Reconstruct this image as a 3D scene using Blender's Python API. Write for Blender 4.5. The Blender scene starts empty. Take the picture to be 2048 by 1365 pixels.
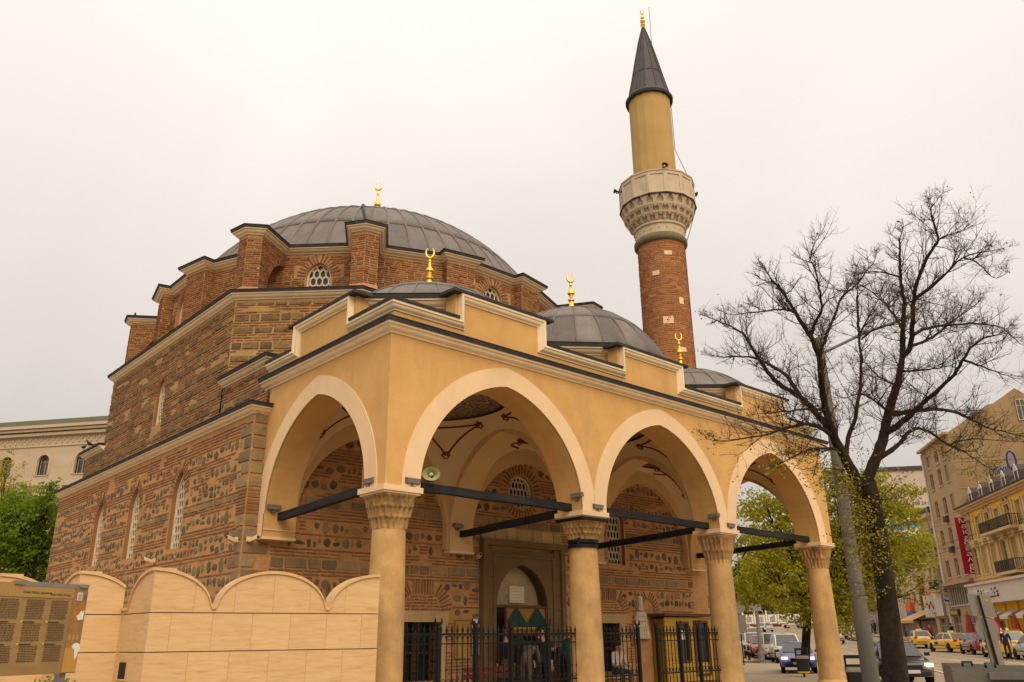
import bpy, bmesh, math, random
from mathutils import Vector, Matrix, noise as mnoise
R = math.radians
sc = bpy.context.scene
C = sc.collection
rnd = random.Random(7)

# ---------------------------------------------------------------- camera
CAM = Vector((-8.712, -13.220, 1.564))
YAW, PITCH, ROLL, FPX = 0.83153, 0.34939, -0.01104, 1633.58
_f = Vector((math.cos(YAW) * math.cos(PITCH), math.sin(YAW) * math.cos(PITCH), math.sin(PITCH)))
_r = Vector((math.sin(YAW), -math.cos(YAW), 0)); _u = _r.cross(_f)
_r2 = _r * math.cos(ROLL) + _u * math.sin(ROLL); _u2 = _u * math.cos(ROLL) - _r * math.sin(ROLL)
cam = bpy.data.cameras.new('camera'); cam.sensor_width = 36; cam.lens = FPX / 2048 * 36
cam.clip_start = .1; cam.clip_end = 3000
co = bpy.data.objects.new('camera', cam); C.objects.link(co)
M = Matrix((_r2, _u2, -_f)).transposed().to_4x4(); M.translation = CAM
co.matrix_world = M; sc.camera = co

# ---------------------------------------------------------------- sky, sun, exposure
SUN_EL, SUN_AZ = R(44), R(-114)          # azimuth of the sun measured from +X towards +Y
w = bpy.data.worlds.new('World'); sc.world = w; w.use_nodes = True
nt = w.node_tree; nt.nodes.clear(); N = nt.nodes.new; Lk = nt.links.new
out = N('ShaderNodeOutputWorld'); bg = N('ShaderNodeBackground'); bg.inputs['Strength'].default_value = 0.1
sky = N('ShaderNodeTexSky'); sky.sky_type = 'NISHITA'; sky.sun_disc = False
sky.sun_elevation = SUN_EL; sky.sun_rotation = math.pi / 2 - SUN_AZ; sky.dust_density = 4; sky.air_density = 1.0
tc = N('ShaderNodeTexCoord'); sep = N('ShaderNodeSeparateXYZ'); Lk(tc.outputs['Generated'], sep.inputs[0])
mx = N('ShaderNodeMath'); mx.operation = 'MAXIMUM'; mx.inputs[1].default_value = 0; Lk(sep.outputs['Z'], mx.inputs[0])
ns = N('ShaderNodeTexNoise'); ns.inputs['Scale'].default_value = 2.1; ns.inputs['Detail'].default_value = 6; ns.inputs['Distortion'].default_value = .6; Lk(tc.outputs['Generated'], ns.inputs['Vector'])
ma = N('ShaderNodeMath'); ma.operation = 'MULTIPLY_ADD'; ma.inputs[1].default_value = 7.7; ma.inputs[2].default_value = 3.3; Lk(mx.outputs[0], ma.inputs[0])
mb_ = N('ShaderNodeMath'); mb_.operation = 'MULTIPLY_ADD'; mb_.inputs[1].default_value = 2.6; Lk(ns.outputs[0], mb_.inputs[0]); Lk(ma.outputs[0], mb_.inputs[2])
cc = N('ShaderNodeMixRGB'); cc.blend_type = 'MULTIPLY'; cc.inputs[0].default_value = 1; cc.inputs[1].default_value = (1.0, .915, .835, 1); Lk(mb_.outputs[0], cc.inputs[2])
mixs = N('ShaderNodeMixRGB'); mixs.inputs[0].default_value = .94; Lk(sky.outputs[0], mixs.inputs[1]); Lk(cc.outputs[0], mixs.inputs[2])
Lk(mixs.outputs[0], bg.inputs['Color']); Lk(bg.outputs[0], out.inputs['Surface'])
sun = bpy.data.lights.new('sun', 'SUN'); sun.energy = 2.0; sun.angle = R(55); sun.color = (1, .84, .60)
so = bpy.data.objects.new('sun', sun); C.objects.link(so)
sd = Vector((math.cos(SUN_EL) * math.cos(SUN_AZ), math.cos(SUN_EL) * math.sin(SUN_AZ), math.sin(SUN_EL)))
so.rotation_euler = sd.to_track_quat('Z', 'Y').to_euler(); so.location = (0, -30, 40)
vs = sc.view_settings; vs.view_transform = 'Standard'; vs.look = 'None'; vs.exposure = 0.22; vs.gamma = 1; vs.use_curve_mapping = False
sc.cycles.max_bounces = 6; sc.cycles.diffuse_bounces = 4; sc.cycles.glossy_bounces = 3; sc.cycles.transparent_max_bounces = 6
sc.cycles.use_adaptive_sampling = True

# ---------------------------------------------------------------- helpers
def sc2l(r, g, b):
    f = lambda v: ((v / 255 + .055) / 1.055) ** 2.4 if v / 255 > .04045 else v / 255 / 12.92
    return (f(r), f(g), f(b), 1)

MATS = {}
def mat(name, col, col2=None, scale=4., rough=.85, bump=0., bscale=40., metal=0., tint=None, spec=.3, stain=None, stain_amt=.4, stain_scale=(.6, .6, .25), rvar=0., emit=0., glass=False, detail=6., coat=0.):
    if name in MATS: return MATS[name]
    m = bpy.data.materials.new(name); m.use_nodes = True; t = m.node_tree; b = t.nodes['Principled BSDF']
    n = t.nodes.new; l = t.links.new
    b.inputs['Roughness'].default_value = rough; b.inputs['Metallic'].default_value = metal
    b.inputs['Specular IOR Level'].default_value = spec; b.inputs['Coat Weight'].default_value = coat
    c4 = lambda c: tuple(c) if len(c) == 4 else tuple(c) + (1,)
    col = c4(col); col2 = c4(col2) if col2 else tuple(v * .78 for v in col[:3]) + (1,)
    tcn = n('ShaderNodeTexCoord'); oi = n('ShaderNodeObjectInfo')
    add = n('ShaderNodeVectorMath'); add.operation = 'ADD'
    cmb = n('ShaderNodeMath'); cmb.operation = 'MULTIPLY'; cmb.inputs[1].default_value = 37.; l(oi.outputs['Random'], cmb.inputs[0])
    l(tcn.outputs['Object'], add.inputs[0]); l(cmb.outputs[0], add.inputs[1])
    nz = n('ShaderNodeTexNoise'); nz.inputs['Scale'].default_value = scale; nz.inputs['Detail'].default_value = detail; nz.inputs['Roughness'].default_value = .65
    l(add.outputs[0], nz.inputs['Vector'])
    ramp = n('ShaderNodeValToRGB'); ramp.color_ramp.elements[0].position = .3; ramp.color_ramp.elements[1].position = .7
    ramp.color_ramp.elements[0].color = col2; ramp.color_ramp.elements[1].color = col; l(nz.outputs[0], ramp.inputs[0])
    o = ramp.outputs[0]
    if tint:                                   # list of colours picked by the piece's own number
        at = n('ShaderNodeAttribute'); at.attribute_name = 'tint'
        r2 = n('ShaderNodeValToRGB'); els = r2.color_ramp.elements
        for i, c in enumerate(tint):
            e = els[i] if i < 2 else els.new(i / (len(tint) - 1))
            e.position = i / (len(tint) - 1); e.color = c4(c)
        l(at.outputs['Fac'], r2.inputs[0])
        mm = n('ShaderNodeMixRGB'); mm.blend_type = 'MULTIPLY'; mm.inputs[0].default_value = .9
        l(r2.outputs[0], mm.inputs[1])
        gr = n('ShaderNodeMapRange'); gr.inputs[3].default_value = .72; gr.inputs[4].default_value = 1.2; l(nz.outputs[0], gr.inputs[0]); l(gr.outputs[0], mm.inputs[2])
        o = mm.outputs[0]
    if stain:
        mp = n('ShaderNodeMapping'); mp.inputs['Scale'].default_value = stain_scale; l(add.outputs[0], mp.inputs[0])
        n2 = n('ShaderNodeTexNoise'); n2.inputs['Scale'].default_value = 1.; n2.inputs['Detail'].default_value = 8; n2.inputs['Roughness'].default_value = .7; l(mp.outputs[0], n2.inputs['Vector'])
        rr = n('ShaderNodeValToRGB'); rr.color_ramp.elements[0].position = .48; rr.color_ramp.elements[1].position = .72; l(n2.outputs[0], rr.inputs[0])
        sm = n('ShaderNodeMath'); sm.operation = 'MULTIPLY'; sm.inputs[1].default_value = stain_amt; l(rr.outputs[0], sm.inputs[0])
        m3 = n('ShaderNodeMixRGB'); m3.inputs[2].default_value = c4(stain); l(sm.outputs[0], m3.inputs[0]); l(o, m3.inputs[1]); o = m3.outputs[0]
    if rvar:
        hv = n('ShaderNodeHueSaturation'); mr = n('ShaderNodeMapRange'); mr.inputs[3].default_value = 1 - rvar; mr.inputs[4].default_value = 1 + rvar
        l(oi.outputs['Random'], mr.inputs[0]); l(mr.outputs[0], hv.inputs['Value']); l(o, hv.inputs['Color']); o = hv.outputs[0]
    l(o, b.inputs['Base Color'])
    if bump:
        n4 = n('ShaderNodeTexNoise'); n4.inputs['Scale'].default_value = bscale; n4.inputs['Detail'].default_value = 5; l(add.outputs[0], n4.inputs['Vector'])
        bp = n('ShaderNodeBump'); bp.inputs['Strength'].default_value = bump; bp.inputs['Distance'].default_value = .02; l(n4.outputs[0], bp.inputs['Height']); l(bp.outputs[0], b.inputs['Normal'])
    if emit:
        b.inputs['Emission Color'].default_value = col; b.inputs['Emission Strength'].default_value = emit
    MATS[name] = m; return m

class MB:
    """collects vertices and faces of one mesh"""
    def __init__(s): s.v = []; s.f = []; s.t = []
    def add(s, vs, fs, t=None):
        o = len(s.v); s.v.extend(tuple(p) for p in vs)
        for f in fs:
            s.f.append(tuple(i + o for i in f))
            if t is not None: s.t.append(t)
        return s
    def quad(s, a, b, c, d, t=None): return s.add([a, b, c, d], [(0, 1, 2, 3)], t)
    def box(s, c, d, rz=0, t=None, rx=0, ry=0, taper=1.):
        hx, hy, hz = d[0] / 2, d[1] / 2, d[2] / 2
        m = Matrix.Rotation(rz, 3, 'Z') @ Matrix.Rotation(ry, 3, 'Y') @ Matrix.Rotation(rx, 3, 'X')
        vs = []
        for z in (-1, 1):
            k = taper if z > 0 else 1
            for x, y in ((-1, -1), (1, -1), (1, 1), (-1, 1)): vs.append(Vector(c) + m @ Vector((x * hx * k, y * hy * k, z * hz)))
        return s.add(vs, [(0, 3, 2, 1), (4, 5, 6, 7), (0, 1, 5, 4), (1, 2, 6, 5), (2, 3, 7, 6), (3, 0, 4, 7)], t)
    def loft(s, rings, closed=True, cap0=True, cap1=True):
        n = len(rings[0]); o = len(s.v)
        for r in rings: s.v.extend(tuple(p) for p in r)
        for i in range(len(rings) - 1):
            for j in range(n if closed else n - 1):
                k = (j + 1) % n
                s.f.append((o + i * n + j, o + i * n + k, o + (i + 1) * n + k, o + (i + 1) * n + j))
        if closed and cap0: s.f.append(tuple(o + j for j in reversed(range(n))))
        if closed and cap1: s.f.append(tuple(o + (len(rings) - 1) * n + j for j in range(n)))
        return s
    def lathe(s, prof, n=16, c=(0, 0, 0), a0=0., cap=True):
        rings = [[(c[0] + r * math.cos(a0 + 2 * math.pi * k / n), c[1] + r * math.sin(a0 + 2 * math.pi * k / n), c[2] + z) for k in range(n)] for r, z in prof]
        return s.loft(rings, True, cap, cap)
    def tube(s, path, rad, n=6, cap=True):
        path = [Vector(p) for p in path]; rings = []
        rad = rad if isinstance(rad, (list, tuple)) else [rad] * len(path)
        up = None
        for i, p in enumerate(path):
            a = path[max(i - 1, 0)]; b = path[min(i + 1, len(path) - 1)]
            t = (b - a).normalized() if (b - a).length > 1e-9 else Vector((0, 0, 1))
            if up is None: up = t.orthogonal().normalized()
            x = (up - t * up.dot(t)); x = x.normalized() if x.length > 1e-6 else t.orthogonal().normalized()
            up = x; y = t.cross(x)
            rings.append([p + (x * math.cos(2 * math.pi * k / n) + y * math.sin(2 * math.pi * k / n)) * rad[i] for k in range(n)])
        return s.loft(rings, True, cap, cap)
    def prism(s, outline, o, ux, uy, depth):
        """outline (u,v) extruded: point = o + u*ux + v*uy, thickness `depth` vector"""
        o, ux, uy, d = Vector(o), Vector(ux), Vector(uy), Vector(depth)
        a = [o + ux * u + uy * v for u, v in outline]; b = [p + d for p in a]
        return s.loft([a, b])

THINGBASE = {}
def finish(o, smooth=None):
    if smooth is not None:
        me = o.data
        if smooth is True: me.polygons.foreach_set('use_smooth', [True] * len(me.polygons))
        else:
            bm = bmesh.new(); bm.from_mesh(me)
            for f in bm.faces: f.smooth = True
            for e in bm.edges:
                if len(e.link_faces) == 2 and e.link_faces[0].normal.angle(e.link_faces[1].normal, 0) > R(smooth): e.smooth = False
            bm.to_mesh(me); bm.free()
def base_of(p):
    while p is not None:
        if p.name in THINGBASE: return THINGBASE[p.name]
        p = p.parent
    return Vector((0, 0, 0))
def obj(name, mb, m, parent=None, smooth=None, kind=None, fix=True, local=False):
    b = Vector((0, 0, 0)) if (local or parent is None) else base_of(parent)
    me = bpy.data.meshes.new(name)
    me.from_pydata([(p[0] - b.x, p[1] - b.y, p[2] - b.z) for p in mb.v], [], mb.f)
    if mb.t and len(mb.t) == len(mb.f):
        a = me.attributes.new('tint', 'FLOAT', 'FACE'); a.data.foreach_set('value', mb.t)
    me.materials.append(m)
    if fix:
        bm = bmesh.new(); bm.from_mesh(me); bmesh.ops.recalc_face_normals(bm, faces=bm.faces); bm.to_mesh(me); bm.free()
    o = bpy.data.objects.new(name, me); C.objects.link(o)
    if parent: o.parent = parent
    if kind: o['kind'] = kind
    finish(o, smooth)
    return o
def tag(o, label=None, cat=None, group=None, kind=None):
    if label: o['label'] = label
    if cat: o['category'] = cat
    if group: o['group'] = group
    if kind: o['kind'] = kind
    return o
def thing(name, label, cat, loc=(0, 0, 0), rz=0, group=None):
    o = bpy.data.objects.new(name, None); o.empty_display_size = .3; C.objects.link(o); o.location = loc; o.rotation_euler = (0, 0, rz)
    THINGBASE[o.name] = Vector(loc)
    return tag(o, label, cat, group)
def local_thing(name, label, cat, loc=(0, 0, 0), rz=0, group=None):
    o = thing(name, label, cat, loc, rz, group); THINGBASE[o.name] = Vector((0, 0, 0)); return o
def copy_tree(o, parent=None):
    c = o.copy(); C.objects.link(c); c.parent = parent
    for ch in list(o.children): copy_tree(ch, c)
    return c
def sweep(mb, path, prof, closed=False, out_sign=1):
    """horizontal moulding: plan path (x,y), profile (out,z); outward = right of travel"""
    n = len(path); P = [Vector((p[0], p[1])) for p in path]; rings = []
    for i in range(n):
        a = P[(i - 1) % n] if (closed or i > 0) else None; b = P[(i + 1) % n] if (closed or i < n - 1) else None
        t1 = (P[i] - a).normalized() if a is not None else None; t2 = (b - P[i]).normalized() if b is not None else None
        t1 = t1 if t1 is not None else t2; t2 = t2 if t2 is not None else t1
        n1 = Vector((t1.y, -t1.x)); n2 = Vector((t2.y, -t2.x)); m = n1 + n2; m = m / max(.2, m.dot(n1))
        rings.append([(P[i].x + m.x * o * out_sign, P[i].y + m.y * o * out_sign, z) for o, z in prof])
    if closed: rings.append(rings[0])
    return mb.loft(rings, True, not closed, not closed)
def sweep_v(mb, pts, outv, prof, m0=0, m1=0):
    """moulding along a path in a vertical plane with normal outv; profile (out, inward)"""
    P = [Vector(p) for p in pts]; outv = Vector(outv); rings = []
    for i in range(len(P)):
        t1 = (P[i] - P[i - 1]).normalized() if i else None; t2 = (P[i + 1] - P[i]).normalized() if i < len(P) - 1 else None
        t1 = t1 or t2; t2 = t2 or t1
        n1 = t1.cross(outv); n2 = t2.cross(outv); m = n1 + n2; m = m / max(.2, m.dot(n1))
        e = (-t1 * m0) if i == 0 else (t1 * m1 if i == len(P) - 1 else Vector((0, 0, 0)))
        rings.append([P[i] + outv * o + m * d + e * o for o, d in prof])
    return mb.loft(rings, True)
def proj(p):
    d = Vector(p) - CAM; z = d.dot(_f)
    return (1024 + FPX * d.dot(_r2) / z, 682.5 - FPX * d.dot(_u2) / z, z)

# ---------------------------------------------------------------- masonry
def runs(mask, w, v, step=.03):
    out = []; s0 = None; n = int(w / step) + 1
    for i in range(n + 1):
        u = min(i * step, w); ok = mask is None or mask(u, v)
        if ok and s0 is None: s0 = u
        if (not ok or i == n) and s0 is not None:
            if u - s0 > .05: out.append((s0, u))
            s0 = None
    return out
def brick_piece(F, u0, u1, v0, v1, d, g, tint):
    j = lambda s: g.uniform(-s, s)
    q = [(u0 + j(.006), v0 + j(.005)), (u1 + j(.006), v0 + j(.005)), (u1 + j(.006), v1 + j(.005)), (u0 + j(.006), v1 + j(.005))]
    dd = d + j(.005)
    vs = [F(u, v, -.01) for u, v in q] + [F(u + (.004 if k in (0, 3) else -.004), v + (.003 if k < 2 else -.003), dd + j(.003)) for k, (u, v) in enumerate(q)]
    return ('brick', vs, [(4, 5, 6, 7), (0, 1, 5, 4), (1, 2, 6, 5), (2, 3, 7, 6), (3, 0, 4, 7)], tint)
def stone_piece(F, cu, cv, a, b, d, g, tint, square=False):
    n = 8; vs = []
    if square:
        for x, y in ((1, 0), (1, 1), (0, 1), (-1, 1), (-1, 0), (-1, -1), (0, -1), (1, -1)):
            vs.append((cu + a * x * (1 - .05 * g.random()), cv + b * y * (1 - .10 * g.random())))
    else:
        ph = g.uniform(-.3, .3); pw = g.uniform(2., 3.6)
        for k in range(n):
            t = 2 * math.pi * (k + .5 + g.uniform(-.22, .22)) / n; x, y = math.cos(t), math.sin(t)
            q = g.uniform(.72, 1.1) / (abs(math.cos(t + ph)) ** pw + abs(math.sin(t + ph)) ** pw) ** (1 / pw)
            vs.append((cu + a * x * q, cv + b * y * q))
    sq = g.uniform(.72, .86) if not square else .93
    A = [F(u, v, -.015) for u, v in vs]
    B = [F(cu + (u - cu) * sq + g.uniform(-.006, .006), cv + (v - cv) * sq + g.uniform(-.006, .006), d * g.uniform(.6, 1.15)) for u, v in vs]
    ctr = F(cu + g.uniform(-.2, .2) * a, cv + g.uniform(-.2, .2) * b, d * g.uniform(.8, 1.15))
    fs = [(k, (k + 1) % n, n + (k + 1) % n, n + k) for k in range(n)] + [(n + k, n + (k + 1) % n, 2 * n) for k in range(n)]
    return ('block' if square else 'stone', A + B + [ctr], fs, tint)
def courses(F, w, rows, mask, g, out, v0=0., top=None):
    """rows: list of (kind, height) repeated from v0 up to top"""
    v = v0; i = 0
    while v < top - .04:
        kind, h = rows[i % len(rows)]; i += 1
        h = min(h, top - v)
        if kind in 'bB':
            lo_, hi_ = (.26, .72) if kind == 'b' else (.19, .81)
            for a, b in runs(mask, w, v + h / 2):
                u = a + .01 - g.uniform(0, .2)
                while u < b - .02:
                    l = g.uniform(.2, .34); s, e = max(u, a + .005), min(u + l, b - .005)
                    if e - s > .045 and (kind == 'B' or mnoise.noise(Vector((s * .9, v * 2.3, 3.1))) > -.33): out.append(brick_piece(F, s, e, v + h * lo_, v + h * hi_, .016, g, g.random()))
                    u += l + g.uniform(.016, .035)
        elif kind in 'sS':
            for a, b in runs(mask, w, v + h / 2):
                u = a + g.uniform(.0, .2); skip = 0
                while u < b - .1:
                    l = g.choice((g.uniform(.09, .17), g.uniform(.16, .3), g.uniform(.2, .36)))
                    if u + l > b - .02: l = b - .02 - u
                    m = .5 + .5 * math.sin(u * .9 + v * 5.1)
                    if l > .06 and g.random() < .74 + .24 * m:
                        hh = min(h * g.uniform(.42, 1.16) / 2, l * .85)
                        out.append(stone_piece(F, u + l / 2, v + h / 2 + g.uniform(-.05, .05) + .035 * math.sin(u * 2.3 + v * 9), l / 2 * .97, hh, .022, g, g.random() ** 1.0))
                        if hh < h * .27 and g.random() < .6: out.append(stone_piece(F, u + l / 2 + g.uniform(-.04, .04), v + h * .85, l * .3, h * .13, .015, g, g.random()))
                    elif l > .14 and g.random() < .7:      # gap filled with stacked brick bits
                        for z_ in (.16, .46, .74): out.append(brick_piece(F, u + g.uniform(0, .04), u + l, v + h * z_, v + h * z_ + .045, .014, g, g.random()))
                    u += l + g.uniform(.012, .05)
        elif kind == 'a':                      # rough squared blocks
            for a, b in runs(mask, w, v + h / 2):
                u = a + .01
                while u < b - .05:
                    l = g.uniform(.28, .75)
                    if u + l > b - .12: l = b - .01 - u
                    if l > .08: out.append(stone_piece(F, u + l / 2, v + h / 2, l / 2 - .012, h / 2 * .88, .03, g, g.random(), True))
                    u += l + .012
        v += h
def place_pieces(parent, pieces, mats, limit=300, names=None, vis=True):
    """largest 300 of each kind become parts, the rest one joined part"""
    for kind in ('brick', 'stone', 'block'):
        L = [p for p in pieces if p[0] == kind]
        if not L: continue
        sc_ = []
        for k, p in enumerate(L):
            q = [proj(x) for x in (p[1][4:8] if kind == 'brick' else p[1][8:16])]
            ar = abs(sum(q[i][0] * q[(i + 1) % len(q)][1] - q[(i + 1) % len(q)][0] * q[i][1] for i in range(len(q)))) / 2
            e1 = Vector(p[1][5 if kind == 'brick' else 10]) - Vector(p[1][4 if kind == 'brick' else 8]); e2 = Vector(p[1][7 if kind == 'brick' else 13]) - Vector(p[1][4 if kind == 'brick' else 8])
            inside = all(0 < a < 2048 and 0 < b < 1365 and z > 0 for a, b, z in q)
            sc_.append(((ar if inside else 0), k))
        sc_.sort(reverse=True); pick = set(k for _, k in sc_[:limit]); rest = MB(); b = base_of(parent)
        nm = (names or {}).get(kind, {'block': 'stone_block'}.get(kind, kind))
        for k, p in enumerate(L):
            if k in pick:
                me = bpy.data.meshes.new(nm); me.from_pydata([(x[0] - b.x, x[1] - b.y, x[2] - b.z) for x in p[1]], [], p[2])
                a = me.attributes.new('tint', 'FLOAT', 'FACE'); a.data.foreach_set('value', [p[3]] * len(p[2]))
                me.materials.append(mats[kind]); o = bpy.data.objects.new(nm, me); C.objects.link(o); o.parent = parent
            else: rest.add(p[1], p[2], p[3])
        if rest.f: obj(nm + '_work', rest, mats[kind], parent, kind='stuff', fix=False)
def facemap(O, U, Nn):
    O, U, Nn = Vector(O), Vector(U), Vector(Nn)
    return lambda u, v, d: tuple(O + U * u + Vector((0, 0, 1)) * v + Nn * d)
def arch_pts(a, r, n=14, z0=0., x0=0., q=1.):
    """slightly pointed arch, half span a, rise r, from left spring over apex to right"""
    rad = (r * r + a * a) / (2 * a); c = rad - a; th = math.asin(min(1, r / rad)); L = []
    for k in range(n + 1):
        t = th * k / n; L.append((x0 - a * (max(0., rad * math.cos(t) - c) / a) ** q, z0 + rad * math.sin(t)))
    return L + [(2 * x0 - x, z) for x, z in reversed(L[:-1])]
# ================================================================ GROUND, ROAD, PAVEMENTS
ES, EN = Vector((.8, .6, 0)), Vector((.6, -.8, 0))          # along the boulevard, across it (to the right)
def gh(t):
    if t < 45: return 0.
    if t < 75: return .011 * (t - 45)
    return .33 + .026 * (min(t, 230) - 75)
def S(t, n, z=0., rel=True):
    p = Vector((CAM.x, CAM.y, 0)) + ES * t + EN * n; p.z = z + (gh(t) if rel else 0); return p
TB = [45, 60, 75, 110, 160, 230]
def sheet(poly_t0, poly_t1, n0, n1, z, mb):
    ts = [poly_t0] + [b for b in TB if poly_t0 < b < poly_t1] + [poly_t1]
    for a, b in zip(ts, ts[1:]):
        f0 = n0 if callable(n0) else (lambda t: n0); f1 = n1 if callable(n1) else (lambda t: n1)
        mb.quad(S(a, f0(a), z), S(b, f0(b), z), S(b, f1(b), z), S(a, f1(a), z))
    return mb
m_ground = mat('ground_paving', (.23, .185, .13), (.18, .14, .10), scale=.8, rough=.9, bump=.2, stain=(.13, .10, .07), stain_amt=.5)
m_asphalt = mat('asphalt', (.35, .265, .17), (.29, .22, .14), scale=.7, rough=.85, bump=.3, bscale=80, stain=(.22, .17, .115), stain_amt=.6, stain_scale=(.25, .25, .25))
def pavers():
    m = bpy.data.materials.new('paving_setts'); m.use_nodes = True; t = m.node_tree; b = t.nodes['Principled BSDF']; n = t.nodes.new; l = t.links.new
    b.inputs['Roughness'].default_value = .85
    tcn = n('ShaderNodeTexCoord'); mp = n('ShaderNodeMapping'); mp.inputs['Rotation'].default_value = (0, 0, R(-36.9)); l(tcn.outputs['Object'], mp.inputs[0])
    bk = n('ShaderNodeTexBrick'); bk.inputs['Scale'].default_value = 2.2; bk.inputs['Mortar Size'].default_value = .012; bk.inputs['Color1'].default_value = (.33, .25, .165, 1); bk.inputs['Color2'].default_value = (.27, .205, .135, 1); bk.inputs['Mortar'].default_value = (.13, .10, .07, 1); l(mp.outputs[0], bk.inputs['Vector'])
    nz = n('ShaderNodeTexNoise'); nz.inputs['Scale'].default_value = .6; nz.inputs['Detail'].default_value = 6; l(tcn.outputs['Object'], nz.inputs['Vector'])
    mr = n('ShaderNodeMapRange'); mr.inputs[3].default_value = .6; mr.inputs[4].default_value = 1.3; l(nz.outputs[0], mr.inputs[0])
    mm = n('ShaderNodeMixRGB'); mm.blend_type = 'MULTIPLY'; mm.inputs[0].default_value = 1; l(bk.outputs['Color'], mm.inputs[1]); l(mr.outputs[0], mm.inputs[2]); l(mm.outputs[0], b.inputs['Base Color'])
    bp = n('ShaderNodeBump'); bp.inputs['Strength'].default_value = .3; bp.inputs['Distance'].default_value = .01; l(bk.outputs['Fac'], bp.inputs['Height']); bp.invert = True; l(bp.outputs[0], b.inputs['Normal'])
    return m
m_pave = pavers()
m_walk = mat('pale_pavement', (.40, .28, .15), (.33, .23, .12), scale=1.2, rough=.9, bump=.15, stain=(.2, .15, .1), stain_amt=.4)
m_kerb = mat('kerb_stone', (.20, .15, .11), (.15, .115, .085), scale=3, rough=.9, bump=.3)
m_paint = mat('road_paint', (.62, .52, .40), (.46, .39, .31), scale=5, rough=.8)
gq = MB(); sheet(-300, 1500, -600, 600, -.15, gq); tag(obj('ground', gq, m_ground), kind='structure')
rq = MB(); sheet(-60, 320, 6.2, 24, -.125, rq); tag(obj('road', rq, m_asphalt), kind='structure')
rq = MB(); sheet(40, 56, -40, 6.2, -.122, rq); tag(obj('side_road', rq, m_asphalt), kind='structure')
def slab_t(name, t0, t1, n0, n1, z, m, edge=True):
    q = MB(); sheet(t0, t1, n0, n1, z, q)
    for nn in (n0, n1):
        ts = [t0] + [b for b in TB if t0 < b < t1] + [t1]
        for a, b in zip(ts, ts[1:]): q.quad(S(a, nn, -.16), S(b, nn, -.16), S(b, nn, z), S(a, nn, z))
    for tt in (t0, t1): q.quad(S(tt, n0, -.16), S(tt, n1, -.16), S(tt, n1, z), S(tt, n0, z))
    return tag(obj(name, q, m), kind='structure')
slab_t('pavement', -30, 39.8, -40, 5.95, -.002, m_pave)
slab_t('pavement', 56.2, 150, -60, 4.4, 0, m_walk)
slab_t('pavement', -40, 300, 24.2, 60, 0, m_walk)
for nm, t0, t1, n0, n1 in (('kerb', -30, 39.8, 5.952, 6.2), ('kerb', 56.2, 150, 4.402, 4.65), ('kerb', -40, 300, 23.95, 24.198), ('kerb', 39.802, 40.05, -40, 6.2), ('kerb', 55.95, 56.198, -40, 4.65)): slab_t(nm, t0, t1, n0, n1, .004, m_kerb)
def mark(pts, nm='road_marking'):
    q = MB(); q.add([S(t, n, -.119) for t, n in pts], [tuple(range(len(pts)))]); tag(obj(nm, q, m_paint), kind='structure')
mark([(26, 9.2), (48, 12.2), (48, 12.35), (26, 9.38)]); mark([(26, 12.6), (48, 12.5), (48, 12.65), (26, 12.78)])
for k in range(6):
    t = 28 + 3 * k; a = 9.35 + (t - 26) * 3. / 22; mark([(t, a + .05), (t + .35, a + .05), (t - 1.4, 12.55), (t - 1.75, 12.55)])
for k in range(5): mark([(52 + 9 * k, 13.0), (56 + 9 * k, 13.0), (56 + 9 * k, 13.14), (52 + 9 * k, 13.14)])
mark([(50, 6.9), (110, 7.1), (110, 7.25), (50, 7.02)]); mark([(41.4, 1.5), (41.7, 1.5), (41.7, 4.2), (41.4, 4.2)])
m_rail = mat('tram_rail', (.07, .06, .05), rough=.5)
for nn in (14.2, 15.65, 17.6, 19.05):
    q = MB(); sheet(-20, 260, nn, nn + .09, -.12, q); tag(obj('tram_rail', q, m_rail), kind='structure')
# ================================================================ MATERIALS
m_plaster = mat('plaster_ochre', (.67, .395, .147), (.56, .32, .108), scale=1.3, rough=.9, bump=.25, bscale=30, stain=(.44, .255, .09), stain_amt=.6, stain_scale=(1.3, 1.3, .32))
m_cream = mat('plaster_cream', (.80, .58, .36), (.74, .52, .30), scale=1.6, rough=.85, bump=.12, bscale=25, stain=(.50, .37, .22), stain_amt=.35, stain_scale=(.9, .9, .4))
m_white = mat('white_trim', (.90, .74, .50), (.82, .66, .43), scale=3, rough=.8, bump=.1, stain=(.45, .36, .25), stain_amt=.3, stain_scale=(1.2, 1.2, .6))
m_soffit = mat('plaster_inner', (.72, .48, .24), (.66, .43, .20), scale=1.2, rough=.9, bump=.08, bscale=30, stain=(.46, .30, .14), stain_amt=.3)
m_mortar = mat('mortar_orange', (.57, .305, .12), (.43, .22, .085), scale=7, rough=.95, bump=.8, bscale=45, stain=(.26, .155, .08), stain_amt=.7, stain_scale=(1.1, 1.1, 1.6))
m_mortar2 = mat('mortar_tan', (.47, .29, .125), (.37, .215, .088), scale=3, rough=.95, bump=.6, bscale=50, stain=(.20, .12, .06), stain_amt=.6, stain_scale=(.8, .8, .8))
BR = [(.19, .058, .022), (.27, .092, .034), (.33, .13, .052), (.17, .066, .034), (.38, .175, .072), (.22, .075, .032)]
m_brick = mat('brick_red', (.3, .12, .05), scale=18, rough=.92, bump=.5, bscale=60, tint=BR)
BR2 = [(.24, .105, .046), (.30, .145, .066), (.20, .085, .038), (.35, .185, .085), (.26, .12, .055), (.18, .10, .055)]
m_brick2 = mat('brick_pale', (.36, .16, .07), scale=18, rough=.92, bump=.5, bscale=60, tint=BR2)
m_stone = mat('fieldstone', (.14, .11, .08), scale=14, rough=.9, bump=.6, bscale=50, tint=[(.105, .080, .050), (.15, .108, .064), (.20, .14, .078), (.125, .095, .062), (.25, .17, .09), (.085, .068, .048), (.33, .21, .10), (.11, .09, .07)])
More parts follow.
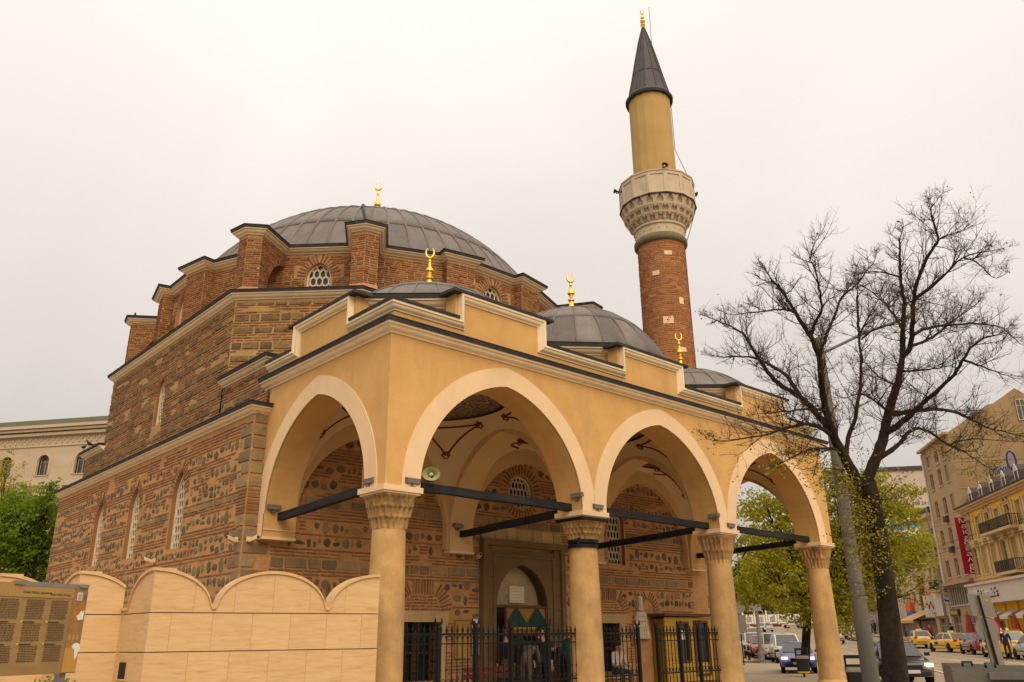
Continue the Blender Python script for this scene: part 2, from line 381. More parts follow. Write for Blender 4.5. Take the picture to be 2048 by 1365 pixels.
m_stone2 = mat('rough_ashlar', (.3, .2, .1), scale=12, rough=.95, bump=.9, bscale=40, tint=[(.29, .17, .072), (.20, .12, .052), (.36, .215, .09), (.14, .09, .045), (.25, .148, .064), (.17, .105, .05)], stain=(.035, .026, .018), stain_amt=.9, stain_scale=(7, 7, 9))
m_block = mat('quoin_stone', (.3, .2, .1), scale=9, rough=.95, bump=.8, bscale=40, tint=[(.34, .22, .11), (.26, .17, .085), (.17, .13, .085), (.40, .27, .135), (.22, .155, .09)], stain=(.10, .075, .05), stain_amt=.6, stain_scale=(3, 3, 3))
m_sand = mat('sandstone', (.52, .36, .17), (.42, .28, .13), scale=2.5, rough=.9, bump=.35, bscale=35, stain=(.24, .17, .10), stain_amt=.5, stain_scale=(1, 1, .5), rvar=.12)
m_column = mat('column_stone', (.60, .372, .15), (.43, .25, .092), scale=2.6, rough=.75, bump=.2, bscale=25, stain=(.26, .165, .085), stain_amt=.7, stain_scale=(1.7, 1.7, .8))
m_capital = mat('capital_stone', (.50, .305, .12), (.32, .19, .075), scale=5, rough=.85, bump=.3, bscale=40, stain=(.07, .05, .032), stain_amt=.85, stain_scale=(3.5, 3.5, 1.2))
m_lead = mat('lead_sheet', (.165, .142, .13), (.115, .098, .09), scale=2.4, rough=.62, bump=.12, bscale=14, metal=.05, spec=.35, stain=(.24, .20, .17), stain_amt=.5, stain_scale=(1.2, 1.2, .5), rvar=.22)
m_lead_dark = mat('lead_flashing', (.045, .041, .040), (.026, .024, .024), scale=3, rough=.7, metal=.0, spec=.25, stain=(.095, .085, .078), stain_amt=.5, stain_scale=(2, 2, 2))
m_gold = mat('gilded_copper', (.95, .58, .08), (.85, .46, .05), scale=8, rough=.3, metal=.9, spec=.5)
m_iron = mat('black_iron', (.007, .007, .007), (.012, .011, .010), scale=20, rough=.55, spec=.2)
m_beam = mat('black_timber', (.010, .010, .011), (.022, .020, .021), scale=3, rough=.7, spec=.2, bump=.3, bscale=20, stain=(.06, .055, .057), stain_amt=.45, stain_scale=(.6, .6, 6))
m_glass_dark = mat('dark_glass', (.03, .028, .022), (.02, .02, .018), rough=.15, spec=.5)
m_lattice = mat('gypsum_lattice', (.72, .61, .45), (.66, .54, .38), scale=6, rough=.9)
m_red_paint = mat('red_ornament', (.23, .035, .02), (.18, .03, .02), scale=8, rough=.8)
m_reveal = mat('brown_reveal', (.33, .165, .075), (.28, .135, .06), scale=3, rough=.9, bump=.2)
m_pink = mat('pink_render', (.52, .25, .13), (.45, .2, .1), scale=4, rough=.95, bump=.3)
m_travertine = None

# ================================================================ MOSQUE
mosque = thing('mosque', 'brick and ochre plaster mosque with lead dome and arcaded porch', 'mosque', (8.69, 10, 0))
AX, AY = 8.29, 14.1
g = random.Random(3)

def opening_arch(uc, hw, vb, vs, rise, n=8):
    return [(u, vb, v) for u, v in arch_pts(hw, rise, n, vs, uc)]
def opening_rect(u0, u1, v0, v1): return [(u0, v0, v1), (u1, v0, v1)]
def opening_round(uc, vc, r, n=14):
    return [(uc - r * math.cos(math.pi * k / n), vc - r * math.sin(math.pi * k / n), vc + r * math.sin(math.pi * k / n)) for k in range(n + 1)]
def in_open(ops, u, v, grow=0.):
    for o in ops:
        if o[0][0] - grow <= u <= o[-1][0] + grow:
            lo = None
            for a, b in zip(o, o[1:]):
                if a[0] <= u <= b[0] or (u < o[0][0] and a is o[0]) or (u > o[-1][0] and b is o[-1]):
                    t = 0 if b[0] == a[0] else min(1, max(0, (u - a[0]) / (b[0] - a[0])))
                    if a[1] + (b[1] - a[1]) * t - grow <= v <= a[2] + (b[2] - a[2]) * t + grow: return True
                    break
    return False
def wall_panel(mb, F, u0, u1, v0, v1, ops, dep=.3, rev=None):
    rl = rev if isinstance(rev, list) else None; rev = mb if rev is None else rev
    u = u0
    for o in sorted(ops, key=lambda q: q[0][0]):
        if rl is not None: rev = MB(); rl.append(rev)
        if o[0][0] > u: mb.quad(F(u, v0, 0), F(o[0][0], v0, 0), F(o[0][0], v1, 0), F(u, v1, 0))
        for a, b in zip(o, o[1:]):
            if a[1] > v0 or b[1] > v0: mb.quad(F(a[0], v0, 0), F(b[0], v0, 0), F(b[0], b[1], 0), F(a[0], a[1], 0))
            mb.quad(F(a[0], a[2], 0), F(b[0], b[2], 0), F(b[0], v1, 0), F(a[0], v1, 0))
            rev.quad(F(a[0], a[2], 0), F(b[0], b[2], 0), F(b[0], b[2], -dep), F(a[0], a[2], -dep))
            rev.quad(F(a[0], a[1], 0), F(b[0], b[1], 0), F(b[0], b[1], -dep), F(a[0], a[1], -dep))
        for q in (o[0], o[-1]):
            if q[2] - q[1] > .01: rev.quad(F(q[0], q[1], 0), F(q[0], q[2], 0), F(q[0], q[2], -dep), F(q[0], q[1], -dep))
        u = o[-1][0]
    if u < u1: mb.quad(F(u, v0, 0), F(u1, v0, 0), F(u1, v1, 0), F(u, v1, 0))
def op_outline(o):
    top = [(u, h) for u, l, h in o]; bot = [(u, l) for u, l, h in reversed(o)]
    L = top + bot; out = []
    for p in L:
        if not out or (abs(p[0] - out[-1][0]) + abs(p[1] - out[-1][1])) > 1e-4: out.append(p)
    if abs(out[0][0] - out[-1][0]) + abs(out[0][1] - out[-1][1]) < 1e-4: out.pop()
    return out
def lattice_window(parent, F, o, dep, cw=.155, ch=.24, border=.045, name='window'):
    """pierced gypsum window: honeycomb lattice, border and a dark pane behind it"""
    ol = op_outline(o); D = -dep
    pane = MB(); pane.add([F(u, v, D - .03) for u, v in ol], [tuple(range(len(ol)))])
    win = obj(name, pane, m_glass_dark, parent)
    cu = sum(p[0] for p in ol) / len(ol); cv = (min(p[1] for p in ol) + max(p[1] for p in ol)) / 2
    hw = (max(p[0] for p in ol) - min(p[0] for p in ol)) / 2; hh = (max(p[1] for p in ol) - min(p[1] for p in ol)) / 2
    fr = MB(); n = len(ol)
    inn = [(cu + (u - cu) * (1 - border / hw), cv + (v - cv) * (1 - border / hh)) for u, v in ol]
    A = [F(u, v, D + .05) for u, v in ol]; B = [F(u, v, D + .05) for u, v in inn]; Bk = [F(u, v, D - .02) for u, v in inn]
    for k in range(n):
        j = (k + 1) % n; fr.quad(A[k], A[j], B[j], B[k]); fr.quad(B[k], B[j], Bk[j], Bk[k])
    obj('frame', fr, m_lattice, win)
    la = MB(); u0, u1 = min(p[0] for p in ol), max(p[0] for p in ol); v0, v1 = min(p[1] for p in ol), max(p[1] for p in ol)
    row = 0; v = v0 + ch * .3
    hexa = [(0, .5), (.5, .22), (.5, -.22), (0, -.5), (-.5, -.22), (-.5, .22)]
    while v < v1 + ch:
        u = cu - cw * 6 + (cw / 2 if row % 2 else 0)
        while u < u1 + cw:
            if u > u0 - cw and in_open([o], u, v, .03):
                c1 = [(u + x * cw * 1.0, v + y * ch * 1.28 * 1.0) for x, y in hexa]; c2 = [(u + x * cw * .78, v + y * ch * 1.28 * .80) for x, y in hexa]
                clip = lambda p: p if in_open([o], p[0], p[1], .0) else (cu + (p[0] - cu) * .9, cv + (p[1] - cv) * .95)
                a = [F(*clip(p), D + .015) for p in c1]; b = [F(*clip(p), D + .012) for p in c2]; d = [F(*clip(p), D - .01) for p in c2]
                for k in range(6):
                    j = (k + 1) % 6; la.quad(a[k], a[j], b[j], b[k]); la.quad(b[k], b[j], d[j], d[k])
            u += cw
        v += ch * .96; row += 1
    obj('lattice', la, m_lattice, win, fix=False)
    return win
def fan(F, o, th, out, gg, gap=.035, bw=.055, grow=.02, vmin=None):
    """radial bricks round the head of an opening"""
    top = [(u, h) for u, l, h in o]; cu = (o[0][0] + o[-1][0]) / 2
    for a, b in zip(top, top[1:]):
        L = math.hypot(b[0] - a[0], b[1] - a[1]); n = max(1, int(round(L / (bw + gap))))
        for k in range(n):
            t = (k + .5) / n; p = (a[0] + (b[0] - a[0]) * t, a[1] + (b[1] - a[1]) * t)
            if vmin is not None and p[1] < vmin: continue
            tx, ty = (b[0] - a[0]) / L, (b[1] - a[1]) / L; nx, ny = -ty, tx
            e = bw / 2 * gg.uniform(.85, 1.1); l0, l1 = grow, grow + th * gg.uniform(.9, 1.05)
            q = [(p[0] - tx * e + nx * l0, p[1] - ty * e + ny * l0), (p[0] + tx * e + nx * l0, p[1] + ty * e + ny * l0), (p[0] + tx * e * 1.2 + nx * l1, p[1] + ty * e * 1.2 + ny * l1), (p[0] - tx * e * 1.2 + nx * l1, p[1] - ty * e * 1.2 + ny * l1)]
            out.append(('brick', [F(u, v, -.01) for u, v in q] + [F(u, v, .02) for u, v in q], [(4, 5, 6, 7), (0, 1, 5, 4), (1, 2, 6, 5), (2, 3, 7, 6), (3, 0, 4, 7)], gg.random()))
def cornice(parent, path, z, closed=False, name='cornice', k=.76, lead_in=.3):
    mp = [(-.05, z - .34 * k), (.03, z - .34 * k), (.045, z - .30 * k), (.10, z - .275 * k), (.145, z - .22 * k), (.15, z - .19 * k), (.20, z - .175 * k), (.205, z - .125 * k), (-.05, z - .125 * k)]
    lp = [(-lead_in, z - .11 * k), (.235, z - .125 * k), (.25, z - .03 * k), (.265, z - .015), (.255, z), (-lead_in, z + .05)]
    a = MB(); sweep(a, path, mp, closed); co_ = obj(name, a, m_white, parent, smooth=35)
    b = MB(); sweep(b, path, lp, closed); obj('lead_edge', b, m_lead_dark, co_, smooth=25)
    return co_

# ---- lower hall walls
HX0, HX1, HY0, HY1, HT = -.35, 17.75, 5.3, 21.9, 6.98
hw = MB(); rv = []
F_side = facemap((HX0, HY1, 0), (0, -1, 0), (-1, 0, 0)); WS = HY1 - HY0      # u from the far end to the near corner
F_front = facemap((HX0, HY0, 0), (1, 0, 0), (0, -1, 0)); WF = HX1 - HX0
side_ops = [opening_arch(HY1 - yc, .45, 3.93, 5.35, .72) for yc in (16.5, 13.15, 9.62)]
fx = lambda x: x - HX0
round_op = opening_round(fx(8.47), 5.8, .49)
tall1 = opening_arch(fx(3.62), .42, 3.85, 5.2, .55); tall3 = opening_arch(fx(12.82), .42, 3.85, 5.2, .55)
low1 = opening_rect(fx(4.22), fx(5.42), .55, 2.0); low3 = opening_rect(fx(11.7), fx(12.75), .55, 2.0)
portal_op = opening_arch(fx(8.40), 1.02, 0.1, 2.45, 1.17, 10)
niche_op = opening_rect(fx(14.12), fx(14.42), .8, 1.4)
front_ops = [tall1, tall3, low1, low3, portal_op, round_op]
wall_panel(hw, F_side, 0, WS, 0, HT, side_ops, .2, rv)
# the front wall is cut in strips: openings that share a column are split at v = 3.75
lowf = [low1, low3, portal_op]; topf = [tall1, tall3, round_op]
wall_panel(hw, F_front, 0, WF, 0, 3.75, lowf, .45, rv)
F_front_hi = facemap((HX0, HY0, 3.75), (1, 0, 0), (0, -1, 0))
sh = lambda o: [(u, a - 3.75, b - 3.75) for u, a, b in o]
wall_panel(hw, F_front_hi, 0, WF, 0, HT - 3.75, [sh(o) for o in topf], .3, rv)
hw.quad((HX1, HY0, 0), (HX1, HY1, 0), (HX1, HY1, HT), (HX1, HY0, HT)); hw.quad((HX0, HY1, 0), (HX1, HY1, 0), (HX1, HY1, HT), (HX0, HY1, HT))
hall = obj('hall_wall', hw, m_mortar, mosque, fix=False)
for q in rv: obj('window_reveal', q, m_reveal, hall, fix=False)
cornice(mosque, [(HX0, HY1), (HX0, HY1), (HX0, HY0), (.02, HY0)][1:], 7.06, name='cornice')
ps = []
q_side = lambda u, v: not in_open(side_ops, u, v, .07 if v < 5.3 else .33) and u < WS - (.42 if int(v / .31) % 2 else .7)
b_, s_ = ('b', .083), ('s', .27)
courses(F_side, WS, [('a', .32), b_, ('s', .33), b_, ('s', .31), b_, ('s', .34), b_, b_, ('s', .2), ('s', .22), b_, b_, b_, ('s', .3), b_, b_], q_side, g, ps, 1.9, 4.9)
courses(F_side, WS, [b_, ('s', .22), ('s', .2), b_, s_, b_, b_, b_, ('s', .26), b_, b_, b_, b_, b_, b_, b_], q_side, g, ps, 4.9, 6.7)
for o in side_ops: fan(F_side, o, .24, ps, g, vmin=5.2)
# squared blocks on the near corner, both sides
v = 1.6
while v < 6.62:
    k = int(v / .31) % 2; h = .31
    if int(v / .62) % 4 == 3:
        for t in range(4): ps.append(brick_piece(F_side, WS - .5, WS - .02, v + t * .077, v + t * .077 + .05, .02, g, g.random())); ps.append(brick_piece(F_front, .02, .33, v + t * .077, v + t * .077 + .05, .02, g, g.random()))
    else:
        l = .66 if not k else .40
        ps.append(stone_piece(F_side, WS - l / 2, v + h / 2, l / 2 - .02, h / 2 - .02, .035, g, g.random(), True))
        ps.append(stone_piece(F_front, (.34 if k else .17) , v + h / 2, (.34 if k else .17) - .01, h / 2 - .02, .035, g, g.random(), True))
    v += h
XP0, XP1 = 6.93, 10.02                                      # stone portal frame
bay_arcs = [(3.165, 2.38), (8.69, 2.38), (14.21, 2.38)]
def q_front(u, v):
    x = u + HX0
    if x < .36 or x > 16.9: return False
    if in_open(front_ops, u, v, .06): return False
    if XP0 - .03 < x < XP1 + .03 and v < 4.5: return False
    for o in (tall1, tall3):
        if in_open([o], u, v, .30) and v > 5.15: return False
    if math.hypot(u - fx(8.47), v - 5.8) < .86: return False
    for xc, hwid in ((4.82, .95), (12.3, .95), (14.27, .62)):
        dx = abs(x - xc)
        if v > 2.0 and math.hypot((x - xc) / (hwid + .12), (v - 2.05) / 1.02) < 1: return False
        if xc != 14.27 and dx < .82 and .45 < v < 2.3: return False
        if xc == 14.27 and dx < .5 and v < 2.7: return False
    return True
F2 = F_front
courses(F2, WF, [b_, b_, b_, b_, ('s', .25), b_, b_, b_], q_front, g, ps, .1, 2.45)
courses(F2, WF, [('s', .34), ('s', .24), b_, b_, ('a', .26), b_, b_, b_, ('s', .28), b_, ('s', .30), b_, b_, b_, b_, ('a', .24), b_, b_, ('s', .26), b_, b_, b_, ('s', .24), b_, b_, b_, b_, b_], q_front, g, ps, 2.45, 6.8)
for o in (tall1, tall3): fan(F2, o, .22, ps, g, vmin=5.1)
for k in range(34):                                         # bricks raying out from the round window
    a = 2 * math.pi * k / 34; u0, v0 = fx(8.47), 5.8; e = .026
    q = [(u0 + math.cos(a + s / rr) * rr, v0 + math.sin(a + s / rr) * rr) for rr, s in ((.56, -e), (.56, e), (.82, e * 1.2), (.82, -e * 1.2))]
    ps.append(('brick', [F2(u, v, -.01) for u, v in q] + [F2(u, v, .02) for u, v in q], [(4, 5, 6, 7), (0, 1, 5, 4), (1, 2, 6, 5), (2, 3, 7, 6), (3, 0, 4, 7)], g.random()))
for xc, hwid in ((4.82, .62), (12.3, .62), (14.27, .3)):    # relieving arches of thin bricks
    ao = opening_arch(fx(xc), hwid, 2.0, 2.28, .42 if hwid > .5 else .5)
    fan(F2, ao, .38 if hwid > .5 else .3, ps, g, gap=.05, bw=.04)
    if hwid > .5:
        for r_ in range(5):
            vv = 2.3 + r_ * .08; hh = hwid * math.sqrt(max(.02, 1 - ((vv - 2.28) / .44) ** 2)) if vv > 2.28 else hwid
            u = fx(xc) - hh + .03
            while u < fx(xc) + hh - .08:
                l = min(g.uniform(.14, .26), fx(xc) + hh - .02 - u); ps.append(brick_piece(F2, u, u + l, vv, vv + .042, .016, g, g.random() * .4)); u += l + .04
place_pieces(hall, ps, {'brick': m_brick2, 'stone': m_stone, 'block': m_block})
for o in side_ops: lattice_window(mosque, F_side, o, .17)
lattice_window(mosque, F_front, tall1, .2); lattice_window(mosque, F_front, tall3, .2); lattice_window(mosque, F_front, round_op, .12, cw=.15, ch=.22)

# ---- square block and octagon above
TX0, TY0, TX1, TY1 = .25, 6.06, 16.33, 21.6
sq = MB(); sq.box(((TX0 + TX1) / 2, (TY0 + AY - 5.4) / 2, (6.9 + 8.56) / 2), (TX1 - TX0, AY - 5.4 - TY0, 8.56 - 6.9)); sqo = obj('corner_block_wall', sq, m_mortar2, mosque)
sq = MB(); sq.box(((TX0 + TX1) / 2, (TY1 + AY + 5.4) / 2, (6.9 + 8.56) / 2), (TX1 - TX0, TY1 - AY - 5.4, 8.56 - 6.9)); obj('corner_block_wall', sq, m_mortar2, mosque)
rf = MB()
for a, b in ((((HX0 - .2, HY0 - .1, 7.04), (HX0 - .2, HY1 + .1, 7.04)), ((TX0, TY1, 7.2), (TX0, TY0, 7.2))), (((HX0 - .2, HY0, 7.04), (HX1, HY0, 7.04)), ((TX1, TY0, 7.2), (TX0, TY0, 7.2))), (((HX0, HY1, 7.04), (HX1, HY1, 7.04)), ((TX1, TY1, 7.2), (TX0, TY1, 7.2)))):
    rf.quad(*a, *b)
rf.quad((TX0 + .01, TY0, 8.565), (TX1, TY0, 8.565), (TX1, AY - 5.4, 8.565), (TX0 + .01, AY - 5.4, 8.565)); rf.quad((TX0 + .01, TY1, 8.565), (TX1, TY1, 8.565), (TX1, AY + 5.4, 8.565), (TX0 + .01, AY + 5.4, 8.565))
obj('lead_roof', rf, m_lead_dark, mosque)
octp = [(AX - 8.04, AY + 5.4), (AX - 8.04, AY - 5.4), (AX - 5.4, AY - 8.04), (AX + 5.4, AY - 8.04), (AX + 8.04, AY - 5.4), (AX + 8.04, AY + 5.4), (AX + 5.4, AY + 7.5), (AX - 5.4, AY + 7.5)]
up_op = opening_arch(5.45, .36, 8.28, 9.35, .55)            # window in the left face of the octagon
oc = MB(); rv2 = []
OT = 11.22
for i in range(8):
    a, b = octp[i], octp[(i + 1) % 8]; U = Vector((b[0] - a[0], b[1] - a[1], 0)); L = U.length; U.normalize(); Nn = Vector((U.y, -U.x, 0))
    F = facemap((a[0], a[1], 0), U, Nn)
    wall_panel(oc, F, 0, L, 8.3 if i else 7.1, OT, [up_op] if i == 0 else [], .18, rv2)
oct_wall = obj('octagon_wall', oc, m_mortar2, mosque, fix=False)
for q in rv2: obj('window_reveal', q, m_reveal, oct_wall, fix=False)
ps = []
r3 = [('a', .25), b_, b_, b_, ('a', .21), b_, b_]
F_o0 = facemap((octp[0][0], octp[0][1], 0), (0, -1, 0), (-1, 0, 0))
courses(F_o0, 10.8, r3, lambda u, v: not in_open([up_op], u, v, .06 if v < 9.3 else .2), g, ps, 7.25, 10.95)
fan(F_o0, up_op, .16, ps, g, vmin=9.2)
d_ = Vector((octp[2][0] - octp[1][0], octp[2][1] - octp[1][1], 0)).normalized()
F_o1 = facemap((octp[1][0], octp[1][1], 0), d_, (d_.y, -d_.x, 0))
courses(F_o1, 2.64 * math.sqrt(2), r3, None, g, ps, 8.6, 10.95)
F_o2 = facemap((octp[2][0], octp[2][1], 0), (1, 0, 0), (0, -1, 0)); courses(F_o2, 10.8, r3, None, g, ps, 9.0, 10.95)
place_pieces(oct_wall, ps, {'brick': m_brick, 'stone': m_stone2, 'block': m_stone2})
ps = []
courses(facemap((TX0, AY - 5.4, 0), (0, -1, 0), (-1, 0, 0)), AY - 5.4 - TY0, [('a', .22), ('b', .08), ('b', .08), ('b', .08), ('b', .08)], None, g, ps, 7.1, 8.3)
courses(facemap((TX0, TY0, 0), (1, 0, 0), (0, -1, 0)), 3., [('a', .22), b_, b_, b_], None, g, ps, 7.1, 8.3)
courses(facemap((TX0, TY1, 0), (0, -1, 0), (-1, 0, 0)), TY1 - AY - 5.4, [('a', .22), b_, b_, b_], None, g, ps, 7.1, 8.3)
place_pieces(sqo, ps, {'brick': m_brick, 'stone': m_stone2, 'block': m_stone2})
lattice_window(mosque, F_o0, up_op, .15)
cornice(mosque, octp, 11.3, True)
cornice(mosque, [(TX0, AY - 5.25), (TX0, TY0), (TX0 + 1.6, TY0)], 8.62); cornice(mosque, [(TX0 + .5, TY1), (TX0, TY1), (TX0, AY + 5.25)][::1], 8.62)
ot = MB(); ot.add([(x, y, 11.28) for x, y in octp], [tuple(range(8))]); obj('lead_roof', ot, m_lead_dark, mosque)

# ---- drum with pilasters and pierced buttresses at the sixteen corners
RD = 7.72 / math.cos(R(11.25)); DZ0, DZ1 = 11.2, 13.5
path = []; segs = []
def polar(r, a, t=0.):
    return (AX + r * math.cos(a) - t * math.sin(a), AY + r * math.sin(a) + t * math.cos(a))
turret_ang = []
for k in range(16):                                        # counter-clockwise, outward is right of travel
    a = R(11.25 + 22.5 * k); deg = 11.25 + 22.5 * k
    tur = min(abs((deg - d + 180) % 360 - 180) for d in (45, 135, 225, 315)) < 12
    if tur:
        turret_ang.append(a); wd = .40; r_in = RD - wd * math.tan(R(11.25))
        pts = [polar(r_in, a, -wd), polar(9.23, a, -wd), polar(9.4, a, 0), polar(9.23, a, wd), polar(r_in, a, wd)]
    else:
        wd = .52; r_in = RD - wd * math.tan(R(11.25)); pts = [polar(r_in, a, -wd), polar(8.1, a, -wd), polar(8.1, a, wd), polar(r_in, a, wd)]
    for i, p in enumerate(pts):
        path.append(p); segs.append(('T' if tur else 'P') if i < len(pts) - 1 else 'W%d' % k)
dr = MB(); rv3 = []; tws = {}; ps = []; dwin = []
tw = MB()
for i in range(len(path)):
    p, q = path[i], path[(i + 1) % len(path)]; U = Vector((q[0] - p[0], q[1] - p[1], 0)); L = U.length; U.normalize(); Nn = Vector((U.y, -U.x, 0))
    F = facemap((p[0], p[1], 0), U, Nn); ops = []; mask = None
    mid = Vector((p[0], p[1], 0)) + U * L / 2; vis = Nn.dot(CAM - mid) > 0
    s = segs[i]
    if s[0] == 'W':
        k = int(s[1:])
        if k % 2 == 1 or True:
            deg = (11.25 + 22.5 * k + 11.25) % 360
            if min(abs((deg - d + 180) % 360 - 180) for d in (0, 90, 180, 270, 45, 135, 225, 315)) < 2:
                ops = [opening_arch(L / 2, .40, 11.85, 12.55, .5)]
        wall_panel(dr, F, 0, L, DZ0, DZ1, ops, .22, rv3)
        mask = (lambda o: (lambda u, v: not in_open(o, u, v, .05 if v < 12.5 else .42)))(ops) if ops else None
        if vis:
            courses(F, L, [('B', .075)], mask, g, ps, 11.4, 13.3)
            for o in ops: fan(F, o, .30, ps, g, gap=.03, bw=.045, vmin=12.45)
        if ops and vis: dwin.append((F, ops[0]))
    elif s == 'P':
        wall_panel(dr, F, 0, L, DZ0, DZ1, [], 0)
        if vis: courses(F, L, [('B', .075)], None, g, ps, 11.4, 13.3)
    else:
        tw = tws.setdefault(round(math.degrees(math.atan2(mid.y - AY, mid.x - AX)) / 4.5 - .25 if False else (math.degrees(math.atan2(mid.y - AY, mid.x - AX)) % 360 - 11.25) / 22.5), MB())   # buttress: long sides are pierced by a quarter arch
        if L > 1:
            inner_first = (Vector((p[0] - AX, p[1] - AY)).length < Vector((q[0] - AX, q[1] - AY)).length)
            def under(u):                                  # height of the opening above the roof at distance u from the drum
                if u > 1.0: return 0
                t = u / 1.0; return 11.25 + 1.70 * math.sqrt(max(0, 1 - (t * .97) ** 2.2)) * .985
            uu = [0, .12, .24, .36, .48, .6, .7, .8, .9, .999, 1.001, L]
            for a_, b2 in zip(uu, uu[1:]):
                za, zb = max(DZ0, under(a_)), max(DZ0, under(b2)); m_ = (lambda u: u) if inner_first else (lambda u: L - u)
                tw.quad(F(m_(a_), za, 0), F(m_(b2), zb, 0), F(m_(b2), DZ1, 0), F(m_(a_), DZ1, 0))
                if inner_first: tw.quad(F(m_(a_), za, 0), F(m_(b2), zb, 0), F(m_(b2), zb, -.8), F(m_(a_), za, -.8))
            if vis:
                mk = lambda u, v, L=L, ifr=inner_first: v > under(u if ifr else L - u) + (.03 if (u if ifr else L - u) > .98 else .2)
                courses(F, L, [('B', .075)], mk, g, ps, 11.6, 13.3)
                oo = [((u if inner_first else L - u), 11.25, under(u)) for u in ([.02, .15, .3, .45, .6, .72, .82, .92, .98])]
                if not inner_first: oo = oo[::-1]
                fan(F, oo, .17, ps, g, gap=.03, bw=.045)
        else:
            wall_panel(tw, F, 0, L, DZ0, DZ1, [], 0)
            if vis: courses(F, L, [('B', .075)], None, g, ps, 11.62, 13.3)
drum = obj('drum_wall', dr, m_mortar2, mosque, fix=False)
for q in tws.values(): obj('buttress_wall', q, m_mortar2, drum, fix=False)
for q in rv3: obj('window_reveal', q, m_pink, drum, fix=False)
place_pieces(drum, ps, {'brick': m_brick, 'stone': m_stone2, 'block': m_stone2})
for F, o in dwin: lattice_window(mosque, F, o, .16, cw=.2, ch=.27, border=.05)
for a in turret_ang:                                        # sloping rendered feet of the buttresses
    ft = MB(); lo = [polar(8.68, a, -.47), polar(9.29, a, -.47), polar(9.5, a, 0), polar(9.29, a, .47), polar(8.68, a, .47)]; hi = [polar(8.75, a, -.41), polar(9.235, a, -.41), polar(9.41, a, 0), polar(9.235, a, .41), polar(8.75, a, .41)]
    ft.loft([[(x, y, 11.2) for x, y in lo], [(x, y, 11.32) for x, y in lo], [(x, y, 11.62) for x, y in hi]]); obj('buttress_foot', ft, m_pink, drum)
for a in turret_ang:                                        # drum wall seen through each pierced buttress
    r_ = RD - .40 * math.tan(R(11.25)); p, q_ = polar(r_, a, -.4), polar(r_, a, .4); U = Vector((q_[0] - p[0], q_[1] - p[1], 0)); L = U.length; U.normalize(); Fb_ = facemap((p[0], p[1], 0), U, (U.y, -U.x, 0))
    bk = MB(); bk.quad(Fb_(0, DZ0, 0), Fb_(L, DZ0, 0), Fb_(L, DZ1, 0), Fb_(0, DZ1, 0)); bo = obj('drum_wall_back', bk, m_mortar2, drum, fix=False)
    bp_ = []; courses(Fb_, L, [('B', .075)], None, g, bp_, 11.3, 13.2); place_pieces(bo, bp_, {'brick': m_brick}, 0)
cornice(mosque, path, 13.62, True)
dt = MB(); dt.add([(x, y, 13.6) for x, y in path], [tuple(range(len(path)))]); obj('lead_roof', dt, m_lead_dark, mosque)

# ---- domes
def finial(name, parent, c, h, k=1.):
    f = MB(); hs = h - .34 * k
    prof = [(.0, 0), (.20 * k, 0), (.19 * k, .05), (.13 * k, .18 * hs), (.07 * k, .34 * hs), (.06 * k, .38 * hs), (.11 * k, .41 * hs), (.11 * k, .44 * hs), (.055 * k, .48 * hs), (.065 * k, .58 * hs), (.125 * k, .615 * hs), (.12 * k, .66 * hs), (.05 * k, .74 * hs), (.035 * k, .86 * hs), (.055 * k, .885 * hs), (.05 * k, .91 * hs), (.025 * k, .94 * hs), (.02 * k, hs + .02), (0, hs + .03)]
    f.lathe(prof, 14, c); o = obj(name, f, m_gold, parent, smooth=40)
    cr = MB(); a0 = R(-62); nn = 16; vdir = Vector((_r2.x, _r2.y, 0)).normalized(); rr = .15 * k; P = []; W = []
    for i in range(nn + 1):
        t = R(118) + R(304) * i / nn
        P.append(Vector(c) + vdir * rr * .8 * math.cos(t - R(0)) + Vector((0, 0, hs + rr * 1.1 + rr * 1.15 * math.sin(t)))); W.append(.034 * k * (.25 + math.sin(math.pi * i / nn)))
    cr.tube(P, W, 6); obj('crescent', cr, m_gold, o, smooth=True)
    return o
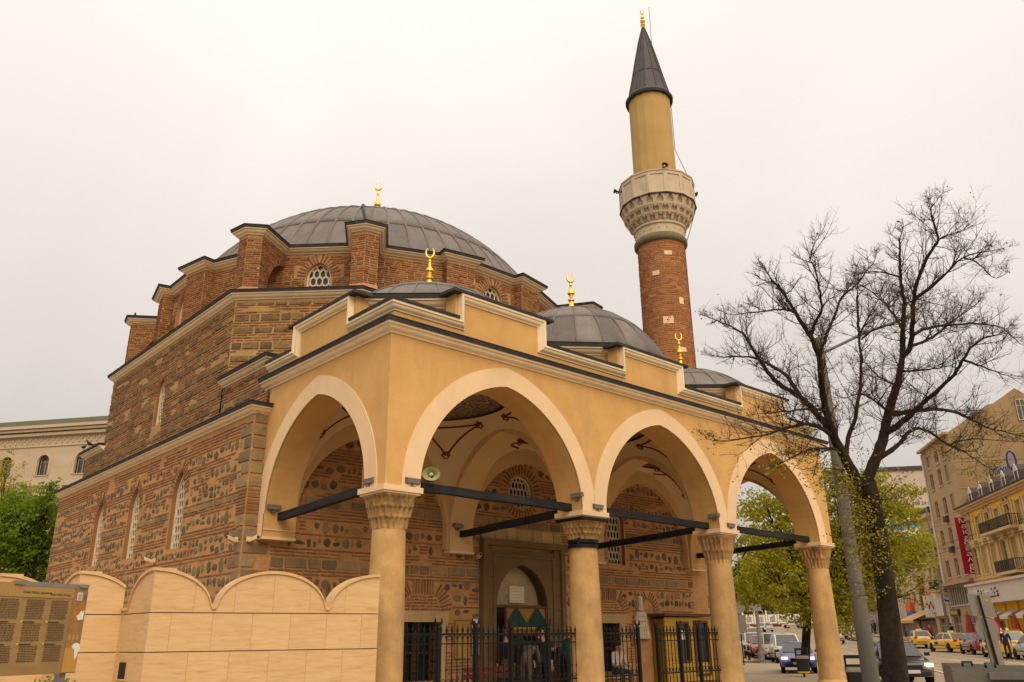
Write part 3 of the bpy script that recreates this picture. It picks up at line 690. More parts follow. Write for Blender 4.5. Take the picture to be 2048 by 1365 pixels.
def dome(cx, cy, Rb, zb, zt, nseg, cuts, fin_h, fk, parent, rib=.03):
    h = zt - zb; Rs = (Rb * Rb + h * h) / (2 * h); zc = zt - Rs; T = math.acos((zb - zc) / Rs)
    base = MB(); base.lathe([((Rs - .03) * math.sin(T * (1 - k / 24)), zc + (Rs - .03) * math.cos(T * (1 - k / 24))) for k in range(24)] + [(.01, zt - .03)], 64, (cx, cy, 0)); 
    d = obj('dome', base, m_lead, parent, smooth=True)
    da = 2 * math.pi / nseg; b = base_of(parent)
    for i in range(len(cuts) - 1):
        t0, t1 = T * (1 - cuts[i]), T * (1 - cuts[i + 1]); nn = 5; vs = []; fs = []
        for k in range(nn + 1):
            t = t0 + (t1 - t0) * k / nn; off = .034 - .03 * k / nn
            for j in range(4):
                a = da * (.03 + .94 * j / 3); rr = Rs + off
                vs.append((rr * math.sin(t) * math.cos(a), rr * math.sin(t) * math.sin(a), zc + rr * math.cos(t)))
        for k in range(nn):
            for j in range(3): fs.append((k * 4 + j, k * 4 + j + 1, k * 4 + j + 5, k * 4 + j + 4))
        vs += [(v[0] * .994, v[1] * .994, v[2] - .03) for v in vs[:4]]; e = (nn + 1) * 4
        fs += [(j, e + j, e + j + 1, j + 1) for j in range(3)]
        me = bpy.data.meshes.new('lead_panel'); me.from_pydata(vs, [], fs); me.materials.append(m_lead); me.polygons.foreach_set('use_smooth', [True] * len(me.polygons))
        for s in range(nseg):
            o = bpy.data.objects.new('lead_panel', me); C.objects.link(o); o.parent = d; o.location = (cx - b.x, cy - b.y, -b.z); o.rotation_euler = (0, 0, da * s)
    rb = MB(); t_top = T * (1 - cuts[-1]) if cuts[-1] < 1 else T * .02
    pts = [((Rs + .02) * math.sin(T + (t_top - T) * k / 12), 0, zc + (Rs + .02) * math.cos(T + (t_top - T) * k / 12)) for k in range(13)]
    rb.tube(pts, rib, 5); me = bpy.data.meshes.new('seam'); me.from_pydata(rb.v, [], rb.f); me.materials.append(m_lead); me.polygons.foreach_set('use_smooth', [True] * len(me.polygons))
    for s in range(nseg):
        o = bpy.data.objects.new('seam', me); C.objects.link(o); o.parent = d; o.location = (cx - b.x, cy - b.y, -b.z); o.rotation_euler = (0, 0, da * s)
    cap = MB(); tt = t_top * 1.06; cap.lathe([((Rs + .035) * math.sin(tt * (1 - k / 5)), zc + (Rs + .035) * math.cos(tt * (1 - k / 5))) for k in range(5)] + [(.01, zt + .035)], 32, (cx, cy, 0)); obj('cap_sheet', cap, m_lead, d, smooth=True)
    if fin_h: finial('finial', parent, (cx, cy, zt), fin_h, fk)
    return d
dome(AX, AY, 7.4, 13.5, 18.25, 64, [0, .24, .48, .70, .9], 2.42, 1.15, mosque, .045)
# down-conductor strap lying on the main dome
# ================================================================ PORCH
LX, PW, ZA, ZC = 17.4, .82, 4.38, 7.49
COLX = [.41, 5.93, 11.47, 16.99]
BAYS = [(.82, 5.52), (6.34, 11.06), (11.88, 16.58)]
YB = 5.1                                                   # front of the wall responds
def bottom_line(spans, a0, a1, z, rise):
    """samples (t, z, is_arch) along the underside of an arcade wall"""
    L = [(a0, z)]
    for s, e in spans:
        c, a = (s + e) / 2, (e - s) / 2
        L += [(x, zz) for x, zz in arch_pts(a, rise, 20, z, c, 1.13)]
    L.append((a1, z)); return L
def arcade(mb, L, F, ztop, th):
    for (a, za), (b, zb) in zip(L, L[1:]):
        if abs(b - a) < 1e-6: continue
        mb.quad(F(a, za, 0), F(b, zb, 0), F(b, ztop, 0), F(a, ztop, 0)); mb.quad(F(a, za, -th), F(b, zb, -th), F(b, ztop, -th), F(a, ztop, -th))
        mb.quad(F(a, za, 0), F(b, zb, 0), F(b, zb, -th), F(a, za, -th))
def archivolt(F, s, e, z, rise, wdt, lo=None, hi=None, d=.022, zfoot=None, cut=None):
    """flat band round the arch, proud of the wall"""
    c, a = (s + e) / 2, (e - s) / 2; I = arch_pts(a, rise, 20, z, c, 1.13); O = arch_pts(a + wdt, rise + wdt * 1.0, 20, z, c, 1.13)
    O = [(min(max(x, lo if lo is not None else -99), hi if hi is not None else 99), zz) for x, zz in O]
    if zfoot is not None:
        I = [(I[0][0], zfoot)] + I; O = [(O[0][0], zfoot)] + O
    m = MB(); n = len(I)
    for k in range(n - 1):
        m.quad(F(*I[k], d), F(*I[k + 1], d), F(*O[k + 1], d), F(*O[k], d)); m.quad(F(*O[k], d), F(*O[k + 1], d), F(*O[k + 1], -.01), F(*O[k], -.01)); m.quad(F(*I[k], d), F(*I[k + 1], d), F(*I[k + 1], -.03), F(*I[k], -.03))
    m.quad(F(*I[0], d), F(*O[0], d), F(*O[0], -.01), F(*I[0], -.01)); m.quad(F(*I[-1], d), F(*O[-1], d), F(*O[-1], -.01), F(*I[-1], -.01))
    return m
F_pf = facemap((0, 0, 0), (1, 0, 0), (0, -1, 0))
F_pl = facemap((0, 0, 0), (0, 1, 0), (-1, 0, 0)); F_pr = facemap((LX, 0, 0), (0, 1, 0), (1, 0, 0))
RISE, SR, S0, S1 = 2.55, 2.42, .70, 5.02
front = MB(); arcade(front, bottom_line(BAYS, 0, LX, ZA, RISE), F_pf, ZC, PW); obj('porch_front_wall', front, m_plaster, mosque, fix=False)
sw = MB()
for F in (F_pl, F_pr):
    sw = MB(); Ls = bottom_line([(S0, S1)], PW - .0, HY0, ZA, SR); Ls[0] = (.0, ZA) if F is F_pl else (.001, ZA)
    Ls = [p for p in Ls]
    arcade(sw, Ls, F, ZC - .002, PW)
    sw.quad(F(S1, 3.86, 0), F(HY0, 3.86, 0), F(HY0, ZA, 0), F(S1, ZA, 0)); sw.quad(F(S1, 3.86, -PW), F(HY0, 3.86, -PW), F(HY0, ZA, -PW), F(S1, ZA, -PW)); sw.quad(F(S1, 3.86, 0), F(S1, 3.86, -PW), F(S1, ZA, -PW), F(S1, ZA, 0)); sw.quad(F(S1, 3.86, 0), F(HY0, 3.86, 0), F(HY0, 3.86, -PW), F(S1, 3.86, -PW)); obj('porch_side_wall', sw, m_plaster, mosque, fix=False)
tr = MB()                                                   # transverse arches and the arches against the hall wall
for xc in COLX[1:3]:
    F = facemap((xc - .41, 0, 0), (0, 1, 0), (-1, 0, 0)); arcade(tr, bottom_line([(S0 + .12, S1)], PW - .01, HY0, ZA, SR)[0:], F, ZC - .3, PW)
    for yy in (S1,): tr.box((xc, (S1 + HY0) / 2, (3.86 + ZA) / 2), (PW, HY0 - S1 - .004, ZA - 3.86))
WR = 2.3
for s, e in BAYS:
    F = facemap((0, YB, 0), (1, 0, 0), (0, -1, 0)); arcade(tr, bottom_line([(s + .06, e - .06)], s - .001, e + .001, ZA, WR), F, ZC - .3, HY0 - YB)
    for x0_, x1_ in ((s - .001, s + .06), (e - .06, e + .001)):
        tr.box(((x0_ + x1_) / 2, (YB + HY0) / 2, (3.9 + ZA) / 2), (x1_ - x0_, HY0 - YB - .004, ZA - 3.9))
obj('porch_inner_arch', tr, m_soffit, mosque, fix=False)
pl = MB()
for xc in COLX:
    w_ = PW + .03 if xc in COLX[1:3] else PW + .03
    pl = MB(); pl.box((xc, (S1 + HY0) / 2 - .02, 3.83), (w_, HY0 - S1 + .04, .06)); pl.box((xc, (S1 + HY0) / 2 - .012, 4.02), (w_ - .012, HY0 - S1 + .022, .02)); obj('respond_foot', pl, m_cream, mosque)
obj('archivolt', archivolt(F_pf, *BAYS[0], ZA, RISE, .44, .35, 5.925), m_cream, mosque, fix=False)
obj('archivolt', archivolt(F_pf, *BAYS[1], ZA, RISE, .44, 5.935, 11.465), m_cream, mosque, fix=False)
obj('archivolt', archivolt(F_pf, *BAYS[2], ZA, RISE, .44, 11.475, 17.03), m_cream, mosque, fix=False)
obj('archivolt', archivolt(F_pl, S0, S1, ZA, SR, .44, .25, 5.28, zfoot=None), m_cream, mosque, fix=False)
rs = MB(); rs.quad(F_pl(S1, 3.86, .022), F_pl(5.28, 3.86, .022), F_pl(5.28, ZA, .022), F_pl(S1, ZA, .022)); rs.quad(F_pl(5.28, 3.86, .022), F_pl(5.28, ZA, .022), F_pl(5.28, ZA, -.01), F_pl(5.28, 3.86, -.01)); obj('archivolt_foot', rs, m_cream, mosque)
# vaults: pendentives, ring and shallow painted dome in each bay
m_vault = mat('vault_plaster', (.76, .58, .35), (.70, .52, .30), scale=1., rough=.9, bump=.05, stain=(.52, .36, .18), stain_amt=.25)
def painted():
    m = bpy.data.materials.new('painted_dome'); m.use_nodes = True; t = m.node_tree; b = t.nodes['Principled BSDF']; n = t.nodes.new; l = t.links.new
    b.inputs['Roughness'].default_value = .85
    tcn = n('ShaderNodeTexCoord'); mp = n('ShaderNodeMapping'); l(tcn.outputs['Object'], mp.inputs[0])
    vo = n('ShaderNodeTexVoronoi'); vo.feature = 'DISTANCE_TO_EDGE'; vo.inputs['Scale'].default_value = 7.; l(mp.outputs[0], vo.inputs['Vector'])
    wv = n('ShaderNodeTexVoronoi'); wv.inputs['Scale'].default_value = 12.; l(mp.outputs[0], wv.inputs['Vector'])
    r1 = n('ShaderNodeValToRGB'); e = r1.color_ramp.elements; e[0].position = .05; e[0].color = (.58, .36, .13, 1); e[1].position = .09; e[1].color = (.10, .10, .15, 1)
    l(vo.outputs['Distance'], r1.inputs[0])
    r2 = n('ShaderNodeValToRGB'); e = r2.color_ramp.elements; e[0].position = .16; e[0].color = (1, 1, 1, 1); e[1].position = .2; e[1].color = (0, 0, 0, 1); l(wv.outputs['Distance'], r2.inputs[0])
    mx_ = n('ShaderNodeMixRGB'); mx_.inputs[2].default_value = (.46, .17, .06, 1); l(r2.outputs[0], mx_.inputs[0]); l(r1.outputs[0], mx_.inputs[1]); l(mx_.outputs[0], b.inputs['Base Color'])
    return m
m_painted = painted()
VC = [((s + e) / 2, (PW + YB) / 2) for s, e in BAYS]; VR = 2.0; VK = 1.155
for bi, (s, e) in enumerate(BAYS):
    cx, cy = VC[bi]; a, b2 = (e - s) / 2, (YB - PW) / 2; Rs = math.hypot(a, b2) * 1.0; z0 = 4.4
    v = MB(); nA = 64; rings = []
    for k in range(9):
        ring = []
        for j in range(nA):
            t = 2 * math.pi * j / nA; ct, st = math.cos(t), math.sin(t); rm = min(a / max(1e-6, abs(ct)), b2 / max(1e-6, abs(st)))
            r_ = VR + (rm - VR) * (1 - k / 8); ring.append((cx + r_ * ct, cy + r_ * st, z0 + math.sqrt(max(.0, Rs * Rs - min(r_, Rs) ** 2)) * VK))
        rings.append(ring)
    v.loft(rings, True, False, False); zr = z0 + math.sqrt(Rs * Rs - VR * VR) * VK
    vo = obj('vault', v, m_vault, mosque, smooth=True)
    k_ = MB(); k_.lathe([(VR + .02, zr - .02), (VR - .02, zr - .025), (VR - .025, zr + .02), (VR + .02, zr + .025)], 64, (cx, cy, 0), cap=False); obj('ring_moulding', k_, m_lead_dark, vo)
    zt_ = 9.75 if bi != 1 else 10.5
    d2 = MB(); d2.lathe([(VR * math.cos(R(t)), zr + .03 + (zt_ - zr) * math.sin(R(t))) for t in range(0, 90, 8)] + [(.02, zt_)], 48, (cx, cy, 0)); obj('painted_dome', d2, m_painted, vo, smooth=True)
    # red painted outlines on the four pendentives
    def onv(x, y, d=.012):
        r_ = math.hypot(x - cx, y - cy); return (x, y, z0 + math.sqrt(max(.01, Rs * Rs - r_ * r_)) * VK - d)
    for sx in (-1, 1):
        for sy in (-1, 1):
            tip = (cx + sx * a * .80, cy + sy * b2 * .80); n_ = 14
            e1 = (cx + sx * a * .22, cy + sy * b2 * .97); e2 = (cx + sx * a * .97, cy + sy * b2 * .22)
            ang1, ang2 = math.atan2(e1[1] - cy, e1[0] - cx), math.atan2(e2[1] - cy, e2[0] - cx)
            li = MB()
            def ln(p, q): return [onv(p[0] + (q[0] - p[0]) * k / n_, p[1] + (q[1] - p[1]) * k / n_) for k in range(n_ + 1)]
            q1 = (cx + math.cos(ang1) * (VR + .17), cy + math.sin(ang1) * (VR + .17)); q2 = (cx + math.cos(ang2) * (VR + .17), cy + math.sin(ang2) * (VR + .17))
            # follow the arch edge a little inside it: points at constant inset from the bay sides
            edge1 = [onv(cx + sx * a * (.25 + .58 * k / n_), cy + sy * b2 * (.90 - .06 * k / n_)) for k in range(n_ + 1)]
            edge2 = [onv(cx + sx * a * (.90 - .06 * k / n_), cy + sy * b2 * (.25 + .58 * k / n_)) for k in range(n_ + 1)]
            da_ = (ang2 - ang1 + math.pi) % (2 * math.pi) - math.pi
            arc = [onv(cx + math.cos(ang1 + da_ * k / n_) * (VR + .16), cy + math.sin(ang1 + da_ * k / n_) * (VR + .16)) for k in range(n_ + 1)]
            for P in (edge1, edge2, arc): li.tube(P, .028, 4)
            for P in (edge1[0], edge2[0], edge1[-1]):
                q = Vector(P); nrm = (Vector((cx, cy, z0)) - q).normalized(); ux = nrm.orthogonal().normalized(); uy = nrm.cross(ux)
                L2 = [q + (ux * math.cos(t * math.pi / 6) + uy * math.sin(t * math.pi / 6)) * (.12 if t % 2 else .075) for t in range(13)]
                li.tube(L2, .028, 4)
            obj('painted_outline', li, m_red_paint, vo)
# roof slab, cornice, parapet
pr = MB(); pr.box((LX / 2, 2.9, 8.0), (LX - 1.1, 4.7, .1)); obj('lead_roof', pr, m_lead_dark, mosque)
cornice(mosque, [(0, HY0 + .25), (0, 0), (LX, 0), (LX, HY0)], 7.76, name='porch_cornice', k=.82)
AYF, AXL = .16, .16                                         # parapet set back from the cornice
ATL, ATH = 8.31, 8.96
def parapet_line(spans, a0, a1):
    L = [(a0, ATL)]
    for s, e in spans: L += [(s, ATL), (s, ATH), (e, ATH), (e, ATL)]
    return L + [(a1, ATL)]
def parapet(F, L, nv, m0, m1, nm):
    m = MB()
    for (a, za), (b, zb) in zip(L, L[1:]):
        if abs(a - b) > 1e-6: m.quad(F(a, 7.7, 0), F(b, 7.7, 0), F(b, zb - .05, 0), F(a, za - .05, 0)); m.quad(F(a, 7.7, -.35), F(b, 7.7, -.35), F(b, zb - .05, -.35), F(a, za - .05, -.35))
        else:
            m.quad(F(a, 7.7, 0), F(a, 7.7, -.35), F(a, max(za, zb) - .05, -.35), F(a, max(za, zb) - .05, 0))
    o = obj(nm, m, m_plaster, mosque, fix=False)
    P = [F(a, z, 0) for a, z in L]
    mp = [(0, .25), (.03, .25), (.04, .22), (.085, .20), (.115, .165), (.12, .14), (.15, .125), (.155, .075), (0, .075)]
    lp = [(-.36, .055), (.175, .07), (.185, .01), (.18, .0), (-.36, -.02)]
    rev = Vector(P[1]) - Vector(P[0]); flip = rev.cross(Vector(nv)).z > 0
    if flip: mp = [(o_, -d) for o_, d in mp]; lp = [(o_, -d) for o_, d in lp]
    a = MB(); sweep_v(a, P, nv, mp, m0, m1); obj('moulding', a, m_white, o, smooth=30)
    for k in range(len(L) - 1):
        if abs(L[k][0] - L[k + 1][0]) < 1e-6: continue
        hi_ = L[k][1] > ATL + .1; e0 = .17 if hi_ else 0
        q0, q1 = F(L[k][0] - e0, L[k][1], 0), F(L[k + 1][0] + e0, L[k + 1][1], 0)
        b = MB(); sweep_v(b, [q0, q1], nv, lp, m0 if k == 0 else 0, m1 if k == len(L) - 2 else 0); obj('lead_edge', b, m_lead_dark, o)
    return o
PF = [(1.78, 4.56), (7.30, 10.08), (12.84, 15.62)]
parapet(facemap((0, AYF, 0), (1, 0, 0), (0, -1, 0)), parapet_line(PF, AXL, LX - AXL), (0, -1, 0), 1, 1, 'porch_parapet')
parapet(facemap((AXL, 0, 0), (0, 1, 0), (-1, 0, 0)), parapet_line([(1.72, 4.45)], AYF, HY0 + .45), (-1, 0, 0), 1, 0, 'porch_parapet')
parapet(facemap((LX - AXL, 0, 0), (0, 1, 0), (1, 0, 0)), parapet_line([(1.72, 4.45)], AYF, HY0), (1, 0, 0), 1, 0, 'porch_parapet')
for bi, (Rb, zb, zt, h, fk) in enumerate(((2.62, 8.98, 10.25, 1.36, .92), (2.85, 9.05, 11.1, 1.42, .92), (2.62, 8.98, 10.3, 1.55, .92))):
    cx = (BAYS[bi][0] + BAYS[bi][1]) / 2; cy = 3.08
    o8 = [(cx + (Rb + .12) / math.cos(R(22.5)) * math.cos(R(22.5 + 45 * k)), cy + (Rb + .12) / math.cos(R(22.5)) * math.sin(R(22.5 + 45 * k))) for k in range(8)]
    o8 = [(x, max(y, .53)) for x, y in o8]
    b = MB(); b.loft([[(x, y, 7.9) for x, y in o8], [(x, y, zb) for x, y in o8]]); obj('dome_base', b, m_plaster, mosque)
    cornice(mosque, o8, zb + .03, True, 'dome_cornice', .9, .2)
    dome(cx, cy, Rb, zb, zt, 24, [0, .36, .72, .93], h, fk, mosque, .028)

# ---- columns with stalactite capitals
def capital(cx, cy, zb, zt, r0, hw_, plain=False):
    """round at the shaft, square under the abacus, in scalloped tiers"""
    m = MB(); n = 160; rings = []
    tiers = 3 if not plain else 2; H = zt - zb
    def ring(z, f, scal, nlobe, ph):
        out = []
        for j in range(n):
            t = 2 * math.pi * j / n; c, s = math.cos(t), math.sin(t); sqr = hw_ / max(abs(c), abs(s)); sqr = min(sqr, hw_ * 1.3)
            r_ = r0 + (sqr - r0) * f; r_ *= 1 - scal * (abs(math.cos(nlobe * t / 2 + ph)) ** .6)
            out.append((cx + r_ * c, cy + r_ * s, z))
        return out
    rings.append(ring(zb - .0, 0, 0, 16, 0)); rings.append(ring(zb + .05 * H, .0, .0, 16, 0))
    for k in range(tiers):
        z0 = zb + H * (.06 + .86 * k / tiers); z1 = zb + H * (.06 + .86 * (k + 1) / tiers); f0, f1 = (k + .12) / tiers * .85, (k + 1) / tiers * .85
        ph = 0 if k % 2 else math.pi / 2; nl = 20
        rings.append(ring(z0, f0 + .12, .13, nl, ph)); rings.append(ring(z0 + (z1 - z0) * .3, f0 + .16, .17, nl, ph)); rings.append(ring(z0 + (z1 - z0) * .72, f1 + .0, .13, nl, ph)); rings.append(ring(z0 + (z1 - z0) * .9, f1 + .08, .03, nl, ph)); rings.append(ring(z0 + (z1 - z0) * .99, f1 + .09, .0, nl, ph))
    rings.append(ring(zt - .03, .9, 0, 16, 0)); rings.append(ring(zt, .92, 0, 16, 0))
    return m.loft(rings)
def column(i):
    cx, cy = COLX[i], .41
    sh_ = MB(); n = 28; prof = [(.36, .3), (.365, .9), (.36, 1.6), (.35, 2.4), (.335, 3.1), (.325, 3.56)]
    if i: prof = [(.40, .25), (.40, .42), (.375, .46)] + [(r_ * 1.03, z) for r_, z in prof[1:-1]] + [(.33, 3.56)]
    sh_.lathe(prof, n, (cx, cy, 0)); col = obj('column', sh_, m_column, mosque, smooth=35)
    bs = MB(); bs.lathe([(.48, .06), (.48, .12), (.44, .16), (.46, .21), (.42, .26), (.38, .31)], 24, (cx, cy, 0)); bs.box((cx, cy, .01), (1.0, 1.0, .16)); obj('base', bs, m_column, col, smooth=35)
    zb = 3.56 if i != 2 else 3.42
    obj('capital', capital(cx, cy, zb if i != 1 else 3.72, 4.27 if i != 1 else 4.2, .325, .42, i >= 2), m_capital, col)
    ab = MB(); ab.box((cx, cy, 4.325), (.93, .93, .11)); ab.box((cx, cy, 4.255), (.86, .86, .05)); obj('abacus', ab, m_cream, col)
    if i == 1:
        for z in (3.60, 3.71 - .0):
            b = MB(); b.lathe([(.335, z - .045), (.365, z - .045), (.365, z + .035), (.335, z + .035)], 28, (cx, cy, 0)); obj('iron_band', b, m_iron, col, smooth=40)
        b = MB(); b.box((cx, cy, 4.205), (.9, .9, .07)); obj('iron_band', b, m_iron, col)
        b = MB(); b.box((cx - .33, cy - .17, 3.66), (.05, .06, .22), R(28)); obj('clamp', b, m_iron, col)
    if i:
        for z in (1.15, 2.05, 2.9):
            jn = MB(); r_ = .385 - (z - .5) * .018; jn.lathe([(r_ * .9, z - .008), (r_, z - .008), (r_, z + .006), (r_ * .9, z + .006)], 28, (cx, cy, 0)); obj('joint', jn, m_capital, col)
    return col
for i in range(4): column(i)
# ---- black tie beams
def beam(a, b, sz=(.15, .17)):
    a, b = Vector(a), Vector(b); d = b - a; m = MB(); n = 8; L = d.length; d.normalize(); x = d.cross(Vector((0, 0, 1))); z = Vector((0, 0, 1))
    rings = []
    for k in range(n + 1):
        p = a + d * L * k / n + z * g.uniform(-.01, .01); rings.append([p + x * sx * sz[0] / 2 + z * sy * sz[1] / 2 for sx, sy in ((-1, -1), (1, -1), (1, 1), (-1, 1))])
    m.loft(rings); return obj('tie_beam', m, m_beam, mosque)
ZB = 4.50
beam((.82, .41, ZB), (5.72, .41, ZB - .02)); beam((6.30, .41, ZB), (11.24, .41, ZB - .02)); beam((11.84, .41, ZB), (16.75, .41, ZB - .02))
beam((.41, .80, ZB), (.41, 5.2, 4.33)); beam((5.93, .80, ZB - .02), (5.93, 5.2, 4.32)); beam((11.47, .80, ZB - .02), (11.47, 5.2, 4.32)); beam((16.99, .80, ZB - .02), (16.99, 5.2, 4.33))
# ---- portal
po = MB()
def slab(mb, x0, x1, z0, z1, y, th): mb.box(((x0 + x1) / 2, y + th / 2, (z0 + z1) / 2), (x1 - x0, th, z1 - z0))
F_por = facemap((XP0, HY0 - .10, 0), (1, 0, 0), (0, -1, 0)); por_op = [(u + HX0 - XP0, a, b) for u, a, b in portal_op]
wall_panel(po, F_por, 0, XP1 - XP0, .3, 4.02, [por_op], .45)
po.quad(F_por(0, .3, 0), F_por(0, 4.02, 0), F_por(0, 4.02, -.2), F_por(0, .3, -.2)); po.quad(F_por(0, 4.02, 0), F_por(XP1 - XP0, 4.02, 0), F_por(XP1 - XP0, 4.02, -.2), F_por(0, 4.02, -.2))
m_portal = mat('portal_stone', (.205, .128, .06), (.135, .085, .04), scale=1.5, rough=.92, bump=.4, bscale=20, stain=(.12, .085, .05), stain_amt=.6, stain_scale=(1.2, 1.2, .6))
portal = obj('portal', po, m_portal, mosque, fix=False)
fr = MB(); slab(fr, XP0 - .12, XP0 + .06, .3, 4.30, HY0 - .2, .2); slab(fr, XP1 - .06, XP1 + .12, .3, 4.30, HY0 - .2, .2); slab(fr, XP0 + .062, XP1 - .062, 4.12, 4.30, HY0 - .2, .2); slab(fr, XP0 + .3, XP0 + .38, .3, 3.9, HY0 - .14, .05); slab(fr, XP1 - .38, XP1 - .3, .3, 3.9, HY0 - .14, .05); slab(fr, XP0 + .382, XP1 - .382, 3.82, 3.9, HY0 - .14, .05); obj('frame', fr, m_portal, portal)
blk = MB(); gg = random.Random(9)
for zz in (4.36,):
    x = XP0 - .1
    while x < XP1:
        l = gg.uniform(.35, .7); blk_ = MB(); slab(blk_, x, min(x + l - .02, XP1 + .1), 4.32, 4.66, HY0 - .09, .1); obj('stone_block', blk_, m_sand, portal); x += l
cz = .6
while cz < 3.7:                                             # joints between the blocks of the portal face
    for s in (0, 1):
        jb = MB(); slab(jb, XP0 + .065 if not s else XP1 - .295, XP0 + .295 if not s else XP1 - .065, cz, cz + .42, HY0 - .125, .03); obj('stone_block', jb, m_portal, portal)
    cz += .44
ty = MB(); ty.add([F_por(u, v, -.42) for u, v in op_outline(por_op)], [tuple(range(len(op_outline(por_op))))]); obj('tympanum', ty, mat('tympanum_stone', (.50, .40, .25), (.40, .31, .19), scale=2.5, rough=.85, stain=(.22, .18, .12), stain_amt=.6, stain_scale=(1, 1, 1.5)), portal)
dz = MB(); slab(dz, 7.62, 9.32, .3, 2.42, HY0 + .24, .06); obj('door_leaf', dz, mat('dark_door', (.035, .024, .016), (.025, .018, .012), scale=3, rough=.6), portal)
ln_ = MB(); slab(ln_, 7.5, 9.44, 2.42, 2.5, HY0 + .16, .12); obj('lintel', ln_, m_portal, portal)
pq = MB(); slab(pq, 8.2, 8.78, 2.56, 3.03, HY0 + .255, .05); plq = obj('inscription_plaque', pq, mat('white_marble', (.78, .66, .48), (.72, .60, .42), scale=5, rough=.5), portal)
ptx = MB(); gg = random.Random(2)
for r_ in range(5):
    x = 8.26
    while x < 8.70:
        l = gg.uniform(.03, .1); slab(ptx, x, min(x + l, 8.72), 2.955 - r_ * .085, 2.968 - r_ * .085, HY0 + .252, .006); x += l + .02
obj('carved_lines', ptx, mat('carved_gold', (.55, .36, .14), rough=.6), plq)
# ---- low windows with stone surrounds and iron grilles
m_wood = mat('brown_wood', (.13, .055, .022), (.09, .036, .014), scale=4, rough=.6, bump=.2)
for x0_, x1_ in ((4.22, 5.42), (11.7, 12.75)):
    s_o = MB(); slab(s_o, x0_ - .28, x1_ + .28, 2.0, 2.28, HY0 - .05, .09); slab(s_o, x0_ - .24, x0_, .5, 1.998, HY0 - .05, .09); slab(s_o, x1_, x1_ + .24, .5, 1.998, HY0 - .05, .09); slab(s_o, x0_ - .3, x1_ + .3, .35, .5, HY0 - .1, .14)
    win = obj('window', s_o, m_sand, mosque)
    p_ = MB(); slab(p_, x0_, x1_, .5, 2.0, HY0 + .4, .03); obj('pane', p_, m_glass_dark, win)
    wd = MB(); xm = (x0_ + x1_) / 2
    for xa in (x0_ + .03, xm - .04, xm + .04, x1_ - .03): slab(wd, xa - .035, xa + .035, .5, 2.0, HY0 + .3, .06)
    slab(wd, x0_, x1_, 1.2, 1.27, HY0 + .295, .06); obj('casement', wd, m_wood, win)
    k = x0_ + .1
    while k < x1_:
        b = MB(); b.tube([(k, HY0 + .02, .5), (k, HY0 + .02, 2.0)], .014, 6); obj('grille_bar', b, m_iron, win); k += .13
    for z in (.75, 1.02, 1.29, 1.56, 1.83):
        b = MB(); b.tube([(x0_, HY0 + .02, z), (x1_, HY0 + .02, z)], .016, 6); obj('grille_bar', b, m_iron, win)
fl = MB(); fl.box((LX / 2, 2.5, -.04), (LX + .5, 5.6, .2)); obj('porch_floor', fl, mat('pale_flagstone', (.55, .43, .28), (.47, .36, .23), scale=1.5, rough=.7), mosque)
# buttress of squared stone at the foot of the minaret
sb = MB(); sb.box((18.3, 6.3, 3.6), (2.9, 3.0, 7.2)); min_base = sb
# ================================================================ MINARET
MX, MY = 18.3, 6.5
minaret = thing('minaret', 'tall brick minaret with pale stone balcony, ochre upper shaft and dark pointed cap', 'minaret', (MX, MY, 0))
m_balcony = mat('balcony_stone', (.60, .48, .34), (.50, .395, .275), scale=3, rough=.85, bump=.2, stain=(.30, .23, .15), stain_amt=.45, stain_scale=(2, 2, .8))
mb0 = MB(); mb0.box((MX, MY, 3.7), (2.2, 2.2, 7.4)); mbase = obj('base', mb0, m_mortar2, minaret)
gm = random.Random(21)
for F, w_ in ((facemap((MX - 1.1, MY - 1.1, 0), (1, 0, 0), (0, -1, 0)), 2.2), (facemap((MX - 1.1, MY + 1.1, 0), (0, -1, 0), (-1, 0, 0)), 2.2)):
    z = .1
    while z < 7.2:
        u = 0
        while u < w_ - .05:
            l = gm.uniform(.3, .75); l = l if u + l < w_ - .2 else w_ - u
            b = MB(); O = F(u + l / 2, z + .2, .0); nd = Vector(F(0, 0, 1)) - Vector(F(0, 0, 0)); ud = Vector(F(1, 0, 0)) - Vector(F(0, 0, 0))
            c = Vector(O) + nd * gm.uniform(.0, .02); b.box(c, (l - .02 if abs(ud.x) > .5 else .08, l - .02 if abs(ud.y) > .5 else .08, .39)); obj('stone_block', b, m_sand, mbase); u += l
        z += .41
sh = MB(); sh.lathe([(1.1, 7.4), (1.08, 8.4), (1.03, 9.2), (1.03, 17.8)], 48, (MX, MY, 0)); shaft = obj('shaft', sh, m_mortar2, minaret, smooth=40)
ps = []
def Fm(u, v, d):
    a = u / 1.03; return (MX + (1.03 + d) * math.cos(a), MY + (1.03 + d) * math.sin(a), v)
courses(Fm, 2 * math.pi * 1.03, [('B', .082)], None, gm, ps, 9.3, 17.78)
m_brick_min = mat('brick_minaret', (.3, .12, .05), scale=18, rough=.92, bump=.5, bscale=60, tint=[(.30, .085, .03), (.38, .125, .045), (.24, .075, .03), (.43, .17, .065), (.33, .10, .04)])
place_pieces(shaft, ps, {'brick': m_brick_min})
for a, z, w_, h in ((-128, 17.1, .32, .2), (-160, 16.2, .3, .2), (-104, 14.9, .22, .3), (-140, 14.0, .42, .32), (-150, 11.9, .3, .2), (-110, 12.7, .26, .2), (-125, 10.7, .3, .22)):
    b = MB(); a = R(a); t = w_ / 2; rr = []
    for r_ in (1.0, 1.062): rr.append([(MX + r_ * math.cos(a + s * t / 1.03), MY + r_ * math.sin(a + s * t / 1.03), z + k * h / 2) for s, k in ((-1, -1), (1, -1), (1, 1), (-1, 1))])
    b.loft(rr); obj('pale_block', b, m_cream, shaft)
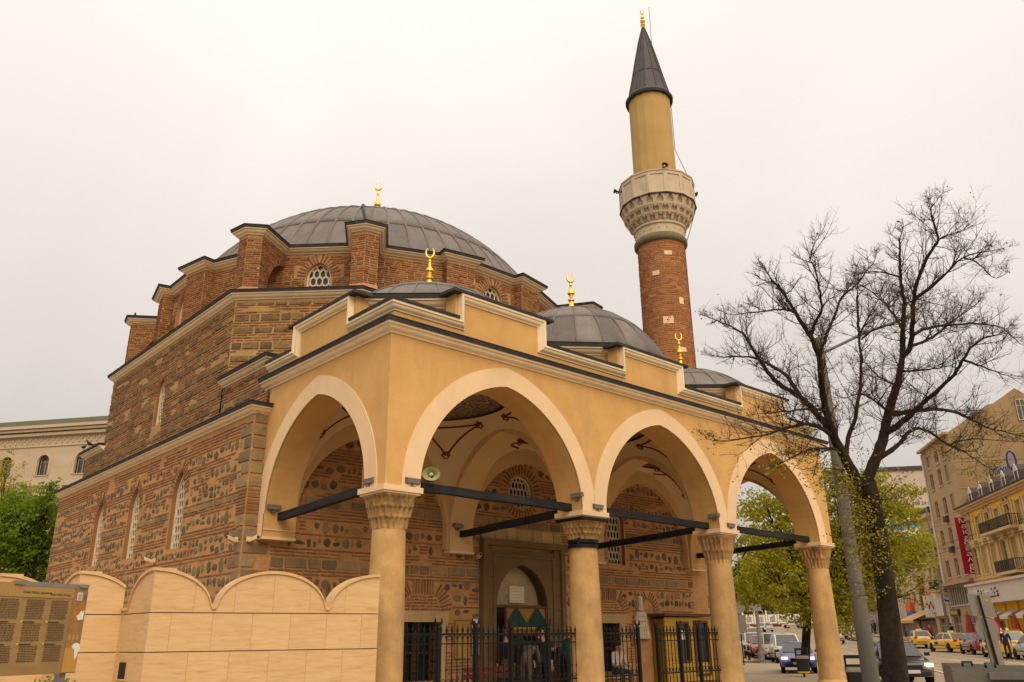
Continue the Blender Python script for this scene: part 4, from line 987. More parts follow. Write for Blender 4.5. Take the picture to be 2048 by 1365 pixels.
rg = MB(); rg.lathe([(1.03, 17.74), (1.12, 17.78), (1.17, 17.84), (1.17, 18.02), (1.12, 18.08), (1.05, 18.12)], 40, (MX, MY, 0)); obj('ring', rg, mat('mossy_stone', (.20, .17, .09), (.13, .115, .065), scale=6, rough=.95, bump=.4), minaret, smooth=40)
bd = MB(); bd.lathe([(1.06, 18.1), (1.08, 18.12), (1.10, 18.5), (1.17, 18.54), (1.17, 18.62), (1.1, 18.64), (1.1, 19.7)], 40, (MX, MY, 0)); obj('band', bd, m_balcony, minaret, smooth=40)
for k in range(20):
    a = 2 * math.pi * k / 20; b = MB(); b.box((MX + 1.1 * math.cos(a), MY + 1.1 * math.sin(a), 18.33), (.05, .05, .05), a); obj('dentil', b, m_balcony, minaret)
# stalactite corbels, three tiers of pointed niches
def corbel_mesh(r0, r1, z0, z1, da):
    """one niche: a tapering bracket with a pointed drop at its foot"""
    m = MB(); hw0, hw1 = r0 * da * .22, r1 * da * .47; H = z1 - z0
    m.loft([[(r0 - .02, -hw0 * .3, z0 - .05), (r0 + .05, -hw0 * .3, z0 - .05), (r0 + .05, hw0 * .3, z0 - .05), (r0 - .02, hw0 * .3, z0 - .05)],
            [(r0 - .02, -hw0, z0 + .05), (r0 + .10, -hw0, z0 + .05), (r0 + .10, hw0, z0 + .05), (r0 - .02, hw0, z0 + .05)],
            [(r0, -hw0 * .9, z0 + .5 * H), (r0 + .1 + (r1 - r0) * .35, -hw0 * .8, z0 + .5 * H), (r0 + .1 + (r1 - r0) * .35, hw0 * .8, z0 + .5 * H), (r0, hw0 * .9, z0 + .5 * H)],
            [(r0, -hw1, z1 - .06), (r1 + .07, -hw1 * .9, z1 - .06), (r1 + .07, hw1 * .9, z1 - .06), (r0, hw1, z1 - .06)],
            [(r0, -hw1 * 1.05, z1), (r1 + .08, -hw1, z1), (r1 + .08, hw1, z1), (r0, hw1 * 1.05, z1)]])
    return m
for ti, (r0, r1, z0, z1, n) in enumerate(((1.13, 1.30, 18.70, 19.0, 22), (1.28, 1.48, 18.88, 19.32, 22), (1.45, 1.58, 19.2, 19.72, 22))):
    da = 2 * math.pi / n; m = corbel_mesh(r0, r1, z0, z1, da); me = bpy.data.meshes.new('corbel'); me.from_pydata(m.v, [], m.f); me.materials.append(m_balcony)
    for k in range(n):
        o = bpy.data.objects.new('corbel', me); C.objects.link(o); o.parent = minaret; o.rotation_euler = (0, 0, da * (k + .5 * (ti % 2)))
    bk = MB(); bk.lathe([(r0 - .02, z0), (r0, z0 + .02), (r1 - .03, z1 - .03), (r1 - .03, z1)], 40, (MX, MY, 0)); obj('corbel_core', bk, m_balcony, minaret, smooth=True)
NB = 14; ap = 1.66
for k in range(NB):                                         # parapet slabs with sunk panels
    a = 2 * math.pi * (k + .5) / NB; hw_ = ap * math.tan(math.pi / NB); nv = Vector((math.cos(a), math.sin(a), 0)); tv = Vector((-nv.y, nv.x, 0)); c = Vector((MX, MY, 0)) + nv * ap
    b = MB(); P = lambda u, z, d: tuple(c + tv * u + Vector((0, 0, z)) + nv * d)
    oq = [(-hw_, 19.7), (hw_, 19.7), (hw_, 20.82), (-hw_, 20.82)]; iq = [(-hw_ + .09, 19.84), (hw_ - .09, 19.84), (hw_ - .09, 20.66), (-hw_ + .09, 20.66)]
    A = [P(u, z, 0) for u, z in oq]; I = [P(u, z, 0) for u, z in iq]; J = [P(u * .96, z, -.035) for u, z in iq]; Bk = [P(u * .93, z, -.14) for u, z in oq]
    for q in range(4):
        j = (q + 1) % 4; b.quad(A[q], A[j], I[j], I[q]); b.quad(I[q], I[j], J[j], J[q]); b.quad(A[q], A[j], Bk[j], Bk[q])
    b.quad(*J); b.quad(*Bk); obj('parapet_panel', b, m_balcony, minaret)
ln2 = MB(); rr_ = lambda r_, z: [(MX + r_ / math.cos(math.pi / NB) * math.cos(2 * math.pi * k / NB), MY + r_ / math.cos(math.pi / NB) * math.sin(2 * math.pi * k / NB), z) for k in range(NB)]
ln2.loft([rr_(1.5, 19.66), rr_(1.69, 19.66), rr_(1.69, 19.72), rr_(1.5, 19.72)]); obj('balcony_floor', ln2, m_lead_dark, minaret)
ln3 = MB(); ln3.loft([rr_(1.5, 20.81), rr_(1.69, 20.81), rr_(1.69, 20.87), rr_(1.5, 20.87), rr_(1.5, 20.81)], True, False, False); obj('coping', ln3, m_balcony, minaret)
us = MB(); us.lathe([(.98, 19.7), (.98, 25.6)], 16, (MX, MY, 0)); obj('upper_shaft', us, mat('olive_plaster', (.50, .325, .12), (.43, .275, .10), scale=1.3, rough=.9, bump=.2, stain=(.36, .22, .08), stain_amt=.4), minaret)
cp = MB(); cp.lathe([(.95, 25.5), (1.06, 25.48), (1.1, 25.58), (.97, 25.85), (.80, 26.6), (.55, 27.85), (.28, 29.1), (.06, 29.95)], 12, (MX, MY, 0)); m_cone = mat('charcoal_lead', (.075, .066, .064), (.05, .044, .044), scale=3, rough=.6, spec=.35, rvar=.1); cone = obj('cone', cp, m_cone, minaret)
rm_ = MB(); rm_.lathe([(1.0, 25.46), (1.11, 25.46), (1.13, 25.58), (1.06, 25.64)], 24, (MX, MY, 0)); obj('eave', rm_, m_lead_dark, cone)
for k in range(12):
    a = 2 * math.pi * k / 12; b = MB(); b.tube([(MX + r_ * math.cos(a), MY + r_ * math.sin(a), z) for r_, z in ((.99, 25.85), (.82, 26.6), (.57, 27.85), (.30, 29.1), (.07, 29.95))], .022, 5); obj('seam', b, m_cone, cone)
b = MB(); b.lathe([(.735, 26.98), (.75, 26.98), (.73, 27.04)], 12, (MX, MY, 0)); obj('seam', b, m_cone, cone)
f = MB(); f.lathe([(.0, 29.85), (.06, 29.9), (.05, 30.0), (.12, 30.08), (.13, 30.14), (.05, 30.22), (.13, 30.32), (.13, 30.38), (.04, 30.46), (.10, 30.55), (.09, 30.62), (.03, 30.68), (.02, 30.8)], 14, (MX, MY, 0)); fn = obj('finial', f, m_gold, minaret, smooth=50)
cr = MB(); vd = Vector((_r2.x, _r2.y, 0)).normalized(); P = []; W = []
for i in range(13):
    t = R(110) + R(320) * i / 12; P.append(Vector((MX, MY, 30.93)) + vd * .07 * math.cos(t) + Vector((0, 0, .15 * math.sin(t)))); W.append(.028 * (.3 + math.sin(math.pi * i / 12)))
cr.tube(P, W, 5); obj('crescent', cr, m_gold, fn)
rod = MB(); rod.tube([(MX + .3, MY - .2, 28.2), (MX + .32, MY - .22, 31.3)], .012, 4); obj('lightning_rod', rod, m_iron, minaret)
wr = MB(); wr.tube([Vector((MX, MY, 0)) + Vector((_r2.x, _r2.y, 0)).normalized() * x + Vector((0, 0, z)) for x, z in ((1.08, 9.5), (1.07, 17.8), (1.7, 19.7), (1.72, 20.85), (1.03, 22.9), (1.03, 25.7), (.34, 28.4))], .014, 4); obj('down_conductor', wr, m_iron, minaret)

# small horn speakers on the minaret and porch
def horn(loc, d, label, k=1., col=None):
    h = local_thing('horn_speaker', label, 'loudspeaker', loc, 0, 'horn loudspeakers'); d = Vector(d).normalized(); q = d.to_track_quat('X', 'Z')
    m = MB(); n = 20; rings = []
    for x, r_ in ((-.22, .05), (-.10, .055), (-.05, .04), (.0, .05), (.07, .09), (.13, .15), (.16, .185)):
        rings.append([q @ Vector((x, r_ * 1.25 * math.cos(2 * math.pi * j / n) * k, r_ * .95 * math.sin(2 * math.pi * j / n) * k)) for j in range(n)])
    for x, r_ in ((.155, .175), (.125, .14), (.06, .08), (.0, .045)): rings.append([q @ Vector((x, r_ * 1.25 * math.cos(2 * math.pi * j / n) * k, r_ * .95 * math.sin(2 * math.pi * j / n) * k)) for j in range(n)])
    m.loft(rings); obj('bell', m, col or mat('speaker_grey', (.45, .42, .22), (.4, .37, .2), rough=.5), h, smooth=50, local=True)
    t = MB(); t.lathe([(.0, 0), (.045, .0), (.045, .05), (.0, .06)], 12); t.v = [tuple(q @ Vector((v[2] + .03, v[0], v[1]))) for v in t.v]; obj('driver_cap', t, mat('speaker_pale', (.6, .56, .42), rough=.5), h, local=True)
    b = MB(); b.box((-.03, 0, -.16 * k), (.04, .2 * k, .03)); b.box((-.03, .09 * k, -.1 * k), (.03, .02, .14 * k)); b.box((-.03, -.09 * k, -.1 * k), (.03, .02, .14 * k)); obj('bracket', b, m_iron, h, local=True)
    return h
dk = mat('speaker_dark', (.05, .05, .045), rough=.5)
horn((1.35, .34, 4.76), (-.75, -1, -.05), 'cream horn loudspeaker on the black beam beside the near corner column', .8)
horn((MX - 1.02, MY - 1.25, 21.0), (-.6, -1, 0), 'dark horn loudspeaker on the balcony rail in front of the minaret shaft', .7, dk)
horn((MX - 1.6, MY + .95, 20.5), (-1, .55, 0), 'small horn loudspeaker on the left side of the minaret balcony', .6, dk)
horn((MX + 1.45, MY - 1.0, 20.7), (1, -.5, 0), 'small horn loudspeaker on the right side of the minaret balcony', .6, dk)

# ================================================================ FLOODLIGHTS AND CAMERAS
m_flood = mat('flood_grey', (.16, .14, .13), (.12, .105, .1), rough=.5)
def flood(loc, rz, label):
    h = local_thing('floodlight', label, 'floodlight', loc, rz, 'floodlights on the porch')
    a = MB(); a.box((0, 0, .12), (.34, .09, .1), rx=R(25)); obj('housing', a, m_flood, h, local=True)
    l = MB(); l.box((0, -.047, .10), (.30, .012, .07), rx=R(25)); obj('lens', l, mat('flood_lens', (.3, .27, .24), rough=.2), h, local=True)
    b = MB(); b.box((0, .01, .04), (.05, .04, .08)); b.box((0, .01, .005), (.12, .07, .015)); obj('bracket', b, m_flood, h, local=True)
fl_spots = [((.62, -.03, 4.385), 0, 'grey floodlight on the near corner capital, facing the street side'), ((-.03, .52, 4.385), R(-90), 'grey floodlight on the near corner capital, facing the left side'), ((5.52 - .04, .12, 4.62), R(-90), 'grey floodlight at the left of the banded column, above the beam end'), ((6.02, -.03, 4.385), 0, 'grey floodlight on the front of the banded column capital'),
            ((11.06 - .04, .12, 4.62), R(-90), 'grey floodlight at the left of the third column, above the beam end'), ((11.56, -.03, 4.385), 0, 'grey floodlight on the front of the third column capital'), ((.2, 4.96, 4.42), 0, 'grey floodlight at the beam end beside the left side wall'), ((5.75, 4.96, 4.42), 0, 'grey floodlight on the inner respond left of the doorway'), ((11.3, 4.96, 4.42), 0, 'grey floodlight on the inner respond right of the doorway')]
for s in fl_spots: flood(*s)
def cctv(loc, rz, label, tilt=-15):
    h = local_thing('security_camera', label, 'camera', loc, rz, 'security cameras')
    a = MB(); a.box((0, -.16, 0), (.085, .26, .08), rx=R(-tilt * -1)); obj('housing', a, m_cream, h, local=True)
    l = MB(); l.lathe([(0, 0), (.034, 0), (.034, .02), (0, .02)], 12); l.v = [(v[0], -.285 - v[2], v[1] + .03) for v in l.v]; obj('lens', l, m_glass_dark, h, local=True)
    b = MB(); b.box((0, .0, 0), (.11, .05, .11)); obj('mount', b, m_cream, h, local=True)
cctv((HX0 - .03, HY0 + .22, 3.8), R(-75), 'white security camera on the brick corner, pointing along the side wall'); cctv((HX0 + .14, HY0 - .04, 3.8), R(20), 'white security camera on the brick corner, pointing into the porch')
cctv((HX0 - .05, 10.7, 3.7), R(-90), 'small security camera below the nearest tall side window'); cctv((6.72, HY0 - .05, 3.78), R(-25), 'white security camera on the wall beside the stone portal')
# ================================================================ FENCE, KIOSK AND OTHER THINGS IN THE PORCH
FZ = .06
def fence(x0, x1, y, posts, label, crescents=True, rz=0):
    t = thing('iron_fence', label, 'fence', ((x0 + x1) / 2, y, FZ), 0, 'black iron fences between the columns')
    for z, h in ((1.66, .035), (1.48, .022), (.72, .03), (.40, .03), (.30, .022)):
        b = MB(); b.box(((x0 + x1) / 2, y, z), (x1 - x0, .03, h)); obj('rail', b, m_iron, t)
    for p in posts:
        b = MB(); b.box((p, y, (FZ + 1.76) / 2), (.075, .075, 1.76 - FZ)); b.lathe([(.05, 1.76), (.055, 1.79), (.03, 1.82), (.035, 1.84), (.0, 1.86)], 10, (p, y, 0)); po = obj('post', b, m_iron, t)
        if crescents:
            c = MB(); P = [(p + .085 * math.sin(R(a)), y, 1.92 - .085 * math.cos(R(a))) for a in range(-125, 126, 25)]; c.tube(P, [.006 + .026 * math.cos(R(a * .7)) for a in range(-125, 126, 25)], 6); obj('crescent', c, m_iron, po)
    n = int((x1 - x0) / .135); bm_ = MB()
    bar = MB(); bar.tube([(0, 0, FZ + .04), (0, 0, 1.70)], .012, 6); bar.lathe([(.0, 1.68), (.018, 1.69), (.028, 1.73), (.012, 1.79), (0, 1.86)], 6); bar.lathe([(.012, .98), (.026, 1.0), (.012, 1.02)], 6)
    rings_ = MB()
    me = bpy.data.meshes.new('bar'); me.from_pydata(bar.v, [], bar.f); me.materials.append(m_iron)
    arcm = MB(); arcm.tube([(.0675 * math.sin(R(a)), 0, 1.50 + .14 * math.cos(R(a))) for a in range(-90, 91, 30)], .008, 4); arcm.tube([(.0675 * math.sin(R(a)), 0, .56 - .14 * math.cos(R(a))) for a in range(-90, 91, 30)], .008, 4); arcm.tube([(.045 * math.sin(R(a)), 0, .79 + .045 * math.cos(R(a))) for a in range(0, 361, 45)], .007, 4)
    m2 = bpy.data.meshes.new('arch_ornament'); m2.from_pydata(arcm.v, [], arcm.f); m2.materials.append(m_iron)
    for k in range(n + 1):
        x = x0 + (x1 - x0) * k / n - (x0 + x1) / 2
        if min([abs(x + (x0 + x1) / 2 - p) for p in posts] + [9]) < .05: continue
        o = bpy.data.objects.new('bar', me); C.objects.link(o); o.parent = t; o.location = (x, 0, -FZ)
        o = bpy.data.objects.new('arch_ornament', m2); C.objects.link(o); o.parent = t; o.location = (x + .0675, 0, -FZ)
    return t
fence(.78, 5.56, .41, [1.67, 2.62, 3.6, 4.68], 'long black iron fence with crescent posts between near and banded columns')
fence(6.30, 7.78, .41, [7.76], 'short black iron fence right of the banded column, ending at a crescent post')
fence(8.5, 11.12, .41, [8.5, 9.41, 10.22], 'black iron gate and fence in front of the yellow kiosk')

kio = thing('kiosk', 'yellow wooden kiosk with brown roof edge against the porch wall', 'kiosk', (15.7, 4.6, FZ))
m_yel = mat('yellow_boards', (.50, .31, .035), (.42, .25, .03), scale=3, rough=.6, bump=.1, stain=(.3, .18, .05), stain_amt=.4)
KX0, KX1, KY = 14.35, 17.0, 4.72
for k in range(14):                                         # horizontal boards
    z = FZ + .1 + k * .145
    for a, b in (((KX0, 15.0), (15.62, 15.95), (16.72, KX1)) if 4 <= k <= 12 else ((KX0, KX1),)) if k < 13 else ((KX0, KX1),):
        q = MB(); q.box(((a + b) / 2, KY, z + .07), (b - a - .004, .05, .138)); obj('board', q, m_yel, kio)
q = MB(); q.box(((KX0 + KX1) / 2, KY + .3, FZ + 1.05), (KX1 - KX0 - .06, .5, 2.05)); obj('body', q, mat('kiosk_inside', (.30, .18, .03), rough=.8), kio)
q = MB(); q.box(((KX0 + KX1) / 2, KY + .22, FZ + 2.2), (KX1 - KX0 + .25, .75, .09)); obj('roof', q, m_wood, kio)
for a, b, z0_, z1_, nm in ((15.0, 15.62, .78, 2.02, 'window'), (15.95, 16.72, .34, 2.05, 'door')):
    q = MB()
    for s in (a, b): q.box((s, KY - .03, (z0_ + z1_) / 2), (.08, .05, z1_ - z0_))
    for s in (z0_, z1_): q.box(((a + b) / 2, KY - .032, s), (b - a, .05, .08))
    w_ = obj(nm, q, m_wood, kio)
    q = MB(); q.box(((a + b) / 2, KY + .02, (z0_ + z1_) / 2), (b - a - .06, .012, z1_ - z0_ - .06)); obj('pane', q, m_glass_dark, w_)
q = MB(); q.box((15.3, KY - .01, 1.62), (.26, .01, .3)); tag(obj('paper_notice', q, mat('paper', (.7, .66, .55), rough=.8)), 'white paper notice on the kiosk window', 'notice')

# carved stone niche on the wall, a stack of narrowing slabs
ni = thing('stone_niche', 'pale stepped stone ornament tapering upward on the brick porch wall', 'ornament', (13.75, 5.2, 1.5))
m_pale = mat('pale_marble', (.66, .55, .40), (.58, .47, .33), scale=4, rough=.7, bump=.1, stain=(.38, .31, .22), stain_amt=.3)
for k, (w_, z0_, z1_) in enumerate(((.80, 1.52, 1.86), (.66, 1.86, 2.06), (.58, 2.06, 2.22), (.48, 2.22, 2.36), (.22, 2.40, 2.56), (.18, 2.56, 2.86))):
    q = MB(); q.loft([[(13.75 - w_ / 2, 5.27, z0_), (13.75 + w_ / 2, 5.27, z0_), (13.75 + w_ / 2, 5.14, z0_), (13.75 - w_ / 2, 5.14, z0_)], [(13.75 - w_ / 2 * .88, 5.27, z1_), (13.75 + w_ / 2 * .88, 5.27, z1_), (13.75 + w_ / 2 * .88, 5.17, z1_), (13.75 - w_ / 2 * .88, 5.17, z1_)]]); tier = obj('tier', q, m_pale, ni)
    for s in range(max(1, int(w_ / .14))):
        n_ = max(1, int(w_ / .14)); x = 13.75 - w_ * .38 + w_ * .76 * (s + .5) / n_; q = MB(); q.box((x, 5.15, (z0_ + z1_) / 2), (w_ * .7 / n_, .05, (z1_ - z0_) * .72), taper=.8); obj('cell', q, m_pale, tier)

# door hanging: painted board with a green cloth draped in two peaks
dh = thing('door_hanging', 'brown wooden door board with green cloth draped in two peaks', 'curtain', (8.45, 5.0, FZ))
m_board = mat('ochre_board', (.34, .16, .035), (.28, .12, .03), scale=2, rough=.7)
m_green = mat('green_cloth', (.012, .06, .045), (.008, .04, .032), scale=3, rough=.75, bump=.2, bscale=12)
q = MB(); q.box((8.42, 5.12, 2.02), (1.6, .04, .78)); obj('board', q, m_board, dh)
for a, b, cx_, cz_ in ((1.66, .05, 8.42, 2.42), (1.66, .05, 8.42, 1.66)): q = MB(); q.box((cx_, 5.09, cz_), (a, .06, b)); obj('batten', q, m_wood, dh)
for x in (7.62, 9.22): q = MB(); q.box((x, 5.09, 2.04), (.05, .06, .74)); obj('batten', q, m_wood, dh)
def drape(x0, x1, zb, ztop, y, amp, nm, par, mt, n=48):
    q = MB(); rows = 8; V = []
    for r_ in range(rows + 1):
        for k in range(n + 1):
            x = x0 + (x1 - x0) * k / n; zt = ztop(x); V.append((x, y - amp * (math.sin(x * 34) * .5 + math.sin(x * 61 + 1) * .3) * (1 - .4 * r_ / rows), zb + (zt - zb) * r_ / rows))
    q.v = V; q.f = [(r_ * (n + 1) + k, r_ * (n + 1) + k + 1, (r_ + 1) * (n + 1) + k + 1, (r_ + 1) * (n + 1) + k) for r_ in range(rows) for k in range(n)]
    return obj(nm, q, mt, par, smooth=True)
drape(7.7, 9.14, 1.86, lambda x: 1.9 + .42 * max(0, 1 - abs(x - 8.02) / .36) ** .8 + .42 * max(0, 1 - abs(x - 8.84) / .36) ** .8 + .1, 5.06, .03, 'drape', dh, m_green)
drape(7.7, 9.3, 1.38, lambda x: 1.5 + .2 * max(0, 1 - abs(x - 8.0) / .25) + .2 * max(0, 1 - abs(x - 8.9) / .25), 4.95, .05, 'drape', dh, m_green)
q = MB()
for k in range(22):
    x = 7.66 + 1.54 * k / 21; q.add([(x - .035, 5.03, 1.84), (x + .035, 5.03, 1.84), (x, 5.03, 1.77)], [(0, 1, 2)])
q.box((8.43, 5.04, 1.855), (1.58, .02, .03)); obj('fringe', q, mat('gold_fringe', (.45, .28, .06), rough=.7), dh)
for x in (8.05, 8.82): q = MB(); q.tube([(x, 5.0, 1.3), (x + .02, 5.02, 1.8)], .02, 6); obj('pole', q, m_board, dh)
# notices left of the door
q = MB(); q.box((6.18, 5.25, 1.55), (.5, .03, .95)); tag(obj('notice_board', q, mat('tan_board', (.40, .24, .06), (.36, .2, .05), rough=.7)), 'plain tan notice board on the wall left of the doorway', 'board')
ban = thing('dress_code_sign', 'narrow white sign with dark figure and red symbols beside the doorway', 'sign', (6.62, 5.22, 1.2))
q = MB(); q.box((6.62, 5.22, 1.62), (.24, .02, .92)); obj('panel', q, mat('white_sign', (.72, .68, .62), rough=.6), ban)
m_blk = mat('black_print', (.02, .02, .022), rough=.7); m_redp = mat('red_print', (.5, .03, .04), rough=.7)
q = MB(); q.add([(6.56 + .12 * math.cos(R(a)) * .5, 5.207, 1.95 + .1 * math.sin(R(a)) * .9) for a in range(0, 360, 20)], [tuple(range(18))]); q.add([(6.53, 5.207, 1.72), (6.72, 5.207, 1.72), (6.69, 5.207, 1.9), (6.6, 5.207, 1.97)], [(0, 1, 2, 3)]); obj('figure', q, m_blk, ban)
for z in (1.55, 1.36):
    q = MB(); q.tube([(6.62 + .075 * math.cos(R(a)), 5.206, z + .075 * math.sin(R(a))) for a in range(0, 361, 30)], .012, 4); q.tube([(6.57, 5.206, z + .05), (6.67, 5.206, z - .05)], .01, 4); obj('symbol', q, m_redp, ban)
# rack of green robes and a small table with cloths
rk = thing('robe_rack', 'rack of long green robes right of the doorway', 'clothes rack', (9.85, 4.6, FZ))
q = MB(); q.tube([(9.55, 4.6, FZ), (9.55, 4.6, 1.55), (10.15, 4.6, 1.55), (10.15, 4.6, FZ)], .018, 6); obj('frame', q, m_iron, rk)
m_robe = mat('emerald_cloth', (.0, .12, .055), (.0, .075, .035), scale=4, rough=.7, bump=.2, bscale=10)
for k in range(5):
    x = 9.6 + k * .12; q = MB(); rings = []
    for z, w_, d_ in ((1.56, .03, .03), (1.48, .10, .16), (1.2, .13, .2), (.8, .15, .24), (.4, .18, .28)): rings.append([(x + w_ * math.cos(a * math.pi / 5) * (1 + .2 * math.sin(a * 3 + k)), 4.6 + d_ * math.sin(a * math.pi / 5), z) for a in range(10)])
    q.loft(rings); obj('robe', q, m_robe, rk, smooth=60)
# bench
be = thing('bench', 'dark red wooden bench behind the iron fence', 'bench', (5.9, 3.6, FZ))
m_rw = mat('red_wood', (.14, .03, .02), (.10, .022, .015), scale=4, rough=.6)
for k in range(3): q = MB(); q.box((5.9, 3.4 + k * .13, FZ + .46), (1.7, .11, .035)); obj('seat_slat', q, m_rw, be)
for k in range(2): q = MB(); q.box((5.9, 3.78, FZ + .62 + k * .16), (1.7, .03, .12)); obj('back_slat', q, m_rw, be)
for x in (5.2, 6.6):
    q = MB(); q.box((x, 3.55, FZ + .22), (.05, .4, .44)); q.box((x, 3.8, FZ + .5), (.05, .04, .6)); obj('leg', q, m_iron, be)

# ================================================================ TRAVERTINE WALL
def travertine():
    m = bpy.data.materials.new('travertine'); m.use_nodes = True; t = m.node_tree; b = t.nodes['Principled BSDF']; n = t.nodes.new; l = t.links.new
    b.inputs['Roughness'].default_value = .6
    tcn = n('ShaderNodeTexCoord'); oi = n('ShaderNodeObjectInfo'); mu = n('ShaderNodeMath'); mu.operation = 'MULTIPLY'; mu.inputs[1].default_value = 53; l(oi.outputs['Random'], mu.inputs[0])
    ad = n('ShaderNodeVectorMath'); l(tcn.outputs['Object'], ad.inputs[0]); l(mu.outputs[0], ad.inputs[1])
    mp = n('ShaderNodeMapping'); mp.inputs['Scale'].default_value = (1.7, 1.7, 15); mp.inputs['Rotation'].default_value = (0, R(1.5), 0); l(ad.outputs[0], mp.inputs[0])
    nz = n('ShaderNodeTexNoise'); nz.inputs['Scale'].default_value = 1.5; nz.inputs['Detail'].default_value = 9; nz.inputs['Roughness'].default_value = .62; nz.inputs['Distortion'].default_value = .5; l(mp.outputs[0], nz.inputs['Vector'])
    r1 = n('ShaderNodeValToRGB'); e = r1.color_ramp.elements; e[0].position = .28; e[0].color = (.46, .275, .115, 1); e[1].position = .62; e[1].color = (.64, .415, .20, 1); x = e.new(.42); x.color = (.58, .36, .16, 1); l(nz.outputs[0], r1.inputs[0])
    hv = n('ShaderNodeHueSaturation'); mr = n('ShaderNodeMapRange'); mr.inputs[3].default_value = .97; mr.inputs[4].default_value = 1.03; l(oi.outputs['Random'], mr.inputs[0]); l(mr.outputs[0], hv.inputs['Value']); l(r1.outputs[0], hv.inputs['Color']); l(hv.outputs[0], b.inputs['Base Color'])
    bp = n('ShaderNodeBump'); bp.inputs['Strength'].default_value = .15; bp.inputs['Distance'].default_value = .01; l(nz.outputs[0], bp.inputs['Height']); l(bp.outputs[0], b.inputs['Normal'])
    return m
m_travertine = travertine()
m_groove = mat('dark_joint', (.22, .14, .07), rough=.9)
TW = [(-.36, -.52), (-4.03, .13), (-4.06, 1.29), (-4.74, 1.41), (-4.77, 2.5), (-5.6, 2.65), (-5.63, 3.8), (-7.2, 4.08)]
tw_t = thing('travertine_wall', 'zigzag travertine garden wall with scalloped top in front of the mosque', 'wall', (-2.5, 0, 0))
PER, ZV, ZTOP = 1.865, 2.06, 2.62
def scal(s):                                                # height of the top at distance s from a peak
    d = abs((s + PER / 2) % PER - PER / 2)
    return ZV + (ZTOP - ZV) * math.sqrt(max(0, 1 - (d / (PER / 2 - .05)) ** 2)) if d < PER / 2 - .05 else ZV
gt = random.Random(5); TH = .30
for i in range(len(TW) - 1):
    a, b = Vector((*TW[i], 0)), Vector((*TW[i + 1], 0)); U = b - a; L = U.length; U.normalize(); Nn = Vector((-U.y, U.x, 0))   # travelling left; outside faces the street
    if Nn.dot(CAM - (a + b) / 2) < 0: Nn = -Nn
    ph = lambda s, i=i, L=L: scal(s) if i == 0 else (scal(s) if s < PER / 2 else ZV) if i % 2 else (scal(L - s) if L - s < PER / 2 else ZV)
    P = lambda s, z, d: tuple(a + U * s + Nn * d + Vector((0, 0, z)))
    core = MB(); core.add([P(0, 0, -.03), P(L, 0, -.03), P(L, 2.0, -.03), P(0, 2.0, -.03), P(0, 0, -TH), P(L, 0, -TH), P(L, 2.0, -TH), P(0, 2.0, -TH)], [(0, 1, 2, 3), (4, 5, 6, 7), (0, 1, 5, 4), (3, 2, 6, 7), (0, 3, 7, 4), (1, 2, 6, 5)]); obj('core', core, m_groove, tw_t)
    rows = [(-.3, .31), (.325, .865), (.88, 1.42), (1.435, 1.985)]
    for ri, (z0_, z1_) in enumerate(rows):
        s = 0; off = .31 if ri % 2 else 0
        while s < L - .01:
            l = (.62 if s else .62 - off) if L > 1 else L; l = l if s + l < L - .15 else L - s
            q = MB(); q.loft([[P(s + .0016, z0_, 0), P(s + l - .0016, z0_, 0), P(s + l - .0016, z1_, 0), P(s + .0016, z1_, 0)], [P(s + .0016, z0_, -.05), P(s + l - .0016, z0_, -.05), P(s + l - .0016, z1_, -.05), P(s + .0016, z1_, -.05)]]); obj('slab', q, m_travertine, tw_t); s += l
    # scalloped slabs with coping
    s = 0
    while s < L - .01:
        l = .62 if s + .62 < L - .15 else L - s; n_ = 10; top = [(s + l * k / n_, ph(s + l * k / n_)) for k in range(n_ + 1)]
        ol = [(s + .0016, 2.0)] + [(min(max(u, s + .0016), s + l - .0016), z) for u, z in top][::1] + [(s + l - .0016, 2.0)]
        q = MB(); q.loft([[P(u, z, 0) for u, z in ol], [P(u, z, -TH) for u, z in ol]]); obj('scallop_slab', q, m_travertine, tw_t); s += l
    cp_ = MB(); n_ = int(L / .06); rings = []
    for k in range(n_ + 1):
        u = L * k / n_; z = ph(u); rings.append([P(u, z - .012, .03), P(u, z + .035, .03), P(u, z + .035, -TH - .03), P(u, z - .012, -TH - .03)])
    cp_.loft(rings); obj('coping', cp_, m_travertine, tw_t, smooth=30)
a = Vector((*TW[1], 0)); b = Vector((*TW[2], 0)); U = (b - a).normalized(); Nn = Vector((-1, 0, 0)); c = a + U * .80
q = MB(); q.box(c + Vector((-.004, 0, 1.16)), (.02, .26, .24)); obj('vent_opening', q, mat('vent_dark', (.03, .02, .015), rough=.9), tw_t)
q = MB(); q.box(c + Vector((-.02, 0, 1.03)), (.06, .3, .02)); obj('vent_sill', q, m_travertine, tw_t)

# ================================================================ INFORMATION BOARD
bd_ = thing('information_board', 'weathered tan information board with torn poster by the travertine wall', 'information board', (-6.5, -3.75, 0))
Bp = Vector((-5.98, -3.46, 0)); Bq = Vector((-7.15, -3.98, 0)); U = (Bq - Bp).normalized(); Nn = Vector((U.y, -U.x, 0)); Nn = Nn if Nn.dot(CAM - Bp) > 0 else -Nn; BL = (Bq - Bp).length
P = lambda s, z, d: tuple(Bp + U * s + Nn * d + Vector((0, 0, z)))
def plate(s0, s1, z0_, z1_, d, th=.004):
    q = MB(); q.loft([[P(s0, z0_, d), P(s1, z0_, d), P(s1, z1_, d), P(s0, z1_, d)], [P(s0, z0_, d + th), P(s1, z0_, d + th), P(s1, z1_, d + th), P(s0, z1_, d + th)]]); return q
m_ib = mat('board_print', (.30, .185, .065), (.24, .14, .05), scale=2.5, rough=.35, spec=.5, stain=(.42, .28, .10), stain_amt=.7, stain_scale=(2, 2, 4))
obj('panel', plate(0, BL, 1.28, 2.13, 0, .03), m_ib, bd_)
